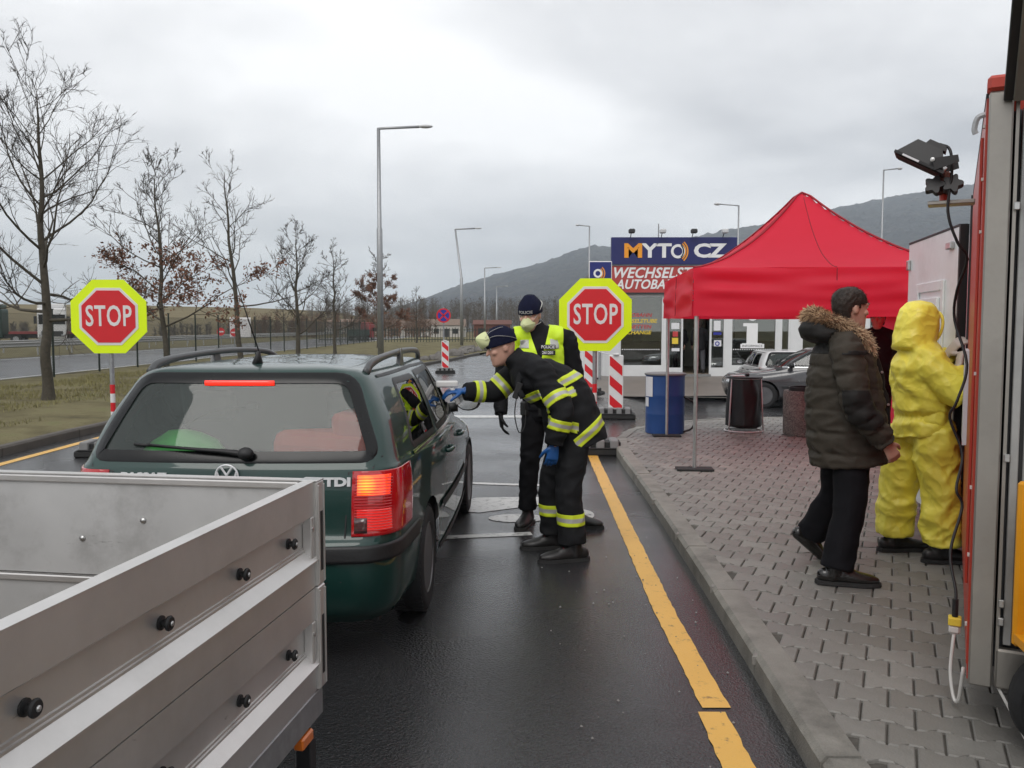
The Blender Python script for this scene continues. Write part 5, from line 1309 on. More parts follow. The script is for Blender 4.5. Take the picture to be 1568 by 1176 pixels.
# ---------------------------------------------------------------- red box vehicle on the right
M('truck_red', (.46, .045, .025), .4, var=.15, scale=2)
M('stainless', (.36, .34, .31), .42, metal=.75, var=.16, scale=5, bump=.04, bscale=60, dirt=((.18, .17, .15), .5, 2.5))
M('door_white', (.80, .81, .82), .35, var=.05, dirt=((.45, .45, .43), .4, 2))
M('amber_plate', (.65, .28, .01), .4, var=.1)
M('grey_box', (.10, .11, .12), .6, var=.15)
M('truck_inside', (.06, .062, .068), .7)
M('white_cord', (.62, .60, .57), .5)
glass('door_glass', (.25, .25, .25), .01, 2.2)
m, tt, b, n = mnodes('tread_plate'); L = tt.links.new
tx = n('ShaderNodeTexCoord'); mp = n('ShaderNodeMapping'); mp.inputs['Rotation'].default_value = (0, R(45), 0); L(tx.outputs['Object'], mp.inputs[0])
ck = n('ShaderNodeTexChecker', i_Scale=22); L(mp.outputs[0], ck.inputs[0]); wv = n('ShaderNodeTexWave', i_Scale=26); wv.bands_direction = 'X'; w2_ = n('ShaderNodeTexWave', i_Scale=26); w2_.bands_direction = 'Z'
L(mp.outputs[0], wv.inputs[0]); L(mp.outputs[0], w2_.inputs[0]); mxx = n('ShaderNodeMixRGB'); L(ck.outputs['Fac'], mxx.inputs[0]); L(wv.outputs[0], mxx.inputs[1]); L(w2_.outputs[0], mxx.inputs[2])
bu = n('ShaderNodeBump', i_Strength=.9, i_Distance=.004); L(mxx.outputs[0], bu.inputs['Height']); L(bu.outputs[0], b.inputs['Normal']); b.inputs['Base Color'].default_value = (.30, .285, .26, 1); b.inputs['Metallic'].default_value = .7; b.inputs['Roughness'].default_value = .42
tk = thing('red_box_truck', 'red steel-edged box body of a service truck with an open white door', 'truck', (1.775, 3.22, 0), R(-27.5))
def kb_(name, mat, x0, x1, y0, y1, z0, z1, bev=0, parent=None, mx_=None):
    bm = nb(); box(bm, x0, x1, y0, y1, z0, z1, bev, mat=mx_); return bobj(name, bm, mat, parent or tk)
kb_('corner_post', 'stainless', .0, .080, .0, .06, .30, 2.56, .006)
kb_('post_return', 'stainless', .0885, .10, .012, .07, .33, 2.6)
kb_('corner_cap', 'truck_red', -.008, .085, -.006, .09, 2.562, 2.62, .012)
wl = kb_('side_wall', 'truck_red', -.008, .02, .061, 2.72, .36, 2.55)
kb_('wall_lower', 'truck_red', -.004, .02, .062, 2.72, .30, .359)
kb_('roof', 'truck_red', .02, 2.2, .091, 5.2, 2.50, 2.60)
kb_('far_wall', 'truck_red', .02, 2.2, 5.0, 5.2, .36, 2.499)
kb_('right_wall', 'truck_red', 2.0, 2.2, .09, 4.99, .36, 2.499)
kb_('floor', 'truck_inside', .0, 2.0, .08, 4.99, .36, .46)
kb_('inner_wall', 'truck_inside', .03, 1.99, 1.4, 1.45, .461, 2.499)
kb_('wall_beyond_door', 'door_white', .0, .05, 4.2, 4.99, .461, 2.499)
kb_('door_jamb', 'dark_metal', -.02, .03, 2.721, 2.80, .30, 2.55)
kb_('drip_edge', 'dark_metal', -.010, .0, .07, 2.72, 2.551, 2.57)
# wall details: conduit, clips, cable
for z in (2.45, 2.05, 1.5, 1.05, .78, .5, 2.25): kb_('cable_clip', 'white_cord', -.016, -.0082, .10, .118, z, z + .012)
bm = nb(); tube(bm, [(-.0135, .3, 2.45), (-.0135, .3, .62)], .006, 6); bobj('conduit', bm, 'truck_red', tk)
bm = nb(); tube(bm, [(-.01, .10, 2.5), (-.035, .10, 2.49), (-.045, .10, 2.45), (-.04, .10, 2.43)], (.004, .012), 6, 3, ref=(0, 1, 0)); bobj('roof_hook', bm, 'galv', tk)
# white paper board the person writes on
kb_('notice_board', 'paper', -.03, -.0085, 1.9, 2.45, 1.0, 1.55)
# floodlight on its bracket
fl = kb_('lamp_bracket', 'stainless', -.21, -.028, .46, .56, 2.215, 2.232, .003)
M('lamp_face', (.015, .015, .016), .6, spec=.15)
M('flood_black', (.02, .02, .021), .5, var=.2)
bm = nb(); tube(bm, [(-.15, .51, 2.233), (-.15, .51, 2.32)], .016, 8); bobj('lamp_stem', bm, 'truck_red', fl)
bm = nb(); box(bm, -.175, -.125, .49, .53, 2.26, 2.36, .008); bobj('lamp_joint', bm, 'rust_red', fl)
for sx_ in (-.185, -.115):
    bm = nb(); m_ = Matrix.Translation((sx_, .455, 2.295)) @ Matrix.Rotation(R(75), 4, 'X')
    poly = [((.034 + .008 * math.cos(5 * a)) * math.cos(a), (.034 + .008 * math.cos(5 * a)) * math.sin(a)) for a in [2 * PI * k / 40 for k in range(40)]]
    vs = prism(bm, poly, -.02, .02, 'z'); bmesh.ops.transform(bm, matrix=m_, verts=vs); bobj('knob', bm, 'flood_black', fl)
bm = nb(); tube(bm, [(-.15, .50, 2.36), (-.20, .50, 2.40)], .02, 10); bobj('swivel', bm, 'steel', fl)
# housing: truncated wedge looking down to the left
Mf = Matrix.Translation((-.225, .47, 2.43)) @ Matrix.Rotation(R(30), 4, 'Y') @ Matrix.Scale(.74, 4)
def frus(bm, w0, h0, w1, h1, z0, z1, mat):
    vs = [bm.verts.new((x * w, y * h, z)) for w, h, z in ((w0, h0, z0), (w1, h1, z1)) for x, y in ((-1, -1), (1, -1), (1, 1), (-1, 1))]
    for q in ((0, 3, 2, 1), (4, 5, 6, 7), (0, 1, 5, 4), (1, 2, 6, 5), (2, 3, 7, 6), (3, 0, 4, 7)): bm.faces.new([vs[i] for i in q])
    bmesh.ops.transform(bm, matrix=mat, verts=vs)
bm = nb(); frus(bm, .150, .11, .150, .11, -.065, -.05, Mf); fh = bobj('lamp_frame', bm, 'flood_black', fl)
bm = nb(); frus(bm, .140, .10, .075, .075, -.0495, .055, Mf); bobj('lamp_housing', bm, 'flood_black', fh)
bm = nb(); frus(bm, .060, .055, .050, .05, .0555, .085, Mf @ Matrix.Translation((.03, 0, 0))); bobj('lamp_box', bm, 'flood_black', fh)
bm = nb(); frus(bm, .04, .03, .04, .03, .0852, .088, Mf @ Matrix.Translation((.03, 0, 0))); bobj('lamp_label', bm, 'letter_yellow', fh)
bm = nb(); frus(bm, .05, .0015, .05, .0015, -.064, -.053, Mf @ Matrix.Translation((-.05, -.1115, 0))); bobj('lamp_sticker', bm, 'paper', fh)
bm = nb(); frus(bm, .135, .095, .135, .095, -.070, -.0655, Mf); bobj('lamp_glass', bm, 'lamp_face', fh)
for s in (-1, 1): bm = nb(); frus(bm, .035, .004, .02, .004, -.03, .10, Mf @ Matrix.Translation((.10, s * .115, -.02)) @ Matrix.Rotation(R(50), 4, 'Y')); bobj('lamp_yoke', bm, 'flood_black', fh)
bm = nb(); lathe(bm, [(.012, 0), (.012, .006), (.001, .008)], 10, Mf @ Matrix.Translation((.06, -.12, -.02)) @ Matrix.Rotation(R(90), 4, 'X')); bobj('yoke_bolt', bm, 'steel', fh)
bm = nb(); tube(bm, [(-.17, .48, 2.475), (-.13, .44, 2.44), (-.12, .44, 2.34), (-.13, .44, 2.18), (-.09, .45, 2.05), (-.05, .5, 1.98), (-.085, .62, 1.85), (-.09, .7, 1.72), (-.035, .6, 1.52), (-.07, .55, 1.36), (-.095, .6, 1.28), (-.04, .6, 1.12), (-.06, .5, .98), (-.035, .5, .90), (-.075, .4, .72), (-.05, .3, .58), (-.05, .28, .52)], .0062, 8, 5); bobj('black_cable', bm, 'black', tk, smooth=True)
bm = nb(); tube(bm, [(-.05, .28, .55), (-.05, .28, .47)], .012, 8); pg = bobj('plug', bm, 'black', tk)
kb_('plug_label', 'letter_yellow', -.075, -.025, .255, .305, .44, .475, .004, pg); kb_('plug_socket', 'white_cord', -.072, -.028, .26, .30, .405, .439, .008, pg)
bm = nb(); tube(bm, [(-.05, .28, .41), (-.055, .26, .36), (-.06, .24, .25), (-.045, .2, .16), (-.028, .16, .17), (-.015, .12, .32)], .007, 8, 5)
for v in bm.verts: v.co.z = max(v.co.z, .128)
bobj('white_lead', bm, 'white_cord', tk, smooth=True)
# white door ajar
dr = kb_('white_door', 'door_white', -.045, .0, 0, 1.36, .32, 2.36, .004)
dr.location = (-.035, 2.80, 0); dr.rotation_euler = (0, 0, R(15.5))
kb_('door_gasket', 'black', -.050, .004, -.03, -.001, .31, 2.37, 0, dr); kb_('door_top_edge', 'black', -.048, .003, 0, 1.36, 2.3605, 2.375, 0, dr)
for u0, u1, w0, w1 in ((.30, .36, 1.30, 2.02), (.98, 1.04, 1.30, 2.02), (.36, .98, 1.30, 1.37), (.36, .98, 1.95, 2.02)): kb_('window_surround', 'door_white', -.060, -.0455, u0, u1, w0, w1, .003, dr)
for u0, u1, w0, w1 in ((.42, .47, 1.42, 1.90), (.88, .93, 1.42, 1.90), (.47, .88, 1.42, 1.47), (.47, .88, 1.85, 1.90)): kb_('window_frame', 'door_white', -.070, -.0455, u0, u1, w0, w1, .003, dr)
kb_('door_pane', 'door_glass', -.050, -.0458, .47, .88, 1.47, 1.85, 0, dr); kb_('pane_backing', 'truck_inside', -.0457, -.0455, .47, .88, 1.47, 1.85, 0, dr)
for z in (2.22, .6): kb_('door_latch', 'steel', -.075, -.046, .10, .22, z, z + .05, .006, dr)
for z in (2.15, .55): kb_('door_hinge', 'steel', -.07, -.046, 1.28, 1.35, z, z + .08, .006, dr)
# open locker facing the camera
kb_('sill', 'stainless', .089, 1.9, .006, .05, .30, .455, .008)
kb_('sill_tread', 'stainless', .101, 1.9, .0505, .5, .42, .44)
kb_('shutter_rail', 'rail_metal', .112, .140, .02, .06, .47, 2.50, .003); kb_('shutter_rail', 'rail_metal', .155, .172, .03, .07, .47, 2.50, .003)
kb_('rail_slot', 'black', .1405, .1545, .035, .06, .47, 2.50)
kb_('locker_side', 'truck_inside', .1005, .111, .071, 1.39, .461, 2.50)
kb_('tread_plate_panel', 'tread_plate', .21, 1.3, .16, .18, .50, 1.30)
kb_('panel_edge', 'black', .19, .209, .15, .19, .47, 1.32)
kb_('black_strap', 'black', .150, 1.2, .10, .112, .865, .925)
for z in (1.33, 1.62, 1.92, 2.25): kb_('shelf', 'rail_metal', .18, 1.3, .12, 1.0, z, z + .04, .004)
for z in (1.375, 1.665): kb_('storage_crate', 'grey_box', .24, .85, .22, .8, z, z + .21, .012)
kb_('storage_crate', 'door_white', .24, .85, .25, .8, 1.965, 2.2, .012)
for z in (2.12, 1.18, .62, .55): kb_('catch', 'steel', .092, .112, -.004, .012, z, z + .03, .003)
fp = kb_('raised_flap', 'dark_metal', .045, 1.8, -1.05, .0, -.02, .02, .004); fp.location = (0, -.01, 2.53); fp.rotation_euler = (R(-32), 0, 0)
kb_('flap_edge', 'stainless', .075, .11, -1.03, -.02, -.045, -.021, .003, fp); kb_('flap_seal', 'rust_red', .12, .15, -1.03, -.02, -.045, -.021, .003, fp)
bm = nb(); tube(bm, [(.20, -.35, 2.66), (.175, .015, 2.02)], .016, 10); tube(bm, [(.175, .015, 2.02), (.165, .055, 1.42)], .008, 8); bobj('gas_strut', bm, 'black', tk, smooth=True)
for x, y in ((.5, .9), (.5, 4.0), (1.8, .9), (1.8, 4.0)):
    bm = nb(); tube(bm, [(x, y, .118), (x, y, .36)], .06, 10); bobj('support_leg', bm, 'dark_metal', tk)
bm = nb(); tube(bm, [(.10, .04, .30), (.17, -.06, .20), (.19, -.10, .17)], .006, 6); bobj('loose_wire', bm, 'white_cord', tk)

# yellow trolley at the frame's edge
yt = thing('yellow_trolley', 'yellow steel trolley on a black tyre beside the open locker', 'trolley', (1.725, 2.62, .12), R(-12))
def yb(name, mat, *a, bev=0):
    bm = nb(); box(bm, *a, bev); return bobj(name, bm, mat, yt)
yb('side_plate', 'amber_plate', .0, .62, .0, .03, .42, .96, bev=.01); yb('side_plate', 'amber_plate', .0, .62, .37, .40, .42, 1.02, bev=.01); yb('deck', 'amber_plate', .0, .62, .031, .369, .44, .47)
bm = nb(); tube(bm, [(.02 + .035 * math.cos(k * PI / 10), -.012, .86 + .045 * math.sin(k * PI / 10)) for k in range(20)], .006, 6, closed=True, cap=False); bobj('ring_handle', bm, 'steel', yt, smooth=True)
for y in (-.02, .42):
    bm = nb(); lathe(bm, [(.10, -.05), (.19, -.055), (.205, -.03), (.205, .03), (.19, .055), (.10, .05), (.09, 0), (.001, 0)], 32, Matrix.Translation((.22, y, .203)) @ Matrix.Rotation(R(90), 4, 'X')); bobj('wheel', bm, 'tyre', yt, auto=40)
bm = nb(); tube(bm, [(.22, -.02, .203), (.22, .42, .203)], .018, 8); box(bm, .18, .26, .15, .25, .203, .441); bobj('axle', bm, 'dark_metal', yt)
bm = nb(); tube(bm, [(.58, .2, .0), (.58, .2, .441)], .02, 8); bobj('prop_leg', bm, 'dark_metal', yt)

# ---------------------------------------------------------------- lorries beyond the motorway
M('lorry_red', (.22, .03, .03), .5, var=.15)
M('lorry_green', (.02, .05, .04), .6)
def lorry(x, y, rz, lab, cab, boxm, bl=7.5, bh=2.6, low=False, name='lorry'):
    t = thing(name, lab, 'lorry', (x, y, -.04), rz)
    def q(nm, mat, *a, bev=0): bm = nb(); box(bm, *a, bev, seg=2); return bobj(nm, bm, mat, t)
    q('cab', cab, -1.22, 1.22, -2.2, 0, .55, 3.5, bev=.18); q('cab_deflector', cab, -1.1, 1.1, -1.6, -.1, 3.501, 3.9, bev=.1)
    q('windscreen', 'glass_band', -1.1, 1.1, -2.23, -2.195, 1.95, 2.85); q('grille', 'black', -.9, .9, -2.23, -2.195, .8, 1.3)
    for s in (-1, 1):
        q('side_window', 'glass_band', *sorted((s * 1.21, s * 1.235)), -1.9, -1.0, 1.95, 2.75); q('mirror', 'black', *sorted((s * 1.26, s * 1.5)), -2.15, -2.05, 2.0, 2.7); q('headlamp', 'chrome', *sorted((s * .75, s * 1.1)), -2.24, -2.19, .75, 1.0)
        for wy in (-1.3, 1.2, bl - 1.0, bl - 2.2):
            bm = nb(); lathe(bm, [(.25, -.15), (.5, -.15), (.5, .15), (.25, .15)], 20, Matrix.Translation((s * 1.0, wy, .5)) @ Matrix.Rotation(R(90), 4, 'Y')); wl_ = bobj('wheel', bm, 'tyre', t, auto=40)
            bm = nb(); lathe(bm, [(.27, -.16), (.27, .16)], 16, Matrix.Translation((s * 1.0, wy, .5)) @ Matrix.Rotation(R(90), 4, 'Y')); bobj('hub', bm, 'galv', wl_)
    q('chassis', 'black', -.5, .5, -2, bl, .6, 1.0)
    if low: q('load_bed', boxm, -1.25, 1.25, .6, bl, 1.0, 1.25)
    else: q('load_box', boxm, -1.25, 1.25, .6, bl, 1.05, 1.05 + bh)
    return t
lorry(-44.3, 82, R(28), 'white articulated lorry with a tall cab parked beyond the motorway', 'car_white', 'shed_white', 13, 2.85)
lorry(-50, 84, R(-75), 'dark lorry with a low red load bed beyond the motorway', 'lorry_green', 'lorry_red', 7.5, low=True)
_ly = lorry(-18.6, 108, R(165), 'small red and dark green lorry parked behind the roadside trees', 'lorry_red', 'lorry_green', 6.5, 1.3); _ly.scale = (.58, .58, .58)
# ================================================================= PEOPLE
M('skin', (.52, .30, .225), .5, var=.12, scale=20, spec=.4, bump=.05, bscale=200)
M('eye_white', (.6, .58, .55), .2)
M('iris', (.03, .02, .015), .2)
M('lip', (.33, .13, .11), .5)
M('fire_black', (.014, .0145, .016), .75, var=.3, scale=9, bump=.3, bscale=180, spec=.14)
M('police_black', (.010, .010, .012), .7, var=.3, scale=9, bump=.25, bscale=160, spec=.14)
M('navy_knit', (.010, .012, .032), .9, var=.2, scale=30, bump=.6, bscale=230, spec=.14)
M('neon', (.62, .86, .02), .55, var=.06, scale=9)
M('neon_band', (.62, .74, .03), .5, var=.08, scale=12)
M('silver_band', (.46, .46, .44), .4, metal=.2, var=.1, scale=15)
M('boot_black', (.014, .013, .013), .4, var=.3, scale=12, bump=.15, bscale=80)
M('boot_brown', (.035, .026, .022), .6, var=.3, scale=12, bump=.2)
M('lace_red', (.14, .02, .03), .7)
M('glove_blue', (.012, .09, .30), .4, var=.15, scale=14)
M('glove_black', (.012, .012, .013), .6, spec=.14)
M('glove_white', (.55, .50, .46), .5)
M('mask_cloth', (.62, .66, .36), .8, var=.06, bump=.2, bscale=150)
M('strap', (.55, .54, .50), .7)
M('parka', (.050, .043, .034), .62, var=.22, scale=7, bump=.2, bscale=60, spec=.14)
M('parka_dark', (.020, .019, .018), .6, var=.2, scale=7, bump=.2, bscale=60, spec=.14)
M('trouser_black', (.008, .008, .010), .8, var=.3, scale=6, bump=.1, spec=.14)
M('shoe_leather', (.012, .011, .010), .25, var=.2, coat=.3)
M('fur', (.56, .39, .24), .85, var=.4, scale=25)
M('fur_dark', (.18, .105, .06), .9, var=.3, scale=25)
M('hair_brown', (.030, .020, .014), .55, var=.3, scale=30, bump=.5, bscale=120)
M('suit_yellow', (.88, .76, .09), .42, var=.05, scale=6, bump=.5, bscale=11)
for nd_ in (0,):
    mt_ = MATS['suit_yellow']; tt = mt_.node_tree; bs = tt.nodes['Principled BSDF']; LL = tt.links.new
    tc_ = tt.nodes.new('ShaderNodeTexCoord'); ns_ = tt.nodes.new('ShaderNodeTexNoise'); ns_.inputs['Scale'].default_value = 5; LL(tc_.outputs['Object'], ns_.inputs['Vector'])
    mxv = tt.nodes.new('ShaderNodeMixRGB'); mxv.inputs[0].default_value = .22; LL(tc_.outputs['Object'], mxv.inputs[1]); LL(ns_.outputs['Color'], mxv.inputs[2])
    v1 = tt.nodes.new('ShaderNodeTexVoronoi'); v1.inputs['Scale'].default_value = 13; v2 = tt.nodes.new('ShaderNodeTexVoronoi'); v2.inputs['Scale'].default_value = 29
    LL(mxv.outputs[0], v1.inputs['Vector']); LL(mxv.outputs[0], v2.inputs['Vector'])
    b1 = tt.nodes.new('ShaderNodeBump'); b1.inputs['Strength'].default_value = .6; b1.inputs['Distance'].default_value = .022; LL(v1.outputs['Distance'], b1.inputs['Height'])
    b2 = tt.nodes.new('ShaderNodeBump'); b2.inputs['Strength'].default_value = .35; b2.inputs['Distance'].default_value = .006; LL(v2.outputs['Distance'], b2.inputs['Height']); LL(b1.outputs[0], b2.inputs['Normal']); LL(b2.outputs[0], bs.inputs['Normal'])
M('grey_trouser', (.09, .09, .10), .8, spec=.14)
M('dark_coat', (.016, .016, .018), .8, var=.2, spec=.14)
M('badge_black', (.01, .01, .01), .5)

def frame(f, up=(0, 0, 1)):
    f = V(f).normalized(); r = f.cross(V(up)).normalized(); u = r.cross(f)
    return r, f, u
HEADS = [(-.116, .026, .084, .018), (-.102, .044, .095, -.002), (-.078, .055, .095, -.045), (-.045, .063, .094, -.076), (-.01, .069, .091, -.09), (.02, .073, .090, -.097), (.05, .073, .087, -.099), (.08, .066, .072, -.09), (.102, .048, .048, -.066), (.117, .020, .018, -.03)]
HS = 1.09
def hpt(c, ax, x, y, z): return V(c) + (ax[0] * x + ax[1] * y + ax[2] * z) * HS
def head_rings(bm, c, ax, secs, grow=0, n=24):
    prev = None; first = None
    for z, w_, yf, yb in secs:
        ring = []
        for k in range(n):
            a = 2 * PI * k / n; cs, sn = math.cos(a), math.sin(a); e = .85
            x = (w_ + grow) * math.copysign(abs(cs) ** e, cs); ym = (yf + yb) / 2; yr = (yf - yb) / 2 + grow; y = ym + yr * math.copysign(abs(sn) ** e, sn)
            ring.append(bm.verts.new(hpt(c, ax, x, y, z)))
        if prev:
            for k in range(n): bm.faces.new((prev[k], prev[(k + 1) % n], ring[(k + 1) % n], ring[k]))
        else: first = ring
        prev = ring
    bm.faces.new(first[::-1]); bm.faces.new(prev)
def eball(bm, c, ax, p, r, n=10):
    m = Matrix((ax[0], ax[1], ax[2])).transposed(); vs0 = len(bm.verts)
    ball(bm, hpt(c, ax, *p), r, n, mat=m)
def head_geo(bm, c, ax, nose=1):
    head_rings(bm, c, ax, HEADS)
    tube(bm, [hpt(c, ax, 0, .086, .022), hpt(c, ax, 0, .100, .0), hpt(c, ax, 0, .112, -.022)], [(.008, .008), (.011, .011), (.016, .011)], 8, ref=ax[0], cap='round')
    for s in (-1, 1):
        eball(bm, c, ax, (s * .075, -.008, -.005), (.009, .020, .032)); eball(bm, c, ax, (s * .036, .080, .026), (.024, .016, .010)); eball(bm, c, ax, (s * .045, .066, -.02), (.022, .024, .02))
    eball(bm, c, ax, (0, .090, -.052), (.026, .010, .007)); eball(bm, c, ax, (0, .087, -.066), (.022, .011, .008)); eball(bm, c, ax, (0, .086, -.094), (.022, .014, .014))
def hand_geo(bm, w_, d, nrm, thumb_side, curl=.5, sc=1.0):
    d = V(d).normalized(); nrm = V(nrm); nrm = (nrm - d * nrm.dot(d)).normalized(); l = d.cross(nrm) * thumb_side
    tube(bm, [w_ - d * .02, w_ + d * .03 * sc, w_ + d * .09 * sc], [(.027 * sc, .020 * sc), (.037 * sc, .018 * sc), (.043 * sc, .015 * sc)], 12, ref=l, cap='round')
    for off, ln in ((.033, .072), (.0115, .084), (-.010, .078), (-.031, .060)):
        p = w_ + d * .088 * sc + l * off * sc; pts = [p]; dd = d.copy(); a = curl * .55
        for sgm in (.42, .33, .25):
            dd = (dd * math.cos(a) + nrm * math.sin(a)).normalized(); 
            nn2 = (nrm - dd * nrm.dot(dd)); 
            p = p + dd * ln * sgm * sc; pts.append(p); a = curl * .75
            nrm_ = nn2
        tube(bm, pts, [.0105 * sc, .0098 * sc, .009 * sc, .0075 * sc], 8, 2, cap='round')
    p = w_ + d * .03 * sc + l * .030 * sc; t1 = (d * .65 + l * .7 + nrm * .35).normalized(); p1 = p + t1 * .038 * sc; t2 = (d * .85 + l * .25 + nrm * (.25 + curl * .4)).normalized(); p2 = p1 + t2 * .032 * sc; p3 = p2 + (t2 + nrm * curl * .3).normalized() * .024 * sc
    tube(bm, [p, p1, p2, p3], [.016 * sc, .0125 * sc, .011 * sc, .0085 * sc], 8, 2, cap='round')
def boot_geo(bm, an, toe, up_len=.12, sc=1.0, flat=True):
    f = V(toe).normalized(); r = f.cross(V((0, 0, 1))).normalized(); u = r.cross(f)
    h = an.z if False else 0
    g = an - u * .085 * sc
    def P(y, z): return g + f * y * sc + u * z * sc
    tube(bm, [P(-.075, .042), P(-.03, .046), P(.04, .047), (P(.11, .038)), P(.165, .032), P(.20, .028)], [(.034 * sc, .042 * sc), (.040 * sc, .046 * sc), (.042 * sc, .047 * sc), (.048 * sc, .038 * sc), (.046 * sc, .032 * sc), (.030 * sc, .024 * sc)], 14, 2, ref=r, cap='round')
    tube(bm, [P(-.02, .04), P(-.012, .10), P(-.01, .10 + up_len)], [.046 * sc, .045 * sc, .050 * sc], 12, cap='round')
    tube(bm, [P(.02, .085), P(.085, .062)], [(.034 * sc, .03 * sc), (.036 * sc, .025 * sc)], 10, ref=r, cap='round')
    return g, f, r, u
def cloth(amp, sc, seed=0, ridge=.6):
    o = V((seed * 3.1, seed * 1.7, seed * 5.3))
    def d(co, n):
        p = co * sc + o; w_ = V((noise.noise(p * .5), noise.noise(p * .5 + V((7, 1, 2))), 0)) * .8; q = p + w_; q = V((q.x, q.y, q.z * 1.5))
        return amp * (ridge * (.5 - abs(noise.noise(q)) * 2) + (1 - ridge) * noise.noise(p * 2.1))
    return d
def band(src, parent, p, ax, hw, rad, name='reflective_band', cols=('neon_band', 'silver_band'), off=.005):
    p = V(p); ax = V(ax).normalized()
    c = cutkeep(src, [(p - ax * hw, ax), (p + ax * hw, -ax)], lambda q: (q - p).length < rad, off=off)
    for s in (-.36, .36):
        bmesh.ops.bisect_plane(c, geom=c.verts[:] + c.edges[:] + c.faces[:], plane_co=p + ax * hw * s, plane_no=ax, dist=1e-5)
    for f in c.faces: f.material_index = 1 if abs((f.calc_center_median() - p).dot(ax)) < hw * .36 else 0
    return bob(name, c, list(cols), parent)
def human(name, label, root, J, cfg, group=None):
    rt = V(root); t = thing(name, label, 'person', root, 0, group)
    J = {k: (V(v) - rt if k not in ('face', 'toeL', 'toeR', 'handL', 'handR', 'palmL', 'palmR', 'up', 'bend') else V(v)) for k, v in J.items()}
    ax = frame(J['face'], J.get('up', (0, 0, 1))); c = J['head']
    lat = (J['shR'] - J['shL']).normalized(); hl = (J['hipR'] - J['hipL']).normalized()
    spine = [J['pelvis'], J['pelvis'].lerp(J['neck'], .38) + J.get('bend', V((0, 0, 0))), J['pelvis'].lerp(J['neck'], .76), J['neck']]
    P = {}
    # body: one continuous mesh
    bm = nb(); head_geo(bm, c, ax)
    nb_ = c - ax[2] * .10 - ax[1] * .02
    tube(bm, [nb_ + ax[2] * .06, nb_, J['neck'] - (J['neck'] - J['pelvis']).normalized() * .06], [.050, .052, .06], 12)
    tube(bm, [J['pelvis']] + spine[1:], [(.13, .085), (.11, .08), (.13, .085), (.07, .06)], 14, 3, ref=[hl, lat, lat, lat])
    for s in 'LR':
        tube(bm, [J['neck'].lerp(J['sh' + s], .2), J['sh' + s], J['el' + s], J['wr' + s] + J['hand' + s].normalized() * .01], [.045, .042, .034, .024], 10, 3)
        tube(bm, [J['pelvis'].lerp(J['hip' + s], .6), J['hip' + s], J['kn' + s], J['an' + s] - V((0, 0, .02))], [.07, .07, .05, .035], 10, 3)
        if not cfg.get('glove' + s): hand_geo(bm, J['wr' + s], J['hand' + s], J['palm' + s], 1 if s == 'R' else -1, cfg.get('curl' + s, .5))
    P['body'] = bob('body', remesh(bm, cfg.get('bvox', .007), 1), cfg.get('skin', 'skin'), t)
    for s in (-1, 1):
        bm = nb(); eball(bm, c, ax, (s * .033, .082, .012), (.013, .011, .0085), 12); bobj('eye', bm, 'eye_white', t, smooth=True)
        bm = nb(); eball(bm, c, ax, (s * .033, .0895, .012), (.0055, .005, .0055), 10); bobj('iris', bm, 'iris', t, smooth=True)
        bm = nb(); tube(bm, [hpt(c, ax, s * .015, .094, .031), hpt(c, ax, s * .035, .096, .036), hpt(c, ax, s * .055, .082, .030)], [(.004, .003)] * 3, 6, 2, cap='round'); bobj('eyebrow', bm, 'hair_brown', t, smooth=True)
    for s in 'LR':
        if cfg.get('glove' + s):
            bm = nb(); hand_geo(bm, J['wr' + s], J['hand' + s], J['palm' + s], 1 if s == 'R' else -1, cfg.get('curl' + s, .5), 1.1); d = J['hand' + s].normalized()
            tube(bm, [J['wr' + s] - d * .07, J['wr' + s]], [.036, .034], 12)
            bob('glove', remesh(bm, .005, 1), cfg['glove' + s], t)
    # trousers
    L = cfg['leg']
    bm = nb(); tube(bm, [J['pelvis'] + V((0, 0, .10)), J['pelvis'], J['pelvis'] - V((0, 0, .09))], [(cfg.get('waist', .17), .125), (cfg.get('hips', .185), .14), (.15, .12)], 18, 3, ref=hl, cap='round')
    for s in 'LR':
        a, k, n_ = J['hip' + s], J['kn' + s], J['an' + s]
        tube(bm, [a, a.lerp(k, .5), k, k.lerp(n_, .5), n_ - (n_ - k).normalized() * cfg.get('legup', .03)], [L[0], (L[0] + L[1]) / 2 + .004, L[1], L[2], L[3]], 16, 3)
    tro = remesh(bm, .011, 2, cfg.get('legdisp', cloth(.010, 9, 3)))
    P['trousers_bm'] = tro
    P['trousers'] = bob('trousers' if not cfg.get('suit') else 'suit_legs', bcopy(tro), cfg['legmat'], t)
    # jacket
    T = cfg['torso']; hem = J.get('hem', J['pelvis'] - V((0, 0, .1)))
    bm = nb(); tube(bm, [hem, hem.lerp(spine[1], .5), spine[1], spine[2], J['neck'] - (J['neck'] - J['pelvis']).normalized() * .02], T, 22, 4, ref=[hl, hl, lat, lat, lat])
    tube(bm, [J['shL'], J['neck'].lerp((J['shL'] + J['shR']) / 2, .5), J['shR']], [cfg['arm'][0] * .95, cfg['arm'][0] * 1.12, cfg['arm'][0] * .95], 14, 3, cap='round')
    A = cfg['arm']
    for s in 'LR':
        e, w_ = J['el' + s], J['wr' + s]
        tube(bm, [J['sh' + s], J['sh' + s].lerp(e, .5), e, e.lerp(w_, .5), w_], [A[0], (A[0] + A[1]) / 2, A[1], A[2], A[3]], 14, 3)
    if cfg.get('collar'): tube(bm, [J['neck'] - ax[2] * .03, J['neck'] + (c - J['neck']) * cfg['collar']], [(.085, .085), (.074, .08)], 16, ref=lat)
    if cfg.get('extra'): cfg['extra'](bm, J, ax)
    jk = remesh(bm, cfg.get('jvox', .011), 2, cfg.get('disp', cloth(.010, 8, 1)))
    P['jacket_bm'] = jk
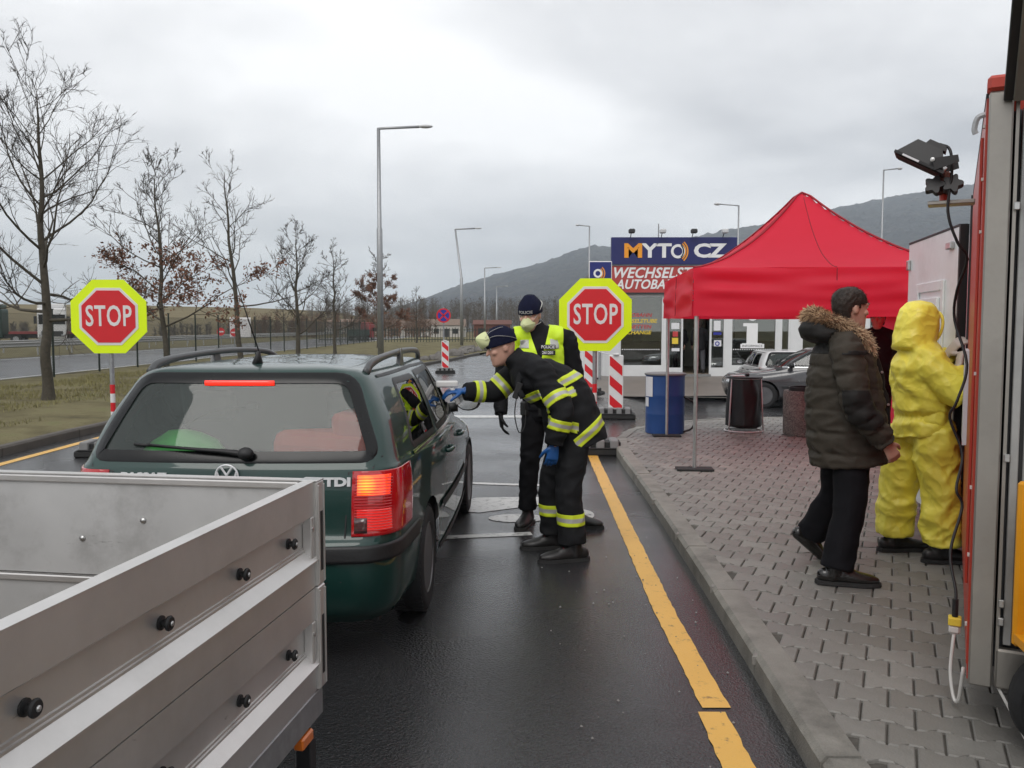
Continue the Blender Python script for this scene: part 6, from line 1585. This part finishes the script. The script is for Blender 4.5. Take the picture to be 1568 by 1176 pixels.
    P['jacket'] = bob('jacket' if not cfg.get('suit') else 'suit_top', bcopy(jk), cfg['jackmat'], t)
    # boots
    for s in 'LR':
        bm = nb(); an = J['an' + s]; g, f, r, u = boot_geo(bm, an, J['toe' + s], cfg.get('shaft', .08), cfg.get('bsc', 1.05))
        b2 = remesh(bm, .008, 1)
        if J['toe' + s].normalized().z > -.2:
            for v in b2.verts:
                if v.co.z < .006: v.co.z = .002
        bt = bob('boot', b2, cfg['boot'], t)
        if cfg.get('sole') and J['toe' + s].normalized().z > -.2:
            sc_ = .0
            so = nb(); rr_ = cfg.get('bsc', 1.05)
            pl = [(-.115, .0), (-.10, .036), (-.03, .044), (.05, .045), (.12, .053), (.18, .047), (.222, .022), (.232, 0)]; pl = [(a, b) for a, b in pl] + [(a, -b) for a, b in pl[-2:0:-1]]
            base = V((g.x, g.y, 0)); ff = V((f.x, f.y, 0)).normalized(); rr2 = V((r.x, r.y, 0)).normalized()
            lo = [so.verts.new(base + ff * a * rr_ + rr2 * b * rr_ + V((0, 0, .0))) for a, b in pl]; hi = [so.verts.new(base + ff * a * rr_ * .985 + rr2 * b * rr_ * .96 + V((0, 0, .024))) for a, b in pl]
            so.faces.new(lo[::-1]); so.faces.new(hi); 
            for i in range(len(pl)): so.faces.new((lo[i], lo[(i + 1) % len(pl)], hi[(i + 1) % len(pl)], hi[i]))
            bobj('sole', so, cfg['sole'], bt)
        if cfg.get('lace'):
            for k in range(3):
                lb = nb(); q = g + f * (.075 - .022 * k) + u * (.098 + .022 * k); tube(lb, [q - r * .03, q + u * .008 + f * .004, q + r * .03], .005, 6, 2); bobj('boot_lace', lb, cfg['lace'], bt, smooth=True)
    P.update(t=t, J=J, ax=ax, c=c, lat=lat); return P
def beanie(P, mat, top=.135, low=.022, word=None):
    bm = nb(); c, ax = P['c'], P['ax']
    secs = [(low - .004, .075, .090, -.10), (low, .077, .092, -.101), (.05, .078, .092, -.102), (.08, .074, .082, -.098), (.105, .064, .068, -.086), (.128, .046, .046, -.062), (top - .006, .026, .024, -.036), (top, .008, .006, -.012)]
    head_rings(bm, c, ax, secs, .012, 32); h = bobj('beanie', bm, mat, P['t'], smooth=True)
    bm = nb(); n = 36; pts = []
    for k in range(n):
        a = 2 * PI * k / n; pts.append(hpt(c, ax, .0895 * math.cos(a), -.004 + .108 * math.sin(a), low + .012))
    tube(bm, pts, (.004, .020), n=8, ref=None, closed=True, cap=False) if False else None
    bm.free()
    if word:
        q = text('hat_lettering', word, .030, 'silver_band', h, (0, 0, 0), ext=.001, sx=1.1, off=.0006)
        # wrap the word round the brow
        for v in q.data.vertices:
            x, y, z = v.co; a = PI / 2 + x / .095; rr = 1 + (z + .0) ; v.co = hpt(c, ax, (.0965 + z) * math.cos(a), -.003 + (.1115 + z) * math.sin(a), low + .018 + y)
        q.rotation_euler = (0, 0, 0)
        for pl in q.data.polygons: pass
    return h
def mask(P, pos, up_t=0, straps=None):
    c, ax = P['c'], P['ax']; bm = nb(); o = V(pos)
    prof = [(.0, 1.0), (.010, .98), (.030, .74), (.048, .44), (.060, .20)]
    cor = [(.062, .004), (.030, .040), (.0, .058), (-.030, .040), (-.062, .004), (-.050, -.036), (.0, -.066), (.050, -.036)]
    OUT = []
    for i in range(28):
        u = i * 8 / 28; a_, b_ = cor[int(u) % 8], cor[(int(u) + 1) % 8]; OUT.append((a_[0] + (b_[0] - a_[0]) * (u % 1), a_[1] + (b_[1] - a_[1]) * (u % 1)))
    rings = []
    ct, st = math.cos(up_t), math.sin(up_t)
    for dy, k in prof:
        ring = []
        for i in range(28):
            x, z = OUT[i]; x *= k * .98; z = z * k - .004
            y = dy - (.034 * (abs(x) / .062) ** 2 if k > .55 else 0); yy = y * ct - z * st; zz_ = y * st + z * ct
            ring.append(bm.verts.new(hpt(c, ax, o.x + x, o.y + yy, o.z + zz_)))
        rings.append(ring)
    for A, B in zip(rings, rings[1:]):
        for i in range(28): bm.faces.new((A[i], A[(i + 1) % 28], B[(i + 1) % 28], B[i]))
    bm.faces.new(rings[-1]); bm.faces.new(rings[0][::-1]); mk = bobj('face_mask', bm, 'mask_cloth', P['t'], auto=32)
    bm = nb(); q = V((o.x, o.y + .052 * ct, o.z + .052 * st)); eball(bm, c, ax, q, (.012, .008, .012)); bobj('mask_valve', bm, 'grey_plastic', mk, smooth=True)
    for pts in straps or []:
        bm = nb(); tube(bm, [hpt(c, ax, *p) for p in pts], (.0012, .004), 6, 3, ref=ax[2]); bobj('mask_strap', bm, 'strap', mk, smooth=True)
    return mk

# ---------------------------------------------------------------- fire fighter bending to the car window
def fdisp(co, n): return cloth(.016, 7, 2, .75)(co, n)
F = human('person', 'person in black fire gear with yellow bands bending towards the car window', (.33, 6.22, 0), dict(
    pelvis=(.44, 6.27, .98), neck=(.06, 6.29, 1.43), head=(-.075, 6.28, 1.535), face=(-1, -.22, -.30), up=(-.25, 0, 1), bend=(.07, 0, .05),
    shL=(.20, 6.10, 1.37), shR=(.06, 6.50, 1.36), elL=(.36, 5.99, 1.10), wrL=(.30, 5.99, .85), elR=(-.14, 6.46, 1.19), wrR=(-.36, 6.38, 1.205),
    hipL=(.46, 6.16, .93), hipR=(.42, 6.38, .93), knL=(.41, 6.08, .50), knR=(.30, 6.38, .50), anL=(.44, 6.05, .095), anR=(.32, 6.40, .095),
    toeL=(-1, -.22, 0), toeR=(-1, -.15, 0), handL=(-.15, .02, -1), palmL=(-.2, .9, 0), handR=(-1, -.2, .02), palmR=(0, .3, -1), hem=(.52, 6.26, .80)),
    dict(gloveL='glove_blue', gloveR='glove_blue', curlL=.75, curlR=.75, leg=(.115, .098, .098, .105), legmat='fire_black', legdisp=cloth(.016, 7, 5, .7), torso=[(.215, .205), (.225, .215), (.215, .195), (.20, .165), (.12, .11)], arm=(.100, .085, .078, .072), jackmat='fire_black', disp=fdisp, collar=.5, boot='boot_black', sole='rubber', shaft=.10, lace='lace_red', bsc=1.15, waist=.18, hips=.19))
beanie(F, 'navy_knit', top=.15)
mask(F, (0, .098, .085), .45, [[(-.05, .10, .08), (-.088, .04, .09), (-.096, -.05, .06), (-.06, -.105, .03)], [(.05, .10, .08), (.088, .04, .09), (.096, -.05, .06), (.06, -.105, .03)], [(-.05, .10, .095), (-.07, .06, .125), (-.06, -.02, .135), (.0, -.07, .12)], [(.05, .10, .095), (.07, .06, .125), (.06, -.02, .135), (.0, -.07, .12)]])
j, b = F['J'], F['jacket_bm']; jk = F['jacket']
def armband(P, s, seg, tt_, hw=.038, rad=.16):
    J = P['J']; a, c2 = (J['sh' + s], J['el' + s]) if seg == 0 else (J['el' + s], J['wr' + s]); band(P['jacket_bm'], P['jacket'], a.lerp(c2, tt_), c2 - a, hw, rad)
armband(F, 'L', 0, .72); armband(F, 'L', 1, .42); armband(F, 'R', 0, .70); armband(F, 'R', 1, .52)
sp = (j['neck'] - j['pelvis']).normalized(); q = j['hem'].lerp(j['pelvis'], .35)
band(b, jk, q, sp, .038, .34); band(b, jk, j['pelvis'].lerp(j['neck'], .52) + V((.03, 0, .02)), (sp + V((.25, 0, 0))), .036, .285)
for s in 'LR': band(F['trousers_bm'], F['trousers'], j['kn' + s].lerp(j['an' + s], .48), (0, .0, 1), .042, .16)
# harness strap, radio with cable
bm = nb(); tube(bm, [j['neck'] + V((.02, -.13, -.05)), j['neck'] + V((-.02, -.19, -.16)), j['neck'] + V((.02, -.235, -.25))], (.004, .022), 8, 3, ref=(0, 1, 0)); bobj('harness_strap', bm, 'fire_black', jk, smooth=True)
bm = nb(); box(bm, -.022, .022, -.016, .016, -.06, .06, .006, mat=Matrix.Translation(j['neck'] + V((-.02, -.20, -.20))) @ Matrix.Rotation(R(20), 4, 'Y')); bobj('radio', bm, 'black', jk)
bm = nb(); p = j['neck'] + V((-.03, -.20, -.26)); tube(bm, [p, p + V((-.01, 0, -.12)), p + V((.02, -.01, -.24)), p + V((.06, 0, -.20)), p + V((.07, .02, -.08))], .004, 6, 4); bobj('radio_cable', bm, 'black', jk, smooth=True)
# infrared thermometer in the hand
tm = thing('thermometer', 'white handheld infrared thermometer pointed into the car window', 'thermometer', (-.44, 6.355, 1.20), R(8))
bm = nb(); box(bm, -.13, .035, -.022, .022, .035, .085, .012, seg=2); bobj('barrel', bm, 'plastic_white', tm)
bm = nb(); box(bm, -.018, .018, -.017, .017, -.10, .036, .008, mat=Matrix.Rotation(R(-22), 4, 'Y')); bobj('grip', bm, 'plastic_white', tm)
bm = nb(); box(bm, -.145, -.1305, -.016, .016, .042, .078, .004); bobj('sensor', bm, 'grey_plastic', tm)

# ---------------------------------------------------------------- police officer
Po = human('person', 'person in black police uniform and neon vest standing behind the fire fighter', (.33, 7.18, 0), dict(
    pelvis=(.29, 7.22, 1.05), neck=(.22, 7.22, 1.635), head=(.155, 7.17, 1.785), face=(-.42, -1, -.22),
    shL=(.47, 7.24, 1.59), shR=(.0, 7.20, 1.59), elL=(.55, 7.26, 1.24), wrL=(.53, 7.12, .98), elR=(-.09, 7.18, 1.23), wrR=(-.095, 7.04, .96),
    hipL=(.385, 7.23, .98), hipR=(.195, 7.21, .98), knL=(.47, 7.14, .54), knR=(.15, 7.14, .54), anL=(.53, 7.10, .10), anR=(.13, 7.16, .10),
    toeL=(1, -.35, 0), toeR=(-.35, -1, 0), handL=(0, -.2, -1), palmL=(-1, 0, 0), handR=(.1, -.15, -1), palmR=(1, 0, 0), hem=(.30, 7.22, .90)),
    dict(gloveL='glove_black', gloveR='glove_black', curlL=.6, curlR=.6, leg=(.105, .085, .08, .078), legmat='police_black', legdisp=cloth(.014, 8, 7, .7), torso=[(.195, .15), (.20, .155), (.195, .15), (.20, .15), (.10, .095)], arm=(.085, .07, .062, .055), jackmat='police_black', disp=cloth(.013, 8, 9, .7), collar=.55, boot='boot_black', sole='rubber', shaft=.12, bsc=1.12))
beanie(Po, 'navy_knit', top=.16, word='POLICIE')
mask(Po, (0, .090, -.048), 0, [[(-.05, .085, -.03), (-.082, .03, .03), (-.092, -.03, .09), (-.04, -.09, .11)], [(.05, .085, -.03), (.082, .03, .03), (.092, -.03, .09), (.04, -.09, .11)], [(-.05, .08, -.07), (-.075, .02, -.06), (-.07, -.06, -.055)], [(.05, .08, -.07), (.075, .02, -.06), (.07, -.06, -.055)]])
j, b = Po['J'], Po['jacket_bm']; nk = j['neck']; fr = V((-.15, -1, 0)).normalized()
vz0 = j['pelvis'].z + .06
for s in (1, -1):
    # each half of the vest: V neckline, arm holes
    side_no = Po['lat'] * s
    vb = cutkeep(b, [((0, 0, vz0), (0, 0, 1)), (nk + Po['lat'] * s * .205, -Po['lat'] * s), (nk + Po['lat'] * s * .012 + V((0, 0, -.21)), (Po['lat'] * s * 1.0 + V((0, 0, -.30))).normalized())], off=.010)
    vo_ = bob('vest_half', vb, 'neon', Po['t'])
    pb = cutkeep(b, [((0, 0, nk.z - .13), (0, 0, 1)), ((0, 0, nk.z - .055), (0, 0, -1)), (nk + Po['lat'] * s * .155, -Po['lat'] * s), (nk + Po['lat'] * s * .085, Po['lat'] * s), (nk, fr)], off=.014)
    bob('shoulder_reflector', pb, 'silver_band', vo_)
    pb = cutkeep(b, [((0, 0, vz0 + .03), (0, 0, 1)), ((0, 0, vz0 + .08), (0, 0, -1)), (nk + Po['lat'] * s * .185, -Po['lat'] * s), (nk + Po['lat'] * s * .02, Po['lat'] * s), (nk, fr)], off=.014)
    bob('vest_band', pb, 'silver_band', vo_)
jt = BVHTree.FromBMesh(b)
def on_front(P, x, z):  # point on the jacket front at lateral offset x (to the wearer's left +)
    o = nk - Po['lat'] * x; o = V((o.x, o.y, z)); h = jt.ray_cast(o + fr * .6, -fr); return h[0] if h[0] else o + fr * .15
for word, dz in (('POLICIE', -.115), ('261201', -.162)):
    p = on_front(Po, .105, nk.z + dz); bm = nb(); yaw = math.atan2(fr.x, -fr.y) * -1
    box(bm, -.062, .062, -.004, .003, -.020, .020, .002, mat=Matrix.Translation(p + fr * .024) @ Matrix.Rotation(R(-8), 4, 'Z')); pl_ = bobj('name_patch', bm, 'badge_black', Po['t'])
    text('patch_lettering', word, .034, 'letter_white', pl_, p + fr * .0295, rot=(R(90), 0, R(-8)), ext=.0008, sx=.95, off=.0006)
bm = nb(); tube(bm, [(j['pelvis'].x + .2 * math.cos(k * PI / 14), j['pelvis'].y + .155 * math.sin(k * PI / 14), j['pelvis'].z - .02) for k in range(28)], (.006, .022), 8, ref=None, closed=True, cap=False); bobj('duty_belt', bm, 'black', Po['t'])
for a in (-100, -150, -40):
    bm = nb(); box(bm, -.035, .035, -.03, .03, -.08, .04, .01, mat=Matrix.Translation((j['pelvis'].x + .21 * math.cos(R(a)), j['pelvis'].y + .165 * math.sin(R(a)), j['pelvis'].z - .03)) @ Matrix.Rotation(R(a + 90), 4, 'Z')); bobj('belt_pouch', bm, 'black', Po['t'])

# ---------------------------------------------------------------- man in the padded parka
ARM = None
def parka_disp(J):
    arms = [(J['shR'], J['elR'], J['wrR']), (J['shL'], J['elL'], J['wrL'])]
    def d(co, n):
        best = 9; s = 0
        for a, e, w_ in arms:
            for k, (p, q) in enumerate(((a, e), (e, w_))):
                v = q - p; t_ = max(0, min(1, (co - p).dot(v) / v.length_squared)); dd = (co - p - v * t_).length
                if dd < best: best = dd; s = t_ * v.length + (0 if k == 0 else (e - a).length)
        wv = .5 * noise.noise(co * 4) * .03
        if best < .105: L = .088; ph = (s + wv) / L
        else: L = .135; ph = (co.z + wv + .02) / L
        f = abs(math.sin(PI * ph)) ** .55
        return .014 * f - .008 + .013 * (.5 - abs(noise.noise(V((co.x * 9, co.y * 9, co.z * 17)))) * 2) * (1 - f * .3)
    return d
mr = V((2.07, 5.22, .12))
MJ = dict(pelvis=(2.09, 5.30, 1.06), neck=(2.04, 5.27, 1.655), head=(2.085, 5.26, 1.80), face=(1, .22, -.06),
    shL=(2.06, 5.48, 1.57), shR=(1.99, 5.06, 1.57), elL=(2.12, 5.60, 1.24), wrL=(2.30, 5.56, 1.04), elR=(2.03, 4.97, 1.22), wrR=(2.205, 4.97, 1.005),
    hipL=(2.08, 5.40, 1.02), hipR=(2.10, 5.20, 1.02), knL=(2.12, 5.50, .62), knR=(2.07, 5.14, .60), anL=(2.02, 5.66, .29), anR=(1.985, 5.10, .215),
    toeL=(.75, .1, -.65), toeR=(1, -.22, 0), handL=(.5, 0, -1), palmL=(0, -1, 0), handR=(.55, .05, -.85), palmR=(0, 1, -.1), hem=(2.11, 5.28, .84))
def hood(bm, J, ax):
    n_ = J['neck']; tube(bm, [n_ + V((-.07, -.14, -.03)), n_ + V((-.15, -.09, .0)), n_ + V((-.185, 0, .02)), n_ + V((-.15, .09, .0)), n_ + V((-.07, .14, -.03))], [.05, .06, .065, .06, .05], 12, 3, cap='round')
    tube(bm, [n_ + V((.14, 0, -.24)), n_ + V((.08, 0, .01))], [(.10, .04), (.085, .035)], 12, ref=(0, 1, 0), cap='round')
LJ = {k: V(v) - mr for k, v in MJ.items()}
Ma = human('person', 'person in a dark padded parka with a fur-trimmed hood walking on the pavement', tuple(mr), MJ,
    dict(leg=(.115, .095, .095, .100), legmat='trouser_black', legdisp=cloth(.010, 6, 11, .7), legup=.0, torso=[(.235, .225), (.24, .235), (.235, .225), (.225, .18), (.12, .11)], arm=(.095, .083, .077, .066), jackmat='parka', disp=parka_disp(LJ), boot='shoe_leather', sole='rubber', shaft=.03, bsc=1.12, collar=.3, extra=hood, jvox=.010, curlR=.9, curlL=.7, bvox=.006))
j, ax, c = Ma['J'], Ma['ax'], Ma['c']
# darker yoke and elbow patch cut from the parka
bob('shoulder_yoke', cutkeep(Ma['jacket_bm'], [((0, 0, j['neck'].z - .13), (0, 0, 1)), ((j['neck'].x + .10, 0, 0), (-1, 0, 0))], lambda q: (q - j['shR']).length > .11 and (q - j['shL']).length > .11, off=.003), 'parka_dark', Ma['jacket'])
e_ = j['elR']; bob('elbow_patch', cutkeep(Ma['jacket_bm'], [(e_ + V((0, 0, .10)), (0, 0, -1)), (e_ - V((0, 0, .13)), (0, 0, 1)), (e_ + V((0, -.01, 0)), (0, -1, 0))], lambda q: (q - e_).length < .17, off=.003), 'parka_dark', Ma['jacket'])
bm = nb(); zf = [BVHTree.FromBMesh(Ma['jacket_bm']).ray_cast(V((1.5, .03, z)), V((-1, 0, 0)))[0] for z in [.74 + .05 * k for k in range(15)]]
tube(bm, [p + V((.002, -.02, 0)) for p in zf if p], (.008, .02), 8, ref=(0, 1, 0)); bobj('zip_flap', bm, 'parka_dark', Ma['jacket'], smooth=True)
for p in zf[3::4]:
    if p: bm = nb(); lathe(bm, [(.008, 0), (.008, .004), (.001, .006)], 10, Matrix.Translation(p + V((.006, -.035, 0))) @ Matrix.Rotation(R(90), 4, 'X')); bobj('snap_button', bm, 'steel', Ma['jacket'])
# hair: cap cut from the head, receding at crown
hb = nb(); head_rings(hb, c, ax, HEADS); hb2 = remesh(hb, .006, 1)
def hairp(q):
    d = q - c; x, y, z = d.dot(ax[0]), d.dot(ax[1]), d.dot(ax[2])
    return (y < -.035 and z > -.075) or (z > .055 - .25 * max(0, y) + .0) or (z > .005 and y < .02) or (z > .03 and y < .055)
hc = cutkeep(hb2, [], hairp, off=.006)
for v in hc.verts: v.co += v.normal * .006 * noise.noise(v.co * 40)
rg = random.Random(9); hs = MB(); hc.faces.ensure_lookup_table()
for _ in range(2600):
    f = hc.faces[rg.randrange(len(hc.faces))]; p = f.calc_center_median() + V((rg.gauss(0, .003), rg.gauss(0, .003), rg.gauss(0, .003))); nn = f.normal
    d = (-ax[1] * .8 - ax[2] * .7 + V((rg.gauss(0, .25), rg.gauss(0, .25), rg.gauss(0, .25)))); d = (d - nn * d.dot(nn)).normalized(); sdv = d.cross(nn).normalized() * .0012; l = rg.uniform(.012, .028)
    hs.tri(p - sdv, p + sdv, p + d * l + nn * rg.uniform(.001, .006))
hro = bob('hair', hc, 'hair_brown', Ma['t']); hso = hs.build('hair_strands', 'hair_brown', hro); hso['kind'] = 'stuff'; hb2.free()
# fur ruff round the hood
rg = random.Random(5); n_ = j['neck']
ruff = catmull([n_ + V(p) for p in ((.13, -.09, -.12), (.08, -.135, -.04), (-.01, -.155, .02), (-.10, -.14, .065), (-.165, -.07, .10), (-.18, .03, .11), (-.15, .11, .085), (-.06, .16, .03), (.05, .15, -.02))], 10)
fa, fb_ = MB(), MB()
for _ in range(7000):
    i = rg.randrange(len(ruff) - 1); p = ruff[i].lerp(ruff[i + 1], rg.random()); tdir = (ruff[i + 1] - ruff[i]).normalized()
    o_ = V((rg.gauss(0, 1), rg.gauss(0, 1), rg.gauss(0, 1))); o_ = (o_ - tdir * o_.dot(tdir)).normalized(); base = p + o_ * .026; d = (o_ * .9 + tdir * rg.gauss(0, .5) + V((0, 0, -.15))).normalized(); l = rg.uniform(.020, .052); wv = tdir.cross(d).normalized() * .0026
    mid = base + d * l * .6 + V((rg.gauss(0, .004), rg.gauss(0, .004), rg.gauss(-.003, .004))); tip = base + d * l + V((rg.gauss(0, .008), rg.gauss(0, .008), rg.gauss(-.01, .006)))
    Q = fa if rg.random() < .68 else fb_; Q.quad(base - wv, base + wv, mid + wv * .8, mid - wv * .8); Q.tri(mid - wv * .8, mid + wv * .8, tip)
bm = nb(); tube(bm, ruff, .030, 10, cap='round'); rf = bobj('fur_trim', bm, 'fur_dark', Ma['jacket'], smooth=True)
for Q, m_ in ((fa, 'fur'), (fb_, 'fur_dark')):
    o = Q.build('fur_strands', m_, rf); o['kind'] = 'stuff'

# ---------------------------------------------------------------- person in the yellow protective suit
yr_ = V((2.78, 5.70, .12))
def crumple(amp, sc, seed):
    o = V((seed, seed * 2, seed * 3))
    def d(co, n):
        p = co * sc + o; w_ = V((noise.noise(p * .7), noise.noise(p * .7 + V((5, 0, 0))), noise.noise(p * .7 + V((0, 9, 0))))) * .9; q = p + w_
        cells = noise.voronoi(V((q.x, q.y, q.z * 1.4)))[0]; v1 = cells[1] - cells[0]
        q2 = p * 1.9 + w_; c2 = noise.voronoi(q2)[0]
        return amp * 1.15 * (1.5 * min(1, cells[0]) - .75) + amp * .35 * (c2[0] - .5)
    return d
def ydisp(co, n):
    z = co.z; k = max(0, 1 - abs(z - .97) / .045); a = math.atan2(co.y - .03, co.x)
    hd = .45 if z > 1.42 else 1
    return crumple(.024, 6.5, 3)(co, n) * (1 - k) * hd - .022 * k + .005 * k * math.sin(a * 34)
YJ = dict(pelvis=(2.78, 5.73, 1.06), neck=(2.76, 5.76, 1.555), head=(2.755, 5.74, 1.70), face=(1, .30, -.22),
    shL=(2.83, 5.95, 1.46), shR=(2.74, 5.58, 1.45), elL=(2.92, 5.90, 1.32), wrL=(2.93, 5.72, 1.50), elR=(2.89, 5.46, 1.25), wrR=(2.905, 5.52, 1.42),
    hipL=(2.76, 5.85, 1.0), hipR=(2.81, 5.64, 1.0), knL=(2.71, 5.88, .60), knR=(2.86, 5.60, .60), anL=(2.69, 5.88, .215), anR=(2.86, 5.58, .215),
    toeL=(1, .05, 0), toeR=(1, -.05, 0), handL=(.25, -.3, .5), palmL=(1, 0, 0), handR=(.22, .3, .55), palmR=(1, 0, 0), hem=(2.79, 5.72, .95))
def yhood(bm, J, ax):
    c = J['head']; secs = [(-.17, .11, .06, -.13), (-.12, .105, .075, -.135), (-.05, .10, .085, -.14), (.02, .10, .088, -.14), (.08, .092, .08, -.125), (.12, .07, .055, -.095), (.145, .035, .02, -.05)]
    head_rings(bm, c, ax, secs, .012)
Y = human('person', 'person in a crumpled yellow protective suit writing against the red truck wall', tuple(yr_), YJ,
    dict(suit=True, gloveL='glove_white', gloveR='glove_white', curlL=.8, curlR=.8, leg=(.135, .125, .125, .118), legup=.02, legmat='suit_yellow', legdisp=crumple(.028, 6.0, 8), torso=[(.215, .185), (.20, .175), (.215, .18), (.235, .175), (.14, .12)], arm=(.115, .098, .088, .070), jackmat='suit_yellow', disp=ydisp, boot='boot_black', sole='rubber', shaft=.06, bsc=1.12, waist=.20, hips=.21, extra=yhood, jvox=.011))
j, ax, c = Y['J'], Y['ax'], Y['c']
bm = nb(); eball(bm, c, ax, (0, .098, -.05), (.05, .045, .05), 16); bobj('face_mask', bm, 'paper', Y['t'], smooth=True)
bm = nb(); tube(bm, [hpt(c, ax, .078 * math.cos(a), .094, .005 + .10 * math.sin(a)) for a in [2 * PI * k / 24 for k in range(24)]], .010, 8, closed=True, cap=False); bobj('hood_hem', bm, 'suit_yellow', Y['suit_top'] if 'suit_top' in Y else Y['jacket'], smooth=True)

# ---------------------------------------------------------------- people farther off
def standing(x, y, z, h, yaw, label, coat, legs, hat=None, face=None, hair='hair_brown'):
    k = h / 1.8; ca_, sa_ = math.cos(yaw), math.sin(yaw)
    def W(a, b, c_): return (x + (a * ca_ - b * sa_) * k, y + (a * sa_ + b * ca_) * k, z + c_ * k)
    fd = (-sa_, ca_, 0)
    J = dict(pelvis=W(0, 0, .98), neck=W(0, 0, 1.53), head=W(0, .03, 1.68), face=fd, shL=W(-.19, 0, 1.46), shR=W(.19, 0, 1.46), elL=W(-.26, .0, 1.17), elR=W(.26, 0, 1.17), wrL=W(-.22, .16, .98), wrR=W(.22, .16, .98),
             hipL=W(-.1, 0, .94), hipR=W(.1, 0, .94), knL=W(-.11, .02, .5), knR=W(.12, .0, .5), anL=W(-.12, 0, .1), anR=W(.13, -.02, .1), toeL=(fd[0], fd[1], 0), toeR=(fd[0], fd[1], 0), handL=(0, 0, -1), handR=(0, 0, -1), palmL=(ca_, sa_, 0), palmR=(-ca_, -sa_, 0), hem=W(0, 0, .82))
    P = human('person', label, (x, y, z), J, dict(leg=(.10, .08, .075, .07), legmat=legs, torso=[(.19, .15), (.19, .15), (.19, .145), (.19, .14), (.10, .09)], arm=(.085, .068, .06, .05), jackmat=coat, collar=.4, boot='boot_black', jvox=.018, bvox=.010))
    hb = nb(); head_rings(hb, P['c'], P['ax'], HEADS, .010); h2 = remesh(hb, .012, 1)
    hc = cutkeep(h2, [], lambda q: (q - P['c']).dot(P['ax'][2]) > .05 or ((q - P['c']).dot(P['ax'][1]) < -.01 and (q - P['c']).dot(P['ax'][2]) > -.07), off=.004); bob('hair', hc, hair, P['t']); h2.free()
    return P
standing(6.28, 28.45, .12, 1.75, R(5), 'person in a dark coat and grey trousers in the shop doorway, seen from behind', 'dark_coat', 'grey_trouser')
standing(5.70, 29.0, .12, 1.72, R(160), 'person in dark clothes just inside the shop beside the open door', 'dark_coat', 'trouser_black')
standing(4.86, 11.3, .118, 1.78, R(150), 'person in dark clothes standing under the red tent behind the parka wearer', 'dark_coat', 'trouser_black')
# passenger seated in the green car
cm = Matrix.Translation((-1.385, 4.0, 0)) @ Matrix.Rotation(R(-2.3), 4, 'Z')
def W(a, b, c_): return tuple(cm @ V((a, b, c_)))
J = dict(pelvis=W(.37, 2.36, .90), neck=W(.37, 2.20, 1.26), head=W(.37, 2.25, 1.36), face=(.35, 1, -.1), shL=W(.20, 2.2, 1.2), shR=W(.54, 2.2, 1.2), elL=W(.16, 2.36, 1.0), elR=W(.60, 2.36, 1.02), wrL=W(.22, 2.6, .96), wrR=W(.52, 2.6, .96),
         hipL=W(.28, 2.38, .86), hipR=W(.46, 2.38, .86), knL=W(.27, 2.78, .90), knR=W(.47, 2.78, .90), anL=W(.27, 2.95, .80), anR=W(.47, 2.95, .80), toeL=(0, 1, 0), toeR=(0, 1, 0), handL=(0, 1, -.2), handR=(0, 1, -.2), palmL=(0, 0, -1), palmR=(0, 0, -1), hem=W(.37, 2.38, .86))
human('person', 'person in dark clothes seated inside the green estate car', W(.37, 2.36, .85), J, dict(leg=(.08, .07, .06, .055), legmat='trouser_black', torso=[(.17, .12), (.17, .13), (.18, .13), (.18, .12), (.09, .08)], arm=(.075, .06, .05, .045), jackmat='dark_coat', collar=.3, boot='boot_black', jvox=.016, bvox=.009, shaft=.02))
# ================================================================= HAZE
m = bpy.data.materials.new('haze'); m.use_nodes = True; tt = m.node_tree; tt.nodes.remove(tt.nodes['Principled BSDF'])
pv = tt.nodes.new('ShaderNodeVolumePrincipled'); pv.inputs['Color'].default_value = (.83, .915, 1, 1); pv.inputs['Density'].default_value = .00024; pv.inputs['Anisotropy'].default_value = .0
tt.links.new(pv.outputs[0], tt.nodes['Material Output'].inputs['Volume']); MATS['haze'] = m
bm = nb(); box(bm, -9500, 9500, -400, 9500, -25, 470); o = bobj('haze', bm, 'haze'); tag(o, 'thin pale grey winter haze in the air', 'haze', kind='stuff')
